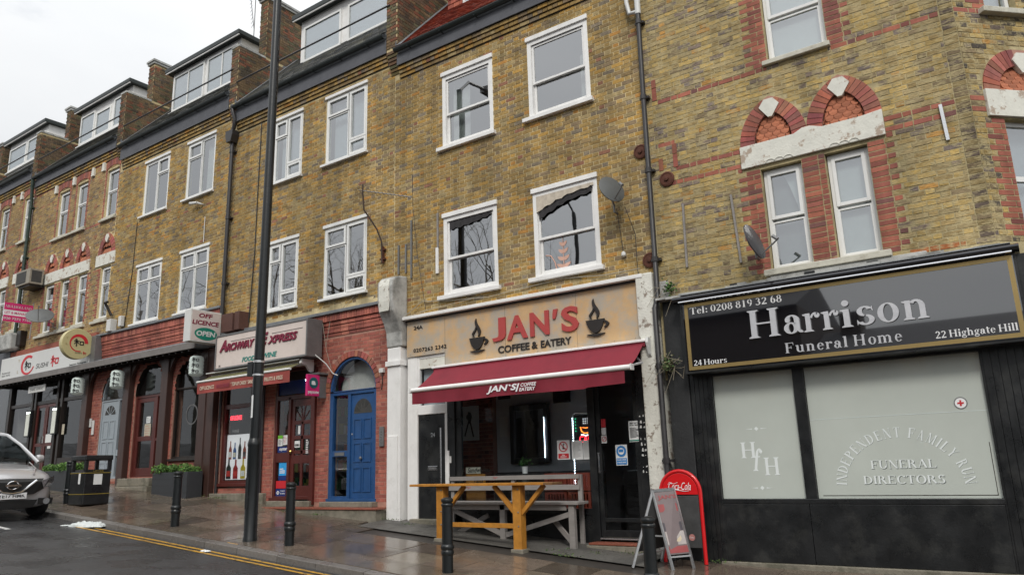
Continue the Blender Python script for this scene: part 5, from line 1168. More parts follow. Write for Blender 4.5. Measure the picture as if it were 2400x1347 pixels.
o = notice(-13.93, -13.60, .22+.21, .56, .05, 'navy blue oyster sticker in the side window of the off licence door', M_navy, name='sticker', cat='sticker'); text(o, 'oyster', (-13.86, .041, .455), UX, NY, .26, .08, M_whitep, ext=.001, bold=.03)
o = notice(-13.93, -13.77, .57, .80, .05, 'white sheet with a green head in the side window of the off licence door'); bx('green_head', mat('lime', (.15, .45, .03), .5), o, -13.93, -13.77, .042, .045, .73, .80); lines(o, -13.91, -13.80, .59, .71, .045, 6)
o = notice(-13.75, -13.61, .59, .80, .05, 'white sheet with red print beside the one with the green head'); lines(o, -13.74, -13.63, .62, .78, .045, 5, M_red)
o = notice(-13.86, -13.60, -.16, .22, .05, 'tall light blue poster low in the side window of the off licence door', mat('light_blue', (.03, .33, .72), .5), name='poster', cat='poster'); lines(o, -13.83, -13.64, -.02, .1, .045, 3, M_whitep, .02); bx('navy_foot', M_navy, o, -13.86, -13.60, .042, .045, -.16, -.06)
o = notice(-13.94, -13.60, -.33, -.17, .05, 'red strip below the light blue poster', M_red, name='poster', cat='poster')
o = notice(-13.94, -13.60, -.50, -.34, .05, 'navy sign with a white roundel at the foot of the off licence door side window', M_navy, name='sign', cat='sign'); t = MB(); circ(t, -13.86, -.42, .025, .04, .041, .045, 16); t.box(-13.91, -13.81, .041, .045, -.427, -.413); t.build('roundel', M_whitep, o); text(o, 'Transport', (-13.78, .043, -.40), UX, NY, .15, .035, M_whitep, ext=.001, bold=.01); text(o, 'for London', (-13.78, .043, -.45), UX, NY, .15, .035, M_whitep, ext=.001, bold=.01)
o = notice(-13.27, -13.20, .80, .98, .055, 'narrow white sticker on the wine red shop door', name='sticker', cat='sticker'); o = notice(-13.37, -13.20, .52, .66, .055, 'white open sticker on the wine red shop door', name='sticker', cat='sticker'); text(o, 'OPEN', (-13.355, .047, .545), UX, NY, .14, .05, M_blackp, ext=.001, bold=.03)
o = notice(-13.02, -12.88, .34, .72, .055, 'black sheet of white print on the right of the wine red shop door', M_blackp); lines(o, -13.0, -12.91, .38, .68, .05, 8, M_whitep, .02)
# off licence window
f = MB(); ring(f, -15.96, -14.43, -.22, 2.3, .08, .02, .12); f.box(-15.88, -14.51, .02, .12, 1.50, 1.60); f.box(-15.98, -14.40, -.05, .12, -.27, -.20)
w_s = f.build('shop_window', M_wine, H26, bev=.005); pane(w_s, -15.88, -14.51, -.14, 1.5, .06, G_shop); pane(w_s, -15.88, -14.51, 1.6, 2.22, .06, G_shop)
o = thing('bottle_poster', (-15.3, .09, -.12), 'tall white poster of spirit bottles in the off licence window', 'poster')
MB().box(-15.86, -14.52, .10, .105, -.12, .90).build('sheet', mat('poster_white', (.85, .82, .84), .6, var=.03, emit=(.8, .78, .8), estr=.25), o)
rg = random.Random(12)
BC = [(.30, .06, .03), (.55, .42, .03), (.02, .12, .05), (.03, .10, .30), (.55, .12, .03), (.45, .5, .1), (.02, .02, .02), (.6, .6, .62), (.35, .02, .02)]
def bottle(x, z, h, w, c, y=.094):
    t = MB(); col = tuple(c); t.prism([(x-w/2, z), (x+w/2, z), (x+w/2, z+h*.55), (x+w*.15, z+h*.72), (x+w*.15, z+h), (x-w*.15, z+h), (x-w*.15, z+h*.72), (x-w/2, z+h*.55)], y, y+.005, col)
    t.box(x-w*.42, x+w*.42, y-.001, y+.003, z+h*.12, z+h*.4, tuple(rg.choice([(.7, .65, .5), (.6, .05, .04), (.75, .75, .72), (.03, .03, .03)])))
    t.build('printed_bottle', mat('poster_print', None, .5, attr=True, var=.15, bump=0), o)
for k, x in enumerate([-15.72, -15.55, -15.36, -15.18, -15.0, -14.85, -14.68]): bottle(x, .34, rg.uniform(.36, .48), .11, BC[(k*3) % 9])
for k, x in enumerate([-15.74, -15.48, -15.2, -14.93, -14.7]): bottle(x, -.10, rg.uniform(.42, .62), .17, BC[(k*2+6) % 9], .088)
o = thing('neon_sign', (-15.6, .1, 1.25), 'small red lit sign high in the off licence window', 'neon sign'); text(o, 'OFF LICENCE', (-15.78, .10, 1.24), UX, NY, .42, .10, glow('neon_red', (1, .03, .05), 3), 'neon_letters', .004, .01); bx('sign_backing', M_black, o, -15.82, -15.3, .11, .13, 1.2, 1.38)
text(w_s, 'WINE', (-15.62, .052, .94), UX, NY, .26, .07, mat('dull_print', (.3, .32, .33), .6), 'lettering', .001, .02)
shf = bx('inner_shelf', M_inner, H26, -15.9, -12.0, 1.2, 1.3, -.7, 2.6); rg = random.Random(6); t = MB()
for z in (-.4, .0, .4, .8, 1.2, 1.6):
    x = -15.8
    while x < -12.1: w_ = rg.uniform(.06, .16); v = rg.uniform(.2, .8); t.box(x, x+w_, .95, 1.15, z, z+rg.uniform(.15, .3), rg.choice([(.5*v, .1*v, .05*v), (.1*v, .2*v, .5*v), (.5*v, .45*v, .1*v), (.6*v, .6*v, .6*v), (.1*v, .4*v, .15*v)])); x += w_+.01
t.build('shelf_goods', mat('packets', None, .5, attr=True, var=.1, bump=0), shf, kind='stuff')
# plinth, step, downpipe on the brick pillar
bx('plinth', M_concrete, H26, -16.3, -14.2, -.10, .02, -1.0, -.42, bev=.02)
st = gbox('raised_step', M_concrete, H26, -14.45, -10.43, -.42, .02, -.73, bev=.015); x = -14.45
while x < -10.5: bx('step_tile', M_redtile, st, x, x+.222, -.44, -.2, -.728, -.695, bev=.004); x += .226
bx('step_top', M_redtile, st, -14.45, -10.45, -.198, .02, -.728, -.70)
bx('door_step', M_concrete, H26, -12.3, -10.8, -.16, .02, -.70, -.60, bev=.01); bx('door_step', M_concrete, H26, -14.05, -12.65, -.12, .02, -.70, -.585, bev=.01)
for x in (-14.38, -15.99): MB().tube([(x, -.05, -.62), (x, -.05, 2.2)], .035, 10).build('wall_pipe', M_pipe, H26, smooth=True)
bx('timber_post', M_brownw, H26, -16.46, -16.16, -.14, .02, -.65, 3.0, bev=.01)
# light box sign of the off licence
ls = thing('light_box_sign', (-14, -.5, 2.4), 'long cream light box sign with dark red letters above the off licence', 'shop sign')
bx('light_box', mat('sign_cream', (.66, .57, .52), .4, var=.05, dirt=.3, dscale=2, dcol=(.5, .42, .36)), ls, -15.60, -12.44, -.5, -.12, 2.40, 3.13, bev=.004)
f = MB(); ring(f, -15.64, -12.40, 2.36, 3.17, .04, -.515, -.10); f.build('frame', M_steelgrey, ls, bev=.004)
M_bur = mat('burgundy_print', (.20, .012, .04), .5, var=.1, bump=0); M_teal = mat('teal_print', (.01, .24, .20), .5, var=.05, bump=0)
yy = -.506
for s_, x, w_, z, h in (('A', -15.46, .27, 2.76, .27), ('RCHWAY', -15.19, 1.02, 2.76, .18), ('E', -13.92, .22, 2.76, .27), ('XPRESS', -13.70, .99, 2.755, .175)):
    text(ls, s_, (x, yy, z), UX, NY, w_, h, M_bur, 'lettering', .02, .035, .3)
text(ls, 'FOOD', (-14.6, yy, 2.45), UX, NY, .46, .11, M_teal, ext=.004, bold=.02, shear=.25); text(ls, '&', (-14.08, yy, 2.45), UX, NY, .14, .11, M_teal, ext=.004, bold=.02, shear=.25); text(ls, 'WINE', (-13.86, yy, 2.46), UX, NY, .48, .11, M_teal, ext=.004, bold=.02, shear=.25); text(ls, '26', (-15.48, yy, 2.42), UX, NY, .07, .05, M_blackp, ext=.002)
bx('sign_rule', M_blackp, ls, -15.06, -14.13, -.505, -.501, 2.975, 2.985); bx('sign_rule', M_blackp, ls, -13.58, -12.56, -.505, -.501, 2.975, 2.985)
# awning of the off licence
aw = thing('awning', (-14.3, -.4, 2.3), 'faded red off licence awning, nearly rolled up, with a lettered valance', 'awning', 'awnings over the shops')
t = MB(); t.tube([(-15.98, -.30, 2.26), (-12.68, -.30, 2.26)], .05, 12); t.build('roller', M_plaswhite, aw, smooth=True); bx('hood', M_plaswhite, aw, -16.02, -12.70, -.47, -.2, 2.315, 2.335)
MB().prism([(-.1, 2.08), (-.1, 2.34), (-.42, 2.34), (-.46, 2.24), (-.3, 2.2), (-.2, 2.08)], -12.70, -12.64, plane='yz').build('end_bracket', M_plaswhite, aw, bev=.006)
MB().quad((-15.95, -.40, 2.25), (-12.72, -.40, 2.25), (-12.72, -.66, 2.12), (-15.95, -.66, 2.12)).build('awning_cloth', mat('mossy_cloth', (.13, .12, .05), .8, var=.3), aw)
MB().tube([(-16.02, -.68, 2.105), (-12.69, -.68, 2.105)], .028, 10).build('front_bar', M_plaswhite, aw, smooth=True)
M_vred = mat('faded_red_cloth', (.30, .055, .045), .8, var=.12, vscale=3, dirt=.4, dscale=2, dcol=(.14, .05, .04)); t = MB(); n = 50
for i in range(n):
    a = -16.0+3.3*i/n; b = -16.0+3.3*(i+1)/n; g_ = lambda x: -.69-.012*math.sin(x*6); t.quad((a, -.685, 2.08), (b, -.685, 2.08), (b, g_(b), 1.83), (a, g_(a), 1.83))
t.build('valance', M_vred, aw, smooth=True)
M_cream = mat('cream_print', (.62, .55, .42), .6, bump=0)
for s_, x, w_, m_ in (('OFF LICENCE', -15.86, .55, M_cream), ('GROCERIES', -15.24, .5, M_bur), ("' TOP-UP CARDS ' SANDWICHES '", -14.68, 1.12, M_cream), ('FRUITS & VEGS', -13.50, .60, M_cream)): text(aw, s_, (x, -.706, 1.905), UX, NY, w_, .085, m_, ext=.001, bold=.015)
# projecting payzone sign
def board_x(name, x, y0, y1, z0, z1, th, m, label, cat, em=None):
    o = thing(name, (x, y1, z0), label, cat); bx('casing', em or m, o, x-th, x, y0, y1, z0, z1, bev=.004); return o
o = board_x('projecting_sign', -12.33, -.52, -.2, 1.53, 1.97, .06, M_pink, 'small magenta sign with a green disc, hung right of the off licence door', 'sign')
MB().lathe((-12.329, -.36, 1.80), [(.115, 0), (.115, .006)], 24, axis='x').build('green_disc', mat('petrol', (.01, .10, .11), .5), o); t = MB(); nn = 20
text(o, 'a', (-12.322, -.42, 1.755), UY, NX, .11, .085, M_whitep, ext=.002, bold=.06); text(o, 'payzone', (-12.328, -.50, 1.56), UY, NX, .28, .065, M_whitep, ext=.002, bold=.02); bx('bracket', M_steelgrey, o, -12.38, -12.34, -.2, .0, 1.5, 1.95)
bx('tray', M_steelgrey, o, -12.7, -12.30, -.25, 0, 1.99, 2.03)
# OFF LICENCE box sign
ob = thing('projecting_sign', (-16.0, -.2, 3.05), 'white projecting box sign reading off licence open, with a green oval', 'sign')
bx('casing', M_plaswhite, ob, -16.27, -16.0, -.96, -.16, 3.06, 3.82, bev=.006); bx('face', mat('sign_face_pink', (.60, .52, .49), .5, var=.04), ob, -16.0, -15.996, -.93, -.19, 3.09, 3.79)
text(ob, 'OFF', (-15.995, -.76, 3.64), UY, NX, .36, .105, M_bur, ext=.003, bold=.03, shear=.12); text(ob, 'LICENCE', (-15.995, -.92, 3.465), UY, NX, .70, .11, M_bur, ext=.003, bold=.03, shear=.12)
t = MB(); t.add([(-15.993, -.55+.30*math.cos(2*PI*i/28), 3.26+.15*math.sin(2*PI*i/28)) for i in range(28)], [tuple(range(28))]); t.build('green_oval', M_green, ob); text(ob, 'OPEN', (-15.992, -.80, 3.20), UY, NX, .50, .125, M_plaswhite, ext=.003, bold=.04, shear=.12)
bx('arm', M_steelgrey, ob, -16.16, -16.1, -.16, .0, 3.4, 3.5)
MB().box(-15.72, -15.3, -.34, -.02, 3.28, 3.72).box(-15.28, -15.1, -.3, -.02, 3.3, 3.74).build('alarm_box', mat('rust_brown', (.09, .04, .03), .7), thing('alarm_box', (-15.4, -.2, 3.3), 'brown and black box beside the foot of the drainpipe, above the off licence sign', 'alarm box'), bev=.01)

# ================================================================== shopfronts of 28 and 30, under one canopy
RB = [(-21.72, -20.32, -.02, 2.14), (-19.93, -18.50, .0, 2.12), (-18.08, -16.76, .42, 2.14)]
a28s = [(-21.02, 2.14, .70, .80), (-19.215, 2.12, .715, .80), (-17.42, 2.14, .66, .72)]
s28 = wall_mesh(-22.6, -16.46, -.7, 3.75, RB, arches=a28s, reveal=.25).build('shopfront_wall', M_mortar3, H28)
ina2 = lambda x, z: any(z > zs-.02 and math.hypot((x-cx)/(hw+.02), (z-zs)/(hh+.02)) < 1 for cx, zs, hw, hh in a28s)
brick_wall(s28, -22.6, -16.46, -.45, 3.0, RB, pal=REDP, seed=16, m=M_rbrick, skip=ina2)
corbel_fascia(s28, -22.0, -16.2, 3.33, 3.985, 7, 3)
bx('fascia_capping', M_lead, H28, -22.1, -16.15, -.14, .02, 3.99, 4.05, bev=.01)
for cx in (-22.37, -20.15, -18.31, -16.6):
    MB().box(cx-.15, cx+.15, -.16, .0, -.45 if cx > -19 else -.3, 3.05).build('timber_post', M_brownw, H28, bev=.01)
    for s_ in (-1, 1):
        pts = [(cx+s_*.15, 2.35), (cx+s_*.17, 2.6), (cx+s_*.25, 2.8), (cx+s_*.42, 3.0), (cx+s_*.15, 3.0)]; MB().prism(pts, -.12, -.04).build('curved_brace', M_brownw, H28)
# grey door
f = MB(); ring(f, -21.72, -20.32, -.02, 2.14, .06, .03, .12); f.box(-20.85, -20.77, .031, .119, 0.04, 2.08); f.box(-20.77, -20.38, .04, .11, .58, .74)
for i in range(14):
    a0, a1 = PI*i/14, PI*(i+1)/14; pt = lambda r, a: (-21.02+r*.70*math.cos(a), 2.14+r*.79*math.sin(a)); f.prism([pt(.93, a0), pt(1, a0), pt(1, a1), pt(.93, a1)], .03, .12)
g = f.build('grey_door', M_grey, H28, bev=.004); pane(g, -20.77, -20.38, .74, 2.08, .08, G_shop, 'side_light'); pane(g, -20.77, -20.38, .04, .58, .08, G_shop, 'side_light')
pts = [(-21.02+.65*math.cos(PI*i/14), 2.14+.74*math.sin(PI*i/14)) for i in range(15)]; MB().prism(pts, .08, .085).build('fanlight_pane', G_shop, g)
lf = bx('door_leaf', M_grey, g, -21.66, -20.85, .05, .09, .0, 2.08, bev=.004); t = MB()
for a, b in ((-21.57, -21.29), (-21.23, -20.95)):
    for c_, d_ in ((1.05, 1.55), (.5, .98), (.08, .42)): ring(t, a, b, c_, d_, .025, .035, .05)
t.build('panel_moulding', M_grey, lf); t = MB()
for i in range(5):
    a0, a1 = PI*(i+.1)/5, PI*(i+.9)/5; t.prism([(-21.25+.05*math.cos((a0+a1)/2), 1.70+.04*math.sin((a0+a1)/2)), (-21.25+.28*math.cos(a0), 1.70+.27*math.sin(a0)), (-21.25+.28*math.cos(a1), 1.70+.27*math.sin(a1))], .044, .05)
t.build('sunburst_light', M_innerd, lf); MB().lathe((-21.26, .05, .50), [(.01, 0), (.03, .02), (.03, .04)], 8, axis='y').build('door_knob', M_steelgrey, lf)
text(g, '28', (-20.68, .07, 1.52), UX, NY, .16, .09, M_whitep, ext=.002, bold=.02)
o = thing('entry_panel', (-22.13, -.01, 1.4), 'white entry panel and letter strip left of the grey door', 'intercom'); bx('panel', M_plaswhite, o, -22.20, -22.10, -.04, -.008, 1.42, 1.66, bev=.004); bx('strip_panel', M_plaswhite, o, -22.06, -21.95, -.03, -.008, 1.2, 1.6, bev=.004)
# brown door
f = MB(); ring(f, -19.93, -18.50, .0, 2.12, .07, .03, .12); f.box(-18.95, -18.87, .031, .119, .06, 2.05); f.box(-18.87, -18.57, .04, .11, .9, .98)
g = f.build('brown_door', M_wine, H28, bev=.004); d = MB(); ring(d, -19.86, -18.95, .03, 2.05, .12, .05, .10, .2); d.box(-19.74, -19.07, .05, .1, .92, 1.04); lf = d.build('door_leaf', M_wine, g, bev=.004); pane(lf, -19.74, -19.07, 1.04, 1.93, .075, G_shop); pane(lf, -19.74, -19.07, .23, .92, .075, G_shop); pane(g, -18.87, -18.57, .06, 2.05, .08, G_shop, 'side_light')
pts = [(-19.215+.71*math.cos(PI*i/14), 2.12+.79*math.sin(PI*i/14)) for i in range(15)]; MB().prism(pts, .08, .085).build('fanlight_pane', G_shop, g); MB().tube([(-18.99, .0, .95), (-18.99, .0, 1.25)], .012, 6).build('handle', M_chrome, lf)
o = notice(-19.40, -19.20, 1.38, 1.55, .068, 'small square notice above the menu on the brown restaurant door'); lines(o, -19.38, -19.22, 1.40, 1.53, .062, 3)
o = notice(-19.46, -19.16, .98, 1.36, .068, 'tall cream menu sheet on the brown restaurant door', mat('cream_paper', (.5, .45, .35), .7)); lines(o, -19.43, -19.19, 1.02, 1.33, .062, 5, M_red)
# restaurant window of 28
f = MB(); ring(f, -18.08, -16.76, .42, 2.86, .05, .04, .12); f.box(-18.03, -16.81, .04, .12, 2.12, 2.18); f.box(-18.12, -16.70, -.06, .1, .36, .42)
g = f.build('restaurant_window', M_dark, H28, bev=.004); pane(g, -18.03, -16.81, .47, 2.12, .08, G_shop); pane(g, -18.03, -16.81, 2.18, 2.81, .08, G_shop)
t = MB(); circ(t, -17.35, 1.48, .22, .255, .072, .078, 24); t.build('ring_transfer', mat('faint_transfer', (.12, .12, .12), .5), g)
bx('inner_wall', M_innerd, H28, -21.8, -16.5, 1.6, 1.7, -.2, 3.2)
pl = bx('plinth_step', M_concrete, H28, -20.35, -18.3, -.42, .02, -.6, -.22, bev=.02); bx('upper_step', M_concrete, H28, -19.98, -18.45, -.28, .02, -.22, -.02, bev=.02)
# sushi restaurant front (30)
f = MB(); f.box(-27.6, -22.55, .0, .1, 2.28, 2.38); f.box(-27.6, -22.55, .02, .1, 3.0, 3.3)
for x in (-27.55, -25.95, -25.72, -24.30, -24.02, -22.62): f.box(x-.06, x+.06, -.03, .12, -.2, 3.0)
f.box(-24.0, -22.6, -.02, .1, .1, .62); f.box(-27.5, -26.0, -.02, .1, .1, .7)
g = f.build('restaurant_front', M_dark, H30, bev=.004); pane(g, -23.96, -22.68, .62, 2.28, .05, G_shop); pane(g, -23.96, -22.68, 2.38, 3.0, .05, G_shop); pane(g, -27.49, -26.01, .7, 2.28, .05, G_shop); pane(g, -27.49, -26.01, 2.38, 3.0, .05, G_shop); pane(g, -25.66, -24.36, 2.38, 3.0, .05, G_shop)
d = MB()
for a, b in ((-25.66, -25.02), (-25.0, -24.36)): ring(d, a, b, .12, 2.27, .09, .02, .07, .16); d.box(a+.09, b-.09, .02, .07, 1.0, 1.1)
lf = d.build('double_door', M_wine, g, bev=.004)
for a, b in ((-25.57, -25.11), (-24.91, -24.45)): pane(lf, a, b, 1.1, 2.18, .04, G_shop); pane(lf, a, b, .28, 1.0, .04, G_shop)
for x in (-25.06, -24.96): MB().tube([(x, -.03, 1.05), (x, -.03, 1.3)], .012, 6).build('handle', M_chrome, lf)
for x, z0, lb in ((-25.9, 1.35, 'lit menu box on the left of the sushi restaurant doors'), (-24.18, 1.35, 'lit menu box on the right of the sushi restaurant doors')):
    o = thing('menu_box', (x, -.05, z0), lb, 'menu box'); bx('case', M_black, o, x-.16, x+.16, -.12, -.032, z0-.03, z0+.78, bev=.01); bx('menu_sheet', mat('lit_menu', (.55, .56, .5), .6, emit=(.8, .85, .75), estr=.12), o, x-.12, x+.12, -.124, -.121, z0, z0+.66); bx('lamp', glow('menu_lamp', (.9, 1, .9), 3), o, x-.12, x+.12, -.126, -.121, z0+.68, z0+.73)
for x0_, x1_, z0, z1, lb, mm_ in ((-24.88, -24.5, 1.1, 1.35, 'white notice on the sushi restaurant door', M_paper), (-24.7, -24.5, .92, 1.0, 'small orange and white notice low on the sushi restaurant door', M_paper), (-23.9, -23.75, 1.3, 1.6, 'cream card in the restaurant window right of the double doors', mat('cream_paper', (.5, .45, .35), .7))): o = notice(x0_, x1_, z0, z1, .015, lb, mm_)
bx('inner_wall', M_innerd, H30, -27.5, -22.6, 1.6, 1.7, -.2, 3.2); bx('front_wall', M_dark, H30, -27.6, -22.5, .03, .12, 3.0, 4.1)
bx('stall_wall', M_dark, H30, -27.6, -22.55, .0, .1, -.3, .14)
# 32 shop front: dark and cut by the frame
f = MB(); f.box(-33.3, -27.7, .1, .2, -.1, 4.4); f.build('shopfront', M_dark, H32); bx('shopfront', M_dark, H34, -39, -33.5, .1, .2, -.1, 4.9)
for k, x in enumerate((-33.0, -31.2, -29.4)): bx('shop_pane', G_shop, H32, x, x+1.5, .06, .07, .9, 3.0)
f = bx('fascia_board', M_board, H32, -33.3, -27.8, -.1, .1, 3.5, 4.2); bx('fascia_board', M_board, H34, -39, -33.5, -.1, .1, 3.9, 4.6)
# canopy
cn = thing('shop_canopy', (-22, -.3, 3.1), 'long grey lean-to canopy over the restaurant fronts, with dark wooden posts beneath', 'canopy')
MB().prism([(.0, 3.34), (-.52, 3.13), (-.52, 3.02), (0, 3.02)], -27.75, -16.45, plane='yz').build('canopy_roof', M_lead, cn, bev=.004); bx('front_board', mat('grey_brown_board', (.17, .155, .145), .6, var=.2), cn, -27.8, -16.42, -.56, -.525, 2.98, 3.14, bev=.005)
t = MB(); x = -27.7
while x < -16.5: t.box(x, x+.05, -.5, -.02, 2.94, 3.015); x += .28
t.build('soffit_joists', M_dark, cn, kind='stuff')
# sushi light box
ss = thing('light_box_sign', (-25, -.2, 3.2), 'long white light box sign of the sushi restaurant with a red ring', 'shop sign')
bx('light_box', mat('sign_white', (.60, .60, .58), .4, var=.04), ss, -28.0, -22.15, -.24, -.02, 3.19, 3.93, bev=.004); bx('box_end', M_steelgrey, ss, -22.148, -21.88, -.24, -.02, 3.17, 4.0, bev=.004); bx('top_bricks', M_rbrick if 0 else mat('plain_brick', (.27, .08, .05), .8), ss, -27.9, -22.2, -.08, .0, 3.95, 4.15)
def kanji(par, org, u, n, w, h, m, ext=.002):
    """the character as brush strokes"""
    u, n, v, o_ = Vector(u), Vector(n), Vector((0, 0, 1)), Vector(org); t = MB()
    for (a, b, c_, d_, th) in [(.30, .95, .10, .84, .09), (.02, .68, .55, .70, .09), (.28, .90, .28, .0, .10), (.27, .64, .04, .28, .08), (.30, .60, .50, .36, .09), (.62, .66, .62, .22, .09), (.62, .66, .96, .66, .08), (.96, .66, .93, .22, .09), (.62, .24, .93, .24, .08)]:
        p0 = o_+u*(a*w)+v*(b*h)+n*ext; p1 = o_+u*(c_*w)+v*(d_*h)+n*ext; t.beam(p0, p1, th*w*1.1, .004, up=n)
    t.build('character', m, par)
t = MB(); nn = 26
for i in range(nn):
    a0, a1 = .9+5.1*i/nn, .9+5.1*(i+1)/nn; th = lambda a: .05+.07*(1-abs((a-2.4)/3.6)); q_ = lambda r, a: (-26.05+.46*r*math.cos(a), 3.56+.31*r*math.sin(a)); w0, w1 = 1-th(a0)*2.6, 1-th(a1)*2.6; t.prism([q_(w0, a0), q_(1, a0), q_(1, a1), q_(w1, a1)], -.247, -.241)
t.build('red_ring', M_red, ss); kanji(ss, (-26.25, -.243, 3.40), UX, NY, .42, .30, M_blackp)
text(ss, 'SUSHI', (-25.45, -.243, 3.38), UX, NY, .80, .15, M_blackp, ext=.002, bold=.0, shear=.15); kanji(ss, (-24.5, -.243, 3.34), UX, NY, .5, .35, M_red)
text(ss, 'Japanese Restaurant', (-23.3, -.243, 3.24), UX, NY, 1.0, .07, M_blackp, ext=.002); text(ss, 'Restaurant', (-27.85, -.243, 3.42), UX, NY, .6, .05, M_blackp, ext=.001); text(ss, '020 7272', (-27.85, -.243, 3.33), UX, NY, .6, .05, M_blackp, ext=.001); text(ss, 'Y', (-26.75, -.243, 3.7), UX, NY, .12, .1, M_goldl, ext=.001); text(ss, 'L', (-26.75, -.243, 3.35), UX, NY, .1, .1, M_goldl, ext=.001)
# disc sign
ds = thing('disc_sign', (-22.1, -.2, 3.7), 'round cream projecting sign with a red ring and a black character', 'sign')
M_cr = mat('sign_cream_disc', (.52, .46, .24), .4, var=.05); MB().lathe((-22.3, -.60, 3.74), [(.43, 0), (.44, .02), (.44, .16), (.43, .18)], 36, axis='x').build('casing', M_cr, ds); nn = 26; t = MB()
for i in range(nn):
    a0, a1 = .0+5.0*i/nn, .0+5.0*(i+1)/nn; w = lambda a: .235-.075*math.sin(max(0, min(1, (3.4-a)/3.4))*PI*.5+.15); pt = lambda r, a: (-22.116, -.58+r*math.cos(a), 3.76+r*math.sin(a)); t.add([pt(w(a0), a0), pt(.255, a0), pt(.255, a1), pt(w(a1), a1)], [(0, 1, 2, 3)])
t.build('red_ring', M_red, ds); kanji(ds, (-22.118, -.72, 3.66), UY, NX, .28, .22, M_blackp); text(ds, 'SUSHI', (-22.115, -.66, 3.46), UY, NX, .18, .035, M_blackp, ext=.001); kanji(ds, (-22.118, -.45, 3.44), UY, NX, .09, .10, M_red); text(ds, 'Y', (-22.115, -.93, 3.85), UY, NX, .05, .06, M_goldl, ext=.001); text(ds, 'L', (-22.115, -.93, 3.68), UY, NX, .05, .06, M_goldl, ext=.001)
bx('arm', M_steelgrey, ds, -22.25, -22.17, -.2, .0, 3.68, 3.80)
# lanterns
LN = None
for k, (x, lb) in enumerate([(-22.42, 'white paper lantern hanging nearest the sushi restaurant doors'), (-20.28, 'white paper lantern hanging in front of the grey door'), (-16.62, 'white paper lantern hanging over the right end of the restaurant window')]):
    if k == 0:
        LN = thing('paper_lantern', (x, -.35, 2.33), lb, 'lantern', 'paper lanterns under the canopy'); prof = [(.10, 0), (.15, .03)]+[(.165+.006*(-1)**i, .06+.04*i) for i in range(10)]+[(.15, .46), (.10, .49)]
        MB().lathe((x, -.35, 2.33), prof, 20).build('lantern_body', mat('lantern_paper', (.55, .62, .58), .6, var=.04, emit=(.8, .9, .85), estr=.06), LN, smooth=True)
        MB().lathe((x, -.35, 2.82), [(.08, 0), (.08, .03)], 14).build('cap', M_dark, LN); MB().tube([(x, -.35, 2.84), (x, -.35, 2.99)], .006, 5).build('cord', M_dark, LN)
        for j in range(3): kanji(LN, (x+.75*.0-.66*.085, -.35-.75*.085, 2.65-.14*j), (.66, .75, 0), (.75, -.66, 0), .17, .125, M_blackp, ext=.170)
    else: copy_tree(LN, (x, -.35, 2.33), None, None, lb)
o = thing('hanging_sign', (-24.9, -.3, 2.6), 'small white lettered banner hanging under the canopy above the sushi restaurant doors', 'sign'); bx('banner', M_plaswhite, o, -25.6, -24.5, -.32, -.30, 2.62, 2.82); text(o, 'TAKE AWAY', (-25.5, -.321, 2.67), UX, NY, .9, .09, M_blackp, ext=.001); MB().tube([(-25.5, -.31, 2.82), (-25.5, -.31, 2.98)], .006, 5).build('cord', M_dark, o); MB().tube([(-24.6, -.31, 2.82), (-24.6, -.31, 2.98)], .006, 5).build('cord', M_dark, o)

# ================================================================== funeral home shopfront (22)
f = MB(); f.box(-4.27, -3.93, -.02, .1, -1.55, 1.26); f.box(-2.775, -2.625, -.015, .1, -.56, 1.22); f.box(-3.93, -.52, -.02, .1, 1.19, 1.30); f.box(-3.93, -.52, -.03, .1, -.62, -.555)
f.box(-.53, -.02, -.02, .1, -1.6, 1.30)
sf = f.build('shopfront', M_black, H22, bev=.006)
for x0 in [-4.26+.068*i for i in range(5)]+[-.50+.085*i for i in range(6)]: bx('vertical_board', M_black, sf, x0, x0+(.062 if x0 < -3 else .079), -.034, -.021, -1.45, 1.24, bev=.004)
for x0, x1 in ((-3.93, -2.745), (-2.738, -.53)): bx('base_panel', M_black, sf, x0, x1, -.028, .08, -1.385, -.625, bev=.004)
bx('base_sill', M_concrete, H22, -4.0, -.3, -.09, .05, -1.6, -1.39, bev=.01)
M_fr = mat('frosted_glass', (.55, .59, .54), .30, var=.06, vscale=1.2, bump=0, coat=1.0, spec=.8); M_fr.node_tree.nodes['Principled BSDF'].inputs['Coat IOR'].default_value = 2.1
for i, (a, b) in enumerate(((-3.925, -2.78), (-2.62, -.535))):
    g = bx('frosted_pane', M_fr, sf, a, b, .03, .036, -.553, 1.188)
    if i == 1: bx('etched_line', M_film, g, a, b, .0275, .0285, .476, .482); bx('etched_line', M_dark, g, a+.06, b-.04, .0275, .0285, -.52, -.512); bx('etched_line', M_dark, g, b-.05, b-.043, .0275, .0285, -.52, .1)
pn = sf
M_etch = mat('etched_letters', (.72, .76, .75), .6, var=.02, bump=0, spec=.2); M_etch3 = mat('etched_outline', (.25, .28, .27), .6, var=.02, bump=0, spec=.2); M_etch2 = mat('etched_shadow', (.13, .15, .14), .6, var=.02, bump=0)
def ser(s, x, z, w, h, m=M_etch, ext=.0015, bold=.01, y=.029, shear=0, par=None): return text(par or pn, s, (x, y, z), UX, NY, w, h, m, ext=ext, bold=bold, shear=shear, serif=True)
ser('H', -3.61, 0.0, .21, .22); ser('f', -3.46, -.18, .15, .31, shear=.25); ser('H', -3.30, -.24, .205, .24)
for z in (.40, -.41):
    t = MB(); t.prism([(-3.36-.03, z), (-3.36, z-.03), (-3.36+.03, z), (-3.36, z+.03)], .0275, .029); t.prism([(-3.52, z), (-3.42, z-.008), (-3.42, z+.008)], .0275, .029); t.prism([(-3.21, z), (-3.30, z+.008), (-3.30, z-.008)], .0275, .029); t.build('etched_ornament', M_etch, pn)
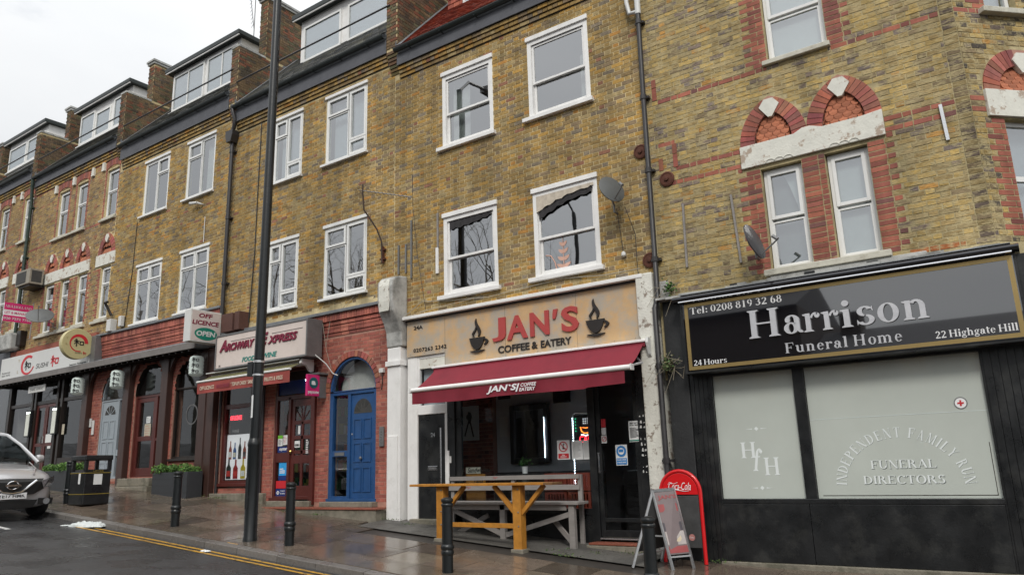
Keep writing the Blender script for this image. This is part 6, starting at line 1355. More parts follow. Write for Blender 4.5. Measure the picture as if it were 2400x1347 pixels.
for s, x, z, w, h in (('FUNERAL', -1.93, -.185, .75, .105), ('DIRECTORS', -2.04, -.375, .93, .105)):
    ser(s, x+.008, z-.008, w, h, M_etch2, .0004, .035); ser(s, x, z, w, h, M_etch, .0012, .03)
line = 'INDEPENDENT FAMILY RUN'; n = len(line); cx, cz, ra, rb = -1.575, -.40, .735, .66
wd = {'I': .5, ' ': .55, 'M': 1.25, 'N': 1.1, 'D': 1.1}; tot = sum(wd.get(c, 1) for c in line); acc = 0
for i, ch in enumerate(line):
    w = wd.get(ch, 1); a = PI*(1-(acc+w/2)/tot)*.99+.015; acc += w
    if ch == ' ': continue
    p = Vector((cx+ra*math.cos(a), .029, cz+rb*math.sin(a))); tang = Vector((math.sin(a)*ra, 0, -math.cos(a)*rb)).normalized(); nr = Vector((-tang.z, 0, tang.x)); nr = nr if nr.z > 0 or abs(nr.z) < .05 else -nr
    nr = Vector((math.cos(a), 0, math.sin(a))).normalized(); L_ = .082*w*.92
    # upright letters whose feet stand on the arc
    lw = L_ if ch != 'I' else .03
    for dy, dm, e, b_ in ((.004, M_etch3, .0004, .03), (0, M_etch, .0012, .03)):
        text(pn, ch, p-tang*lw/2-nr*.06+Vector((dy, 0, -dy)), tang, NY, lw, .125, dm, ext=e, bold=b_, serif=True, v=nr)
o = thing('round_sticker', (-.81, .02, .58), 'small round white sticker with a red cross on the large frosted window', 'sticker'); MB().lathe((-.81, .029, .58), [(.075, 0), (.075, .002)], 28, axis='y').build('disc', M_steelgrey, o); MB().lathe((-.81, .0265, .58), [(.062, 0), (.062, .002)], 24, axis='y').build('white_disc', M_whitep, o); MB().box(-.845, -.775, .0215, .024, .57, .59).box(-.82, -.80, .0205, .0208, .545, .615).build('red_cross', M_red, o)
# the big black sign
fs = thing('fascia_sign', (-2.1, -.3, 1.23), 'glossy black funeral home sign with silver letters and a gold border', 'shop sign')
bx('sign_box', M_black, fs, -4.22, .03, -.285, -.0, 1.225, 2.28, bev=.006); bx('gloss_panel', M_blackgl, fs, -4.17, .0, -.296, -.286, 1.265, 2.255)
f = MB(); ring(f, -4.145, -.012, 1.275, 2.26, .052, -.304, -.2975); f.build('gold_border', mat('gold_border', (.42, .30, .12), .3, .6, var=.05, bump=0), fs)
M_silver = mat('silver_letters', (.62, .62, .64), .38, .45, var=.12, vscale=9, bump=.05, bscale=8)
xs_ = [('H', -3.21, .425, .395), ('a', -2.725, .255, .26), ('r', -2.465, .22, .255), ('r', -2.225, .22, .25), ('i', -1.985, .14, .36), ('s', -1.79, .21, .25), ('o', -1.54, .25, .255), ('n', -1.25, .29, .25)]
for s, x, w, h in xs_:
    text(fs, s, (x, -.3, 1.628), UX, NY, w, h, M_silver, 'letter', .03, .045, serif=True)
for s, x, w in (('Funeral', -2.745, .80), ('Home', -1.87, .57)): text(fs, s, (x, -.3, 1.372), UX, NY, w, .145, M_silver, 'lettering', .012, .025, serif=True, spacing=1.12)
M_wl = mat('white_letters', (.75, .75, .75), .5, var=.03, bump=0)
text(fs, 'Tel: 0208 819 32 68', (-4.06, -.3, 2.095), UX, NY, 1.34, .105, M_wl, 'lettering', .003, .035, serif=True); text(fs, '24 Hours', (-4.065, -.3, 1.335), UX, NY, .49, .08, M_wl, 'lettering', .003, .03, serif=True); text(fs, '22 Highgate Hill', (-.93, -.3, 1.335), UX, NY, .855, .115, M_wl, 'lettering', .003, .035, serif=True)
t = MB(); t.prism([(.0, 2.30), (-.31, 2.285), (-.37, 2.30), (-.40, 2.335), (-.385, 2.365), (-.33, 2.385), (-.25, 2.40), (0, 2.41)], -4.30, .08, plane='yz'); t.build('shutter_hood', mat('glossy_black_metal', (.012, .012, .016), .12, .5, var=.1, bump=0, coat=.5), fs, bev=.006)
t = MB().tube([(-4.2, -.375, 2.285), (0, -.375, 2.285)], .014, 8); t.build('hood_rail', M_chrome, fs, smooth=True)
bx('return_panel', M_black, fs, .031, .32, -.26, .3, 1.225, 2.27)
# ledge over the sign, broken and weedy at the left
t = MB(); rg = random.Random(8); x = -4.62
while x < -.1:
    l = rg.uniform(.1, .3); e = .0 if x < -3.2 else .01; t.box(x, min(x+l, -.1), -.20-rg.uniform(0, .05), .01, 2.405, 2.46+rg.uniform(-.03, .02)); x += l-.01
t.build('stone_ledge', M_console, H22, kind='stuff')
bx('ledge_flashing', M_lead, H22, -4.2, .0, -.3, .0, 2.405, 2.415)
for x in (-1.62, -2.43, -3.5): bx('air_slot', M_black, H22, x, x+.14, -.07, -.061, 2.475, 2.515)
bx('black_pier', mat('cracked_black_render', (.022, .023, .024), .6, var=.3, vscale=5, bump=.4, bscale=20, dirt=.5, dscale=6, dcol=(.13, .13, .125), dth=(.64, .68)), H22, -4.60, -4.272, -.05, .1, -1.6, 2.42, bev=.01)
bx('broken_corner', M_console, H22, -4.66, -4.48, -.04, .02, 2.42, 2.75, bev=.03)
# chamfered shop return
t = MB().box(0.02, 2.4, -.03, .05, -1.6, 2.3); t.v = [tuple(CH @ Vector(p)) for p in t.v]; t.build('corner_boards', M_black, H22)
# wall plates, strips and wires on the fronts
def rosette(x, z, par): 
    t = MB(); t.lathe((x, -.008, z), [(.125, 0), (.125, .02), (.10, .03), (.095, .022), (.04, .025), (.035, .05), (.0, .055)], 20, axis='y'); t.build('wall_plate', mat('rusty_iron', (.10, .035, .02), .8, .2, var=.3, bump=.4), par, smooth=True)
rosette(-4.78, 5.0, H24); rosette(-4.36, 4.41, H22); rosette(-4.76, 3.13, H24)
def strip(x, z0, z1, par, m=M_oldwood, w=.03, lean=0): MB().prism([(x-w/2+lean, z0), (x+w/2+lean, z0), (x+w/2, z1), (x-w/2, z1)], -.035, -.006).build('cable_cover', m, par)
for x, z0, z1, l in ((-4.13, 2.9, 3.93, -.02), (-3.36, 2.82, 3.90, .05)): strip(x, z0, z1, H22, lean=l)
strip(-.47, 3.96, 4.47, H22, M_alu, .04, .02)
for x, z0, z1 in ((-10.25, 3.84, 4.45), (-10.05, 3.83, 4.43), (-9.90, 3.70, 4.91), (-9.20, 4.2, 4.91)): strip(x, z0, z1, H24, M_steelgrey if x < -9.3 else M_oldwood, .035)
strip(-9.22, 3.68, 4.2, H24, M_white, .06)
def cable(pts, r=.006, m=None, par=None, name='cable'): return MB().tube(pts, r, 5).build(name, m or M_blackp, par)
M_cab = mat('pale_cable', (.33, .30, .24), .6)
cable([(-9.88, -.02, 5.9), (-9.86, -.02, 5.2), (-9.75, -.02, 4.2), (-9.52, -.025, 3.0)], .005, None, H24)
cable([(-10.0, -.13, 2.9), (-9.6, -.04, 3.18), (-9.0, -.03, 3.10), (-8.0, -.03, 3.02), (-7.2, -.03, 3.06), (-6.4, -.03, 3.10), (-5.6, -.03, 3.02), (-4.9, -.1, 3.0)], .008, M_cab, H24)
cable([(-10.0, -.13, 2.9), (-9.3, -.03, 3.0), (-8.2, -.03, 3.05)], .006, M_cab, H24)
cable([(-15.0, -.02, 8.6), (-15.01, -.025, 6.9), (-15.02, -.02, 5.2), (-15.1, -.03, 3.5)], .014, None, H26)
cable([(-11.4, -.03, 3.65), (-11.9, -.03, 3.35), (-12.2, -.06, 3.2), (-12.25, -.12, 2.6)], .005, M_cab, H26)
cable([(-12.4, -.1, 3.1), (-12.25, -.11, 2.5), (-12.1, -.1, 2.1)], .005, M_cab, H26); cable([(-12.38, -.3, 2.4), (-12.2, -.15, 2.2), (-12.1, -.05, 2.0), (-11.98, -.02, 1.95)], .012, M_plaswhite, H26)
cable([(-20.6, -.02, 7.2), (-20.62, -.02, 5.8), (-20.8, -.02, 4.1)], .010, None, H28)
cable([(-17.20, -.02, 6.6), (-17.20, -.02, 5.9)], .012, M_plaswhite, H28)
# rails along the dormers
for h, x0, x1, z in ((H26, -16.0, -10.45, 10.03), (H28, -21.7, -16.2, 10.48), (H30, -27.4, -22.0, 10.92), (H32, -33.2, -27.7, 11.4)):
    t = MB().tube([(x0, -.13, z), (x1, -.13, z)], .022, 6); t.build('safety_rail', M_pipe, h)
# ================================================================== drainpipes
def pipe(pts, r, label, m, collars=(), hopper=None, n=10):
    o = thing('drainpipe', pts[-1], label, 'drainpipe', 'drainpipes on the house fronts'); MB().tube(pts, r, n).build('pipe', m, o, smooth=True)
    for z in collars:
        i = next((k for k in range(len(pts)-1) if pts[k][2] >= z >= pts[k+1][2]), 0); a, b = Vector(pts[i]), Vector(pts[i+1]); p = a+(b-a)*((a.z-z)/max(1e-6, a.z-b.z))
        t = MB(); t.lathe((p.x, p.y, z-.04), [(r+.012, 0), (r+.012, .08)], 12); t.box(p.x-.08, p.x+.08, p.y+.02, -.0, z-.02, z+.02); t.build('collar', m, o)
    if hopper: x, z = hopper; MB().prism([(x-.09, z-.22), (x+.09, z-.22), (x+.15, z-.02), (x+.15, z+.10), (x-.15, z+.10), (x-.15, z-.02)], -.22, -.02).build('hopper', m, o, bev=.01)
    return o
pipe([(-4.60, -.10, 12), (-4.60, -.10, 7.55), (-4.62, -.10, 6.0), (-4.64, -.10, 2.5), (-4.66, -.20, 2.3), (-4.66, -.20, -1.4)], .042, 'dark drainpipe between the cafe house and the funeral home house', M_pipe, (7.3, 5.9, 4.6, 3.1, 1.4, 0))
t = thing('waste_pipe', (-4.8, -.1, 7.4), 'pale grey pipe with a branch joining the top of the drainpipe beside the corner house', 'pipe'); MB().tube([(-4.82, -.1, 12), (-4.80, -.1, 7.75), (-4.76, -.1, 7.52), (-4.62, -.1, 7.50)], .038, 10).tube([(-4.60, -.1, 11.9), (-4.60, -.1, 7.45)], .05, 10).build('pipe', M_plaswhite, t, smooth=True)
pipe([(-16.02, -.2, 9.35), (-15.98, -.2, 9.15), (-15.95, -.14, 8.95), (-15.98, -.14, 8.75), (-16.1, -.10, 8.6), (-16.07, -.10, 8.3), (-16.07, -.10, 5.0), (-16.07, -.1, 3.75)], .052, 'black drainpipe between the off licence house and its uphill neighbour', M_pipe, (8.1, 6.3, 4.6), (-16.08, 8.55))
pipe([(-27.45, -.2, 10.25), (-27.5, -.18, 9.9), (-27.6, -.10, 9.4), (-27.6, -.10, 6.8), (-27.6, -.1, 4.2)], .055, 'mossy green black drainpipe at the left, running down behind the air conditioning box', mat('mossy_pipe', (.02, .04, .03), .5, var=.4, dirt=.5, dscale=9, dcol=(.1, .12, .1)), (9.2, 7.4, 5.3))
# ================================================================== dishes, aerials, boxes on the walls
def dish(name_label, cx, cy, cz, r, facing, wall, m, arm=None, rot=0):
    o = thing('satellite_dish', wall, name_label, 'satellite dish', 'satellite dishes on the fronts')
    F = Vector(facing).normalized(); q = F.to_track_quat('Z', 'Y').to_matrix().to_4x4(); q.translation = Vector((cx, cy, cz))
    t = MB(); n = 28; b = [(0, -.085)]+[(r*k/5, -.085+.085*(k/5)**2) for k in range(1, 6)]
    t.lathe((0, 0, 0), [(max(.001, a), h) for a, h in b], n); t.f.pop(); t.c.pop(); t.mi.pop(); t.lathe((0, 0, 0), [(r, .0), (r+.008, -.004), (r+.008, -.012), (r, -.012)], n)
    t.v = [tuple(q @ Vector(p)) for p in t.v]; d = t.build('reflector', m, o, smooth=True); d.modifiers.new('thick', 'SOLIDIFY').thickness = .006
    lnb = q @ Vector((0, -r*.5, r*1.15)); foot = q @ Vector((0, -r*.9, -.03)); MB().tube([foot, lnb], .012, 6).build('feed_arm', M_steelgrey, o)
    MB().tube([lnb, lnb+Vector((0, 0, .01))+(q.to_3x3() @ Vector((0, .07, -.05)))], .026, 10).build('feed_horn', M_steelgrey, o)
    MB().tube([q @ Vector((0, 0, -.09)), Vector(wall)+Vector((0, -.12, 0)), Vector(wall)+Vector((0, -.12, -.12)), Vector(wall)+Vector((0, -.01, -.12))], .018, 8).build('wall_arm', M_steelgrey, o); return o
M_dish = mat('dish_grey', (.095, .10, .098), .5, var=.12); M_dish2 = mat('dish_dark', (.05, .05, .055), .45, var=.1)
dish('grey satellite dish beside the upper right cafe window', -5.16, -.40, 4.32, .23, (.78, -.40, .25), (-5.28, 0, 4.15), M_dish)
dish('dark satellite dish at the foot of the narrow window above the funeral home', -2.96, -.42, 2.99, .26, (.95, -.10, .28), (-3.05, 0, 2.95), M_dish2)
dish('grey oval satellite dish beside the letting board', -24.85, -.55, 4.95, .37, (.60, -.35, .75), (-24.9, 0, 4.75), M_dish)
cable([(-5.2, -.2, 4.05), (-5.22, -.06, 3.6), (-5.2, -.04, 3.3)], .006, None, H24); cable([(-5.05, -.2, 4.05), (-4.97, -.04, 3.6), (-4.98, -.03, 3.0), (-4.92, -.03, 2.75)], .006, None, H24); MB().lathe((-5.2, -.05, 3.26), [(.02, 0), (.04, .02), (.035, .07), (.01, .09)], 10).build('junction_bulb', M_plaswhite, H24)
o = thing('tv_aerial', (-10.7, -.05, 4.3), 'long thin television aerial on a bent pole, fixed to the wall between the two houses', 'aerial')
MB().tube([(-10.68, -.06, 4.15), (-10.68, -.08, 4.6), (-10.70, -.2, 4.85), (-10.86, -.42, 5.25), (-10.82, -.5, 5.6), (-10.82, -.5, 5.78)], .017, 8).build('pole', mat('rusty_pole', (.07, .05, .04), .7, .3), o, smooth=True)
t = MB(); a, b = Vector((-10.92, -.5, 5.67)), Vector((-9.45, -.5, 5.17)); t.tube([a, b], .012, 6)
for k in range(14): p = a+(b-a)*(k/13); t.tube([p+Vector((-.01, -.06, .055)), p+Vector((.01, .06, -.055))], .005, 4)
t.build('boom', mat('aerial_metal', (.30, .28, .26), .5, .6), o); t = MB()
for k in (-1, 1):
    for j in range(5): t.tube([(-10.9+.04*k, -.62, 5.66+.03*j*k), (-10.9+.04*k, -.38, 5.66+.03*j*k)], .005, 4)
t.build('reflector', mat('aerial_metal', (.3, .28, .26), .5, .6), o); MB().box(-10.75, -10.61, -.06, -.01, 4.42, 4.45).box(-10.75, -10.61, -.06, -.01, 4.22, 4.25).box(-10.70, -10.66, -.07, -.01, 4.15, 4.5).build('wall_bracket', mat('rusty_iron', (.1, .035, .02), .8), o)
o = thing('roof_aerial', (-16.3, .75, 12.2), 'spiky television aerial on the chimney above the off licence house', 'aerial'); MB().tube([(-16.42, .6, 11.9), (-16.42, .6, 14.2)], .014, 6).build('pole', M_steelgrey, o); t = MB(); t.tube([(-16.42, .6, 12.1), (-16.75, .5, 14.3)], .010, 5)
for k in range(16): z = 12.2+.13*k; x = -16.44-.019*k; t.tube([(x-.12, .6, z+.02), (x+.12, .5, z-.02)], .005, 4)
t.build('boom', M_steelgrey, o)
o = thing('air_conditioner', (-26.2, -.2, 6.2), 'boxy air conditioning unit on the wall at the left, with two dark grilles', 'air conditioner'); bx('casing', mat('ac_casing', (.28, .25, .2), .6, var=.2), o, -27.0, -26.0, -.52, -.1, 6.18, 6.68, bev=.01); bx('front_grille', M_innerd, o, -26.93, -26.25, -.525, -.521, 6.23, 6.62); bx('side_grille', M_innerd, o, -25.998, -25.994, -.46, -.16, 6.24, 6.62); bx('bracket', M_dark, o, -26.9, -26.1, -.45, .0, 6.12, 6.175)
o = thing('letting_board', (-26.6, -.1, 5.0), 'magenta and white letting board projecting from the wall at the left', 'sign'); bx('board', M_whitep, o, -26.73, -26.70, -.86, .0, 4.99, 5.60); bx('top_band', M_pink, o, -26.699, -26.695, -.86, .0, 5.37, 5.60); bx('bottom_band', M_pink, o, -26.699, -26.695, -.86, .0, 4.99, 5.19)
text(o, 'MULHOLLAND', (-26.694, -.82, 5.44), UY, NX, .76, .085, M_plaswhite, ext=.002, bold=.02, serif=True); text(o, 'LET & MANAGED', (-26.699, -.83, 5.24), UY, NX, .78, .08, M_pink, ext=.002, bold=.01); text(o, '020 7272 7766', (-26.694, -.84, 5.05), UY, NX, .80, .08, M_plaswhite, ext=.002, bold=.02); MB().tube([(-26.71, .0, 4.5), (-26.71, .0, 5.7)], .03, 6).build('post', M_oldwood, o)
o = thing('security_camera', (-17.5, -.1, 7.0), 'small white camera under the upper right window of the neighbour house', 'camera'); MB().tube([(-17.75, -.14, 7.06), (-17.45, -.12, 7.02)], .04, 8).build('camera_body', M_plaswhite, o); MB().tube([(-17.45, -.12, 7.02), (-17.36, -.06, 6.98), (-17.36, .0, 6.98)], .02, 6).build('bracket', M_plaswhite, o)
for x, z, lb in ((-21.25, 4.15, 'rusty lamp and white box on the wall above the round sushi sign'),):
    o = thing('wall_lamp', (x, -.05, z), lb, 'lamp'); bx('white_box', M_plaswhite, o, x-.2, x+.02, -.2, -.01, z-.1, z+.25, bev=.01); bx('second_box', M_plaswhite, o, x+.28, x+.42, -.12, -.01, z+.0, z+.30, bev=.01); MB().tube([(x-.05, -.15, z+.35), (x-.2, -.3, z+.75), (x+.05, -.35, z+.7)], .04, 6).build('lamp_head', M_dark, o)
o = thing('satellite_box', (-27.7, -.2, 4.5), 'mossy stone bracket with a dark pipe at the far left below the letting board', 'bracket'); bx('stone', M_console, o, -28.2, -27.3, -.35, .0, 4.2, 4.75, bev=.05); bx('pipe_box', M_dark, o, -27.25, -26.95, -.2, .0, 4.3, 4.8, bev=.02)
# plants rooted in the wall
for (x, y, z), n_, r_, lb, col in (((-4.42, -.14, 2.60), 110, .08, 'small green weed growing on the ledge at the left end of the funeral home sign', [(.04, .12, .02), (.07, .17, .03)]), ((-4.50, -.20, 1.42), 170, .11, 'straggly green plant growing from the black pier beside the drainpipe', [(.05, .09, .025), (.09, .13, .04), (.12, .11, .06)])):
    o = thing('wall_weed', (x, -.05, z-.1), lb, 'plant'); leaves('foliage', o, lambda r, x=x, y=y, z=z, r_=r_: (x+r.gauss(0, r_*.55), min(-.055, y+r.gauss(0, r_*.4)), z+r.gauss(0, r_*.6)), n_, .045, col, 5)
    t = MB(); rg = random.Random(3)
    for k in range(14): a = (x+rg.uniform(-.02, .02), -.04, z-.05); t.tube([a, (x+rg.gauss(0, .12), y-.03, z+rg.gauss(0, .1)), (x+rg.gauss(0, .2), y-.05, z+rg.gauss(-.05, .2))], .0035, 4)
    t.build('twigs', mat('dry_twig', (.30, .26, .19), .9), o, kind='stuff')
# ================================================================== street furniture
base_b = gz(-6.87, -2.6)
prof = [(.075, -.2), (.075, .0), (.075, .215), (.083, .225), (.088, .25), (.083, .275), (.078, .285), (.09, .30), (.094, .325), (.086, .35), (.076, .36), (.074, .50), (.072, .845), (.080, .855), (.083, .875), (.075, .89), (.066, .895), (.080, .91), (.085, .93), (.078, .95), (.05, .965), (.02, .97)]
def bollard(x, y, label, src=None, h=1.0):
    z = gz(x, y)
    if src is None:
        o = thing('bollard', (x, y, z), label, 'bollard', 'black iron bollards along the kerb'); MB().lathe((x, y, z), prof, 24).build('post', M_bollard, o, smooth=True); return o
    return copy_tree(src, (x, y, z), None, None, label)
b0 = bollard(-6.87, -2.6, 'black bollard in front of the orange cafe table')
bollard(-10.10, -2.64, 'black bollard in front of the blue arched door', b0); bollard(-13.24, -2.69, 'black bollard left of the lamp post, in front of the green planter', b0); bollard(-3.88, -2.62, 'black bollard in front of the folding pavement sign, cut by the bottom edge', b0)
# lamp post
lx, ly = -10.95, -2.75; lz = gz(lx, ly)
lp = thing('lamp_post', (lx, ly, lz), 'tall black lamp post at the kerb in front of the off licence', 'lamp post')
MB().lathe((lx, ly, lz), [(.115, -.1), (.115, .03), (.105, .05), (.105, 1.5), (.112, 1.52), (.112, 1.56), (.10, 1.6), (.088, 1.64)], 24).build('base_sleeve', M_bollard, lp, smooth=True)
MB().tube([(lx, ly, lz+1.6), (lx+.03, ly, lz+4), (lx+.055, ly, lz+8), (lx+.06, ly, lz+10.4)], [.088, .084, .078, .072], 20).build('column', M_bollard, lp, smooth=True)
MB().tube([(lx+.06, ly, lz+10.4), (lx+.06, ly-.4, lz+10.8), (lx+.06, ly-1.2, lz+10.9)], .04, 10).box(lx-.1, lx+.2, ly-1.9, ly-1.1, lz+10.85, lz+11.0).build('lamp_head', M_steelgrey, lp)
t = MB()
for h_ in (2.70, 2.93): t.lathe((lx+.013, ly, lz+h_-.015), [(.093, 0), (.097, .005), (.097, .03), (.093, .035)], 20)
t.build('steel_band', M_alu, lp, kind='stuff'); bx('clamp_box', M_bollard, lp, lx-.24, lx-.09, ly-.05, ly+.05, lz+2.70, lz+2.95, bev=.006)
t = MB(); n = 8
for i in range(n):
    a0, a1 = R(-150+9*i), R(-150+9*(i+1)); r = .091; t.quad((lx+.01+r*math.cos(a0), ly+r*math.sin(a0), lz+1.98), (lx+.01+r*math.cos(a1), ly+r*math.sin(a1), lz+1.98), (lx+.01+r*math.cos(a1), ly+r*math.sin(a1), lz+2.36), (lx+.01+r*math.cos(a0), ly+r*math.sin(a0), lz+2.36))
t.build('label_sticker', M_paper, lp); t = MB()
for i in range(9): t.box(lx-.06+.0, lx-.02, ly-.096, ly-.0935, lz+2.02+.035*i, lz+2.035+.035*i)
t.build('label_print', M_blackp, lp, kind='stuff'); bx('hatch', M_bollard, lp, lx-.04, lx+.04, ly-.111, ly-.1, lz+.5, lz+1.0, bev=.004)
# litter bin
bxx0, bxx1, by0, by1 = -17.62, -17.0, -2.55, -1.98; bz = gz(-17.3, -2.3)
lb = thing('litter_bin', (-17.3, -2.3, bz), 'large black litter bin with yellow lines and a white notice', 'litter bin')
t = MB(); t.box(bxx0, bxx1, by0, by1, bz, bz+.70); body = t.build('bin_body', M_black, lb, bev=.02)
t = MB()
for x in (bxx0, bxx1-.07): 
    for y in (by0, by1-.07): bx('corner_post', M_black, lb, x, x+.07, y, y+.07, bz+.701, bz+.93, .008)
bx('inner_liner', M_innerd, lb, bxx0+.06, bxx1-.06, by0+.06, by1-.06, bz+.70, bz+.74); bx('opening_rail', M_black, lb, bxx1-.03, bxx1, by0+.07, by1-.07, bz+.701, bz+.74)
MB().box(bxx0-.015, bxx1+.015, by0-.015, by1+.015, bz+.93, bz+1.04).build('bin_lid', M_black, lb, bev=.02)
for z in (bz+.66, bz+.22): MB().box(bxx0-.002, bxx1+.003, by0-.003, by1+.002, z, z+.012).build('yellow_line', mat('gold_band', (.30, .22, .03), .5), lb)
bx('notice_sheet', M_paper, lb, bxx1+.001, bxx1+.004, by0+.20, by0+.38, bz+.42, bz+.64); bx('notice_sheet', M_paper, lb, bxx0+.38, bxx0+.46, by0-.004, by0-.001, bz+.44, bz+.66); text(lb, 'LITTER', (bxx1+.001, by0+.18, bz+.72-.03), UY, NX, .22, .03, mat('gold_band', (.3, .22, .03), .5), ext=.002)
t = MB().lathe((bxx0-.25, -2.45, bz-.02), prof, 16); o = thing('bollard', (bxx0-.25, -2.45, bz), 'black bollard half hidden behind the litter bin', 'bollard', 'black iron bollards along the kerb'); t.build('post', M_bollard, o, smooth=True)
# planters
def planter(x0, x1, y0, y1, zt, label, seed):
    o = thing('planter', ((x0+x1)/2, y0, gz(x0, y0)), label, 'planter', 'planters in front of the restaurants'); z0 = min(gz(x0, y0), gz(x1, y0))-.02
    t = MB(); ring_w = .04; t.box(x0, x1, y0, y0+ring_w, z0, zt); t.box(x0, x1, y1-ring_w, y1, z0, zt); t.box(x0, x0+ring_w, y0+ring_w, y1-ring_w, z0, zt-.0005); t.box(x1-ring_w, x1, y0+ring_w, y1-ring_w, z0, zt-.0005)
    t.build('trough', mat('slate_grey_planter', (.035, .038, .042), .55, var=.15, bump=.1), o, bev=.008)
    n_ = max(2, int((zt-z0)/.14))
    for k in range(1, n_): bx('board_joint', M_dark, o, x0-.001, x1+.001, y0-.0015, y0+.01, z0+(zt-z0)*k/n_, z0+(zt-z0)*k/n_+.006)
    bx('soil', M_innerd, o, x0+.04, x1-.04, y0+.04, y1-.04, z0, zt-.05)
    rg = random.Random(seed); cl = [(rg.uniform(x0+.05, x1-.05), rg.uniform(y0, y1), zt+rg.uniform(.0, .11), rg.uniform(.07, .13)) for i in range(26)]
    def fn(r):
        c = r.choice(cl); v = Vector((r.gauss(0, 1), r.gauss(0, 1), r.gauss(0, 1))).normalized()*c[3]*r.uniform(.6, 1.05); return (c[0]+v.x, c[1]+v.y, max(zt-.06, c[2]+v.z*.8))
    leaves('foliage', o, fn, 3800, .04, [(.07, .17, .03), (.05, .13, .025), (.11, .23, .04), (.16, .28, .06)], seed)
planter(-17.75, -16.30, -.60, -.20, .09, 'dark grey planter with bright green shrubs under the restaurant window', 21)
planter(-21.4, -19.6, -1.60, -1.2, .22, 'dark grey planter with low green plants behind the litter bin, by the parked car', 22)
# orange table
TY0, TY1 = -1.08, -.78
tb = thing('bar_table', (-7.6, -.93, gz(-7.6, -.93)), 'long high orange wooden table with braced legs, standing in front of the grey bench', 'table')
for k in range(2): bx('plank', M_orange, tb, -8.97, -6.28+.0, TY0+.152*k, TY0+.148+.152*k, -.298, -.262, bev=.004)
bx('bare_plank_end', mat('bare_brown_wood', (.16, .08, .03), .7, var=.2), tb, -6.278, -6.12, TY0+.0, TY1, -.298, -.262, bev=.004)
for x in (-8.37, -6.83):
    zg = gz(x, -.93); bx('leg', M_orange, tb, x-.075, x+.075, -1.0, -.86, zg-.03, -.30, bev=.006)
    bx('foot_pad', M_concrete, tb, x-.11, x+.11, -1.03, -.83, zg-.05, zg+.025, bev=.01)
bx('rail', M_orange, tb, -8.295, -6.905, -.955, -.905, -.94, -.87, bev=.004)
for x, s in ((-8.37, 1), (-6.83, -1), (-6.83, 1)): MB().beam((x+s*.06, -.93, -.72), (x+s*.47, -.93, -.305), .06, .07, up=(0, 1, 0)).build('brace', M_orange, tb, bev=.003)
t = MB()
for x in (-8.37, -6.83):
    for z in (-.36, -.70, -.905): t.lathe((x+.03, -1.0, z), [(.013, 0), (.013, .006), (.006, .010)], 8, axis='y')
t.build('bolts', M_steelgrey, tb, kind='stuff')
# bench
bn = thing('bench', (-7.4, -.3, gz(-7.4, -.3)), 'weathered grey slatted wooden bench against the cafe window', 'bench')
for z0, z1 in ((-.235, -.165), (-.405, -.325)): bx('back_slat', M_oldwood, bn, -8.90, -6.21, -.125, -.10, z0, z1, bev=.004)
for k in range(3): bx('seat_plank', M_oldwood, bn, -8.78+.03*k, -6.02-.02*k, -.53+.14*k, -.40+.14*k, -.615, -.575, bev=.004)
bx('seat_rail', M_oldwood, bn, -8.6, -6.25, -.50, -.47, -.70, -.62, bev=.004)
for x in (-8.62, -7.47, -6.16): bx('leg', M_oldwood, bn, x-.05, x+.05, -.50, -.42, gz(x, -.45)-.0, -.617, bev=.005)
for x in (-8.84, -7.52, -6.22): bx('leg', M_oldwood, bn, x-.035, x+.035, -.098, -.045, gz(x, -.1)-.0, -.17, bev=.005)
for a, b in (((-8.55, -.46, -.70), (-7.52, -.46, -1.07)), ((-7.42, -.46, -1.09), (-6.22, -.46, -.76)), ((-8.55, -.30, -1.1), (-7.9, -.30, -.8)), ((-6.62, -.30, -.84), (-6.2, -.42, -1.18))): MB().beam(a, b, .035, .075).build('brace', M_oldwood, bn)
for x, z in ((-7.87, -.20), (-8.45, -.36)):
    t = MB(); t.tube([(x-.04, -.127, z), (x-.01, -.127, z+.02), (x+.0, -.127, z-.015), (x+.03, -.127, z+.015), (x+.05, -.127, z)], .004, 4); t.build('red_scribble', M_red, bn)
# folding pavement sign
ab = thing('pavement_sign', (-4.6, -.8, gz(-4.6, -.8)), 'silver framed folding pavement sign with a faded red poster', 'pavement sign')
A_top = Vector((-4.50, -.62, -.40)); Wd = Vector((.26, .02, 0)).normalized()
def leg_frame(p0, p1, q0, q1, panel, nm):
    t = MB(); t.beam(p0, q0, .028, .03); t.beam(p1, q1, .028, .03); t.beam(q0, q1, .03, .04); m0, m1 = p0+(q0-p0)*.16, p1+(q1-p1)*.16; t.beam(m0, m1, .03, .02); return t.build(nm, M_alu, ab)
gzA = gz(-4.6, -.8)
tl, tr = Vector((-4.66, -.66, -.40)), Vector((-4.30, -.74, -.385)); fl, fr_ = Vector((-4.46, -1.10, gz(-4.46, -1.1))), Vector((-4.12, -1.14, gz(-4.12, -1.14)))
tl, tr = Vector((-4.67, -.74, -.41)), Vector((-4.43, -.55, -.39)); fl, fr_ = Vector((-4.40, -.84, gz(-4.4, -.84))), Vector((-4.20, -.60, gz(-4.2, -.6)))
fA = leg_frame(fl, fr_, tl, tr, True, 'front_frame')
bl, br = Vector((-4.93, -.98, gz(-4.93, -.98))), Vector((-4.75, -.42, gz(-4.75, -.4))); fB = leg_frame(bl, br, tl, tr, False, 'rear_frame')
p0, p1 = fl+(tl-fl)*.17, fr_+(tr-fr_)*.17; nrm = (p1-p0).cross(tl-p0).normalized(); nrm = nrm if nrm.y < 0 else -nrm; e = nrm*.016
P = lambda u, v, k=1.0: p0+(p1-p0)*u+((tl+(tr-tl)*u)-(p0+(p1-p0)*u))*v+e*k
def panel(par, u0, u1, v0, v1, k, m, nm): t = MB(); t.quad(P(u0, v0, k), P(u1, v0, k), P(u1, v1, k), P(u0, v1, k)); return t.build(nm, m, par)
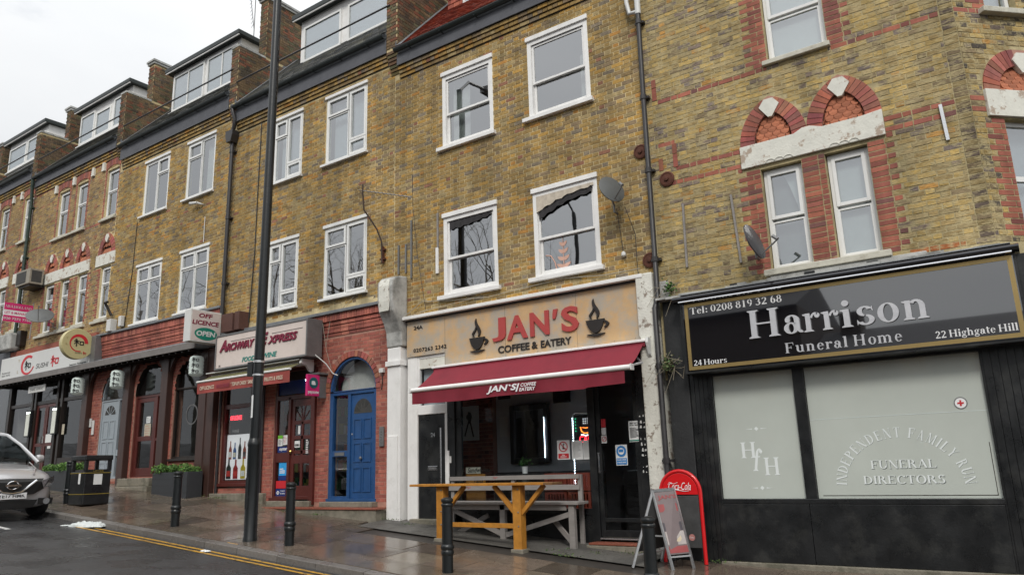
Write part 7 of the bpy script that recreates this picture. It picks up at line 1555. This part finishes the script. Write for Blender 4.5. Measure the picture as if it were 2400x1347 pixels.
ps = panel(ab, .04, .96, .02, .97, .6, mat('poster_grey', (.17, .13, .13), .35, var=.1, coat=.4), 'poster')
panel(ps, .06, .94, .66, .78, .8, mat('poster_red', (.30, .06, .06), .4), 'red_band'); panel(ps, .06, .94, .04, .14, .8, mat('poster_red', (.3, .06, .06), .4), 'red_band'); panel(ps, .06, .94, .16, .36, .8, mat('poster_pale', (.42, .38, .36), .4), 'pale_band'); panel(ps, .06, .94, .37, .50, .78, mat('poster_dark', (.07, .06, .07), .4), 'dark_band')
t = MB(); rg = random.Random(5); t.add([P(.55+.22*math.cos(a)*rg.uniform(.8, 1.1), .52+.12*math.sin(a), .9) for a in [2*PI*i/18 for i in range(18)]], [tuple(range(18))]); t.build('food_picture', mat('poster_brown', (.30, .13, .05), .4), ps)
t = MB(); t.add([P(.60+.16*math.cos(a), .26+.06*math.sin(a), .9) for a in [2*PI*i/18 for i in range(18)]], [tuple(range(18))]); t.build('cup_picture', mat('poster_cream', (.6, .5, .35), .4), ps)
un = (P(1, .85)-P(0, .85)).normalized(); text(ps, "JAN'S", P(.14, .84, 1.0), un, nrm, .26, .07, mat('poster_red', (.3, .06, .06), .4), ext=.001, bold=.03, v=(P(0, 1)-P(0, 0)))
MB().beam(fl+(tl-fl)*.42, bl+(tl-bl)*.42, .012, .02).build('stay', M_alu, ab); bx('hinge', M_alu, ab, -4.70, -4.66, -.745, -.70, -.43, -.38)
panel_b = MB(); q0, q1 = bl+(tl-bl)*.2, br+(tr-br)*.2; panel_b.add([q0, q1, tr, tl], [(0, 1, 2, 3)]); panel_b.build('rear_board', M_blackp, ab)
# red sign board with drinks script
cb = thing('drinks_sign', (-4.45, -.3, gz(-4.45, -.3)), 'red round topped sign board with white drinks script, leaning by the funeral home pier', 'pavement sign')
cx, hw, zt = -4.44, .30, -.45; gb = gz(-4.2, -.3)
t = MB(); path = [(cx+hw, -.30, gb)]+[(cx+hw, -.30, zt)]+[(cx+hw*math.cos(PI*i/14), -.30, zt+hw*math.sin(PI*i/14)) for i in range(1, 14)]+[(cx-hw, -.30, zt), (cx-hw, -.30, gb)]
t.tube(path, .028, 10); fr = t.build('tube_frame', M_coke, cb, smooth=True)
hd = [(cx-hw+.03, zt-.03)]+[(cx+(hw-.03)*math.cos(PI-PI*i/14), zt+(hw-.03)*math.sin(PI*i/14)) for i in range(15)]+[(cx+hw-.03, zt-.03)]
hp = MB().prism([(a, b) for a, b in hd], -.32, -.29).build('red_head', M_coke, cb, bev=.004)
bx('black_board', mat('chalk_board', (.05, .05, .05), .55, var=.3, dirt=.3, dscale=4, dcol=(.1, .1, .1)), cb, cx-hw+.03, cx+hw-.03, -.315, -.295, -1.20, zt-.045, bev=.004)
text(cb, 'Coca-Cola', (cx-.165, -.323, zt+.035), UX, NY, .34, .105, M_whitep, ext=.002, bold=.0, shear=.35); t = MB(); t.tube([(cx-.17+.34*i/10, -.324, zt+.03+.012*math.sin(i/10*2*PI)) for i in range(11)], [.001+.004*math.sin(PI*i/10) for i in range(11)], 5); t.tube([(cx-.17, -.324, zt+.11), (cx-.15, -.324, zt+.145), (cx-.08, -.324, zt+.12), (cx-.02, -.324, zt+.14)], .003, 5); t.build('script_swirl', M_whitep, cb, kind='stuff')
MB().lathe((cx+.13, -.315, -1.06), [(.045, 0), (.045, .003)], 18, axis='y').build('round_sticker', mat('pink_sticker', (.5, .22, .2), .5), cb); text(cb, 'Coke', (cx+.10, -.319, -1.07), UX, NY, .06, .02, M_whitep, ext=.001)
# rubbish
pb = thing('plastic_bag', (-15.0, -3.45, gz(-15, -3.45)), 'crumpled white plastic bag lying in the gutter at the start of the yellow lines', 'plastic bag')
def lump(cx, cy, L_, W_, H_, n=26, m_=12, seed=1, rot=0):
    t = MB(); z0 = gz(cx, cy)+.004; ca, sa = math.cos(rot), math.sin(rot)
    for i in range(n+1):
        for j in range(m_+1):
            u, v = i/n*2-1, j/m_*2-1; q = Vector((u*3, v*3, seed)); h = max(0, (1-u*u))**.5*max(0, 1-v*v)**.5*H_*(.6+.9*abs(noise.noise(q*1.3)))+.012*noise.noise(q*4); x = u*L_*(1+.15*noise.noise(q+Vector((5, 0, 0)))); y = v*W_*(1+.4*noise.noise(q*.9))*(.55+.45*(u+1)/2+.2)
            t.v.append((cx+x*ca-y*sa, cy+x*sa+y*ca, z0+max(.0, h)))
    for i in range(n):
        for j in range(m_): a = i*(m_+1)+j; t.face((a, a+m_+1, a+m_+2, a+1))
    return t
lump(-14.95, -3.40, .36, .13, .10, rot=.5).build('bag', mat('white_polythene', (.52, .55, .54), .35, var=.1, bump=.6, bscale=25), pb, smooth=False); lump(-15.30, -3.62, .16, .03, .02, 10, 5, 4, .4).build('bag_handle', mat('white_polythene', (.72, .74, .73), .35), pb)
o = thing('litter_scrap', (-11.13, -3.44, gz(-11.1, -3.44)), 'small white scrap of litter on the yellow lines near the lamp post', 'litter'); lump(-11.13, -3.44, .09, .04, .03, 8, 6, 3).build('scrap', M_paper, o)
# tufts of weed along the foot of the walls
wd_ = [(-10.3, -.2, .07), (-6.35, -.75, .10), (-5.7, -.6, .08), (-6.0, -1.0, .06), (-16.2, -.22, .10), (-15.6, -.25, .08), (-9.7, -.35, .05), (-4.0, -.2, .06), (-12.6, -.6, .06), (-11.9, -.55, .05), (-5.3, -.35, .07)]
leaves('pavement_weeds', None, lambda r: (lambda c: (c[0]+r.gauss(0, c[2]*2), c[1]+r.gauss(0, c[2]*.5), gz(c[0], c[1])+.03+abs(r.gauss(0, .015))))(r.choice(wd_)), 420, .026, [(.06, .11, .02), (.04, .09, .02), (.10, .13, .04)], 6, kind='stuff')

# ================================================================== parked car
car = thing('parked_car', (-16.42, -4.2, gz(-17, -4.2)), 'silver hatchback car parked at the kerb, front towards us, cut by the left edge', 'car')
M_car = mat('silver_car_paint', (.46, .455, .46), .3, .35, var=.03, bump=0, coat=1.0); M_cg = glass_mat('car_glass', 1.7, (.35, .38, .38)); M_tyre = mat('tyre', (.015, .015, .016), .8, var=.2); M_hl = mat('headlight_glass', (.30, .31, .33), .08, .3, var=.5, vscale=30, bump=.1, coat=1)
st_ = [(0, .30, .66, .60), (.05, .24, .80, .70), (.16, .21, .885, .80), (.40, .20, .945, .875), (.85, .20, 1.0, .90), (1.25, .20, 1.05, .905), (2.0, .20, 1.06, .905), (3.0, .2, 1.07, .905), (3.8, .2, 1.07, .89), (4.2, .24, 1.0, .84), (4.36, .35, .9, .74)]
t = MB(); ns_ = 0
def sect(s, b, top, w):
    h = top-b; half = [(0, b), (w*.80, b), (w*.96, b+.10), (w*1.0, b+h*.35), (w*1.0, b+h*.62), (w*.975, b+h*.80), (w*.92, b+h*.90), (w*.80, b+h*.955), (w*.5, top-.008), (0, top+.012)]
    return [(-s, y, z) for y, z in half]+[(-s, -y, z) for y, z in half[-2:0:-1]]
for s in st_: q_ = sect(*s); ns_ = len(q_); t.v += q_
for i in range(len(st_)-1):
    for k in range(ns_): k2 = (k+1) % ns_; t.face((i*ns_+k, i*ns_+k2, (i+1)*ns_+k2, (i+1)*ns_+k))
t.face(tuple(range(ns_))[::-1]); t.face(tuple((len(st_)-1)*ns_+k for k in range(ns_)))
CM = Matrix.Translation((-16.42, -4.2, gz(-16.42, -4.2)-.0)) @ Matrix.Rotation(math.atan(.077), 4, 'Y')
def cpart(t, nm, m, smooth=True, par=None, bev=0): t.v = [tuple(CM @ Vector(p)) for p in t.v]; return t.build(nm, m, par or car, smooth=smooth, bev=bev)
body = cpart(t, 'body', M_car); sb_ = body.modifiers.new('sub', 'SUBSURF'); sb_.levels = 2; sb_.render_levels = 2
# cabin: roof and pillars, glass
g = MB(); W0, W1 = .80, .60
cab = [(1.12, 1.03, W0), (1.62, 1.36, .70), (2.05, 1.545, W1), (2.7, 1.585, .61), (3.5, 1.54, .60), (4.1, 1.30, .66), (4.22, 1.06, .74)]
for s, z, w in cab: g.v += [(-s, w, z), (-s, w*.6, z+.02), (-s, -w*.6, z+.02), (-s, -w, z)]
for i in range(2, 4):
    for k in range(3): g.face((i*4+k, i*4+k+1, (i+1)*4+k+1, (i+1)*4+k))
cpart(g, 'roof', M_car)
g = MB(); [g.v.append(v) for s, z, w in cab[:3] for v in [(-s, w, z), (-s+.03, w*.6, z+.02), (-s+.03, -w*.6, z+.02), (-s, -w, z)]]
for i in range(2):
    for k in range(3): g.face((i*4+k, i*4+k+1, (i+1)*4+k+1, (i+1)*4+k))
cpart(g, 'windscreen', M_cg)
for sd_s in (1, -1):
    g = MB(); g.tube([(-1.02, sd_s*.86, 1.04), (-1.62, sd_s*.725, 1.37), (-2.05, sd_s*.61, 1.56), (-2.7, sd_s*.60, 1.60), (-3.5, sd_s*.59, 1.555), (-4.12, sd_s*.68, 1.3)], .035, 8); cpart(g, 'pillar', M_car)
    g = MB(); g.add([(-1.2, sd_s*.86, 1.06), (-1.65, sd_s*.72, 1.36), (-2.07, sd_s*.62, 1.54), (-2.75, sd_s*.62, 1.57), (-3.5, sd_s*.61, 1.53), (-4.0, sd_s*.72, 1.25), (-4.05, sd_s*.86, 1.07)], [tuple(range(7))]); cpart(g, 'side_glass', M_cg, False)
    g = MB(); g.lathe((0, 0, 0), [(.02, -.09), (.07, -.07), (.085, 0), (.07, .05), (.02, .06)], 14, axis='y'); g.v = [(-1.35+p[0]*.9, sd_s*1.0+p[1]*1.1, 1.10+p[2]*1.1) for p in g.v]; cpart(g, 'door_mirror', M_car)
    for sx in (.86, 3.5):
        g = MB(); g.lathe((-sx, sd_s*.87+.0, .33), [(.20, -.10), (.33, -.10), (.345, -.06), (.345, .06), (.33, .10), (.20, .10)], 28, axis='y'); w_ = cpart(g, 'wheel', M_tyre)
        g = MB(); g.lathe((-sx, sd_s*.87, .33), [(.02, -.095), (.2, -.10), (.21, -.06), (.21, .06), (.2, .10), (.02, .095)], 20, axis='y'); cpart(g, 'rim', M_alu, par=w_)
        g = MB(); n_ = 14
        for i in range(n_): a0, a1 = PI*i/n_, PI*(i+1)/n_; g.prism([(-sx+.35*math.cos(a0), .33+.35*math.sin(a0)), (-sx+.41*math.cos(a0), .33+.42*math.sin(a0)), (-sx+.41*math.cos(a1), .33+.42*math.sin(a1)), (-sx+.35*math.cos(a1), .33+.35*math.sin(a1))], sd_s*.80, sd_s*.915)
        cpart(g, 'wheel_arch', M_tyre, False)
bonnet = MB()
for sd_s in (1, -1): bonnet.tube([(-.12, sd_s*.42, .865), (-.5, sd_s*.60, .955), (-1.1, sd_s*.72, 1.045)], .012, 6)
cpart(bonnet, 'bonnet_crease', M_car)
g = MB(); g.add([(.035, -.52, .74), (.045, 0, .735), (.035, .52, .74), (-.02, .60, .60), (.03, .40, .50), (.05, 0, .49), (.03, -.40, .50), (-.02, -.60, .60), (-.03, -.58, .79), (-.005, 0, .80), (-.03, .58, .79)], [(0, 1, 5, 6), (1, 2, 4, 5), (2, 3, 4), (0, 6, 7), (8, 9, 1, 0), (9, 10, 2, 1)]); cpart(g, 'grille', M_blackp, False)
g = MB(); g.tube([(.05, -.42, .765), (.06, -.27, .64), (.075, -.16, .55), (.085, 0, .53), (.075, .16, .55), (.06, .27, .64), (.05, .42, .765)], .022, 8); cpart(g, 'grille_chrome', M_chrome)
g = MB(); g.tube([(.09, .10*math.cos(2*PI*i/20), .68+.075*math.sin(2*PI*i/20)) for i in range(21)], .012, 6, cap=False); g.box(.085, .105, -.135, .135, .662, .698); cpart(g, 'badge', M_chrome, False)
for s_ in (1, -1):
    g = MB(); g.add([(.02, s_*.50, .755), (.0, s_*.56, .63), (-.10, s_*.72, .635), (-.30, s_*.865, .70), (-.42, s_*.895, .80), (-.22, s_*.83, .83), (-.05, s_*.66, .80)], [tuple(range(7))]); [None]; g.v = [(a+.03, b+s_*.012, c) for a, b, c in g.v]; cpart(g, 'headlight', M_hl, False)
    g = MB(); g.lathe((.0, s_*.66, .36), [(.06, .0), (.06, .02)], 14, axis='x'); cpart(g, 'fog_light', M_hl, False); g = MB(); g.add([(.0, s_*.50, .42), (-.01, s_*.78, .42), (-.03, s_*.78, .30), (.0, s_*.50, .30)], [(0, 1, 2, 3)]); g.v = [(a+.025, b, c) for a, b, c in g.v]; cpart(g, 'fog_recess', M_blackp, False)
g = MB(); g.add([(.06, -.48, .40), (.07, 0, .40), (.06, .48, .40), (.05, .42, .26), (.06, 0, .25), (.05, -.42, .26)], [(0, 1, 4, 5), (1, 2, 3, 4)]); cpart(g, 'lower_grille', M_blackp, False)
g = MB(); g.box(.075, .09, -.26, .26, .43, .54); np_ = cpart(g, 'number_plate', M_whitep, False)
pq = CM @ Vector((.092, -.235, .455)); text(np_, 'YE17 HMK', pq, CM.to_3x3() @ Vector((0, 1, 0)), CM.to_3x3() @ Vector((1, 0, 0)), .47, .062, M_blackp, ext=.002, bold=.02)
g = MB(); g.box(-1.9, -1.2, -.5, -.1, .8, .95); g.box(-2.5, -2.2, -.6, .6, .6, 1.25); cpart(g, 'seats', M_innerd, False, bev=.05)
for i in (0, 1): g = MB(); g.tube([(-1.08, -.5+.6*i, 1.06), (-1.22, -.05+.55*i, 1.13)], .008, 5); cpart(g, 'wiper', M_blackp)

# ================================================================== across the road, seen in the glass
def bare_tree(seed, H=15):
    rg = random.Random(seed); t = MB()
    def br(p, d, L_, r, dep):
        n = 3; pts = [p]; rs = [r]; q = p
        for i in range(n): d = (d+Vector((rg.gauss(0, .10), rg.gauss(0, .10), rg.gauss(.03, .06)))).normalized(); q = q+d*L_/n; pts.append(q); rs.append(r*(1-.45*(i+1)/n))
        t.tube(pts, rs, 6 if dep < 2 else 3, cap=False)
        if dep >= 5: return
        k = 3 if dep else 5
        for i in range(k):
            f_ = rg.uniform(.35, 1) if dep else rg.uniform(.45, 1); idx = min(n-1, int(f_*n)); p2 = pts[idx]+(pts[idx+1]-pts[idx])*(f_*n-idx); a = rg.uniform(0, 2*PI); x = d.orthogonal().normalized(); y = d.cross(x); nd = (d*rg.uniform(.6, 1.1)+(x*math.cos(a)+y*math.sin(a))*rg.uniform(.5, .9)).normalized(); br(p2, nd, L_*rg.uniform(.55, .72), r*.5*rg.uniform(.8, 1), dep+1)
    br(Vector((0, 0, 0)), Vector((0, 0, 1)), H*.42, H*.018, 0); return t
TR = [('bare tree with a wide crown across the road, seen only mirrored in the cafe windows', -18.5, -17, 1), ('bare tree opposite the off licence, across the road', -27, -17, 1.1), ('tall bare tree opposite the arched blue door, across the road', -35, -17, 1.15), ('bare tree across the road, third uphill from the cafe', -44, -17, 1.15), ('bare tree opposite the restaurant window, across the road', -54, -17.5, 1.2), ('bare tree farthest uphill across the road', -66, -17, 1.2)]
tree0 = None
tm = [bare_tree(5).mesh('trunk', M_bark), bare_tree(9).mesh('trunk', M_bark)]
for i, (lb, x, y, s) in enumerate(TR):
    o = thing('bare_tree', (x, y, gz(far(x), y)), lb, 'tree', 'bare trees across the road'); c_ = bpy.data.objects.new('crown', tm[i % 2]); c_.matrix_world = Matrix.Translation(o.location) @ Matrix.Rotation(i*1.3, 4, 'Z') @ Matrix.Scale(s, 4); link(c_, o)
def far_house(x0, x1, zt, label, m, chim=None, y=-21):
    o = thing('house_across_road', ((x0+x1)/2, y, gz(far(x0), -20)), label, 'house', 'houses across the road'); zb = -1.9; bx('wall', m, o, x0, x1, y-8, y, zb-1, zt, 0)
    MB().prism([(y+.3, zt), (y-4, zt+1.6), (y-8.3, zt)], x0, x1, plane='yz').build('roof', mat('far_slate', (.06, .06, .065), .7), o)
    for cx_ in (chim or [x0+.6]): bx('chimney', m, o, cx_, cx_+.8, y-4.5, y-3.2, zt, zt+2.3)
    x = x0+1
    while x < x1-1.2:
        z = zb+1.2
        while z < zt-1.4: f = MB(); ring(f, x, x+1, z, z+1.6, .08, y, y+.06); w = f.build('window', mat('far_frame', (.12, .12, .12), .6), o); bx('pane', M_blackgl, w, x+.08, x+.92, y+.01, y+.02, z+.08, z+1.52); z += 2.9
        x += 2.2
M_fb = mat('far_brick', (.055, .045, .04), .9, var=.2)
far_house(-7.4, 6.0, 3.7, 'low brown house across the road, mirrored in the funeral home sign', M_fb, [-6.6]); far_house(-17.5, -7.5, 6.0, 'brown house across the road, facing the cafe', M_fb, [-16.5, -9]); far_house(-34, -17.6, 7.6, 'long brown house across the road, behind the bare trees', M_fb, [-33, -26, -19]); far_house(6.1, 16, 4.2, 'brown house across the road, farthest downhill', M_fb)
o = copy_tree(lp, (-13.6, -13.2, gz(-13.6, -13.2)), PI, None, 'tall black lamp post on the far side of the road, mirrored in the cafe windows')
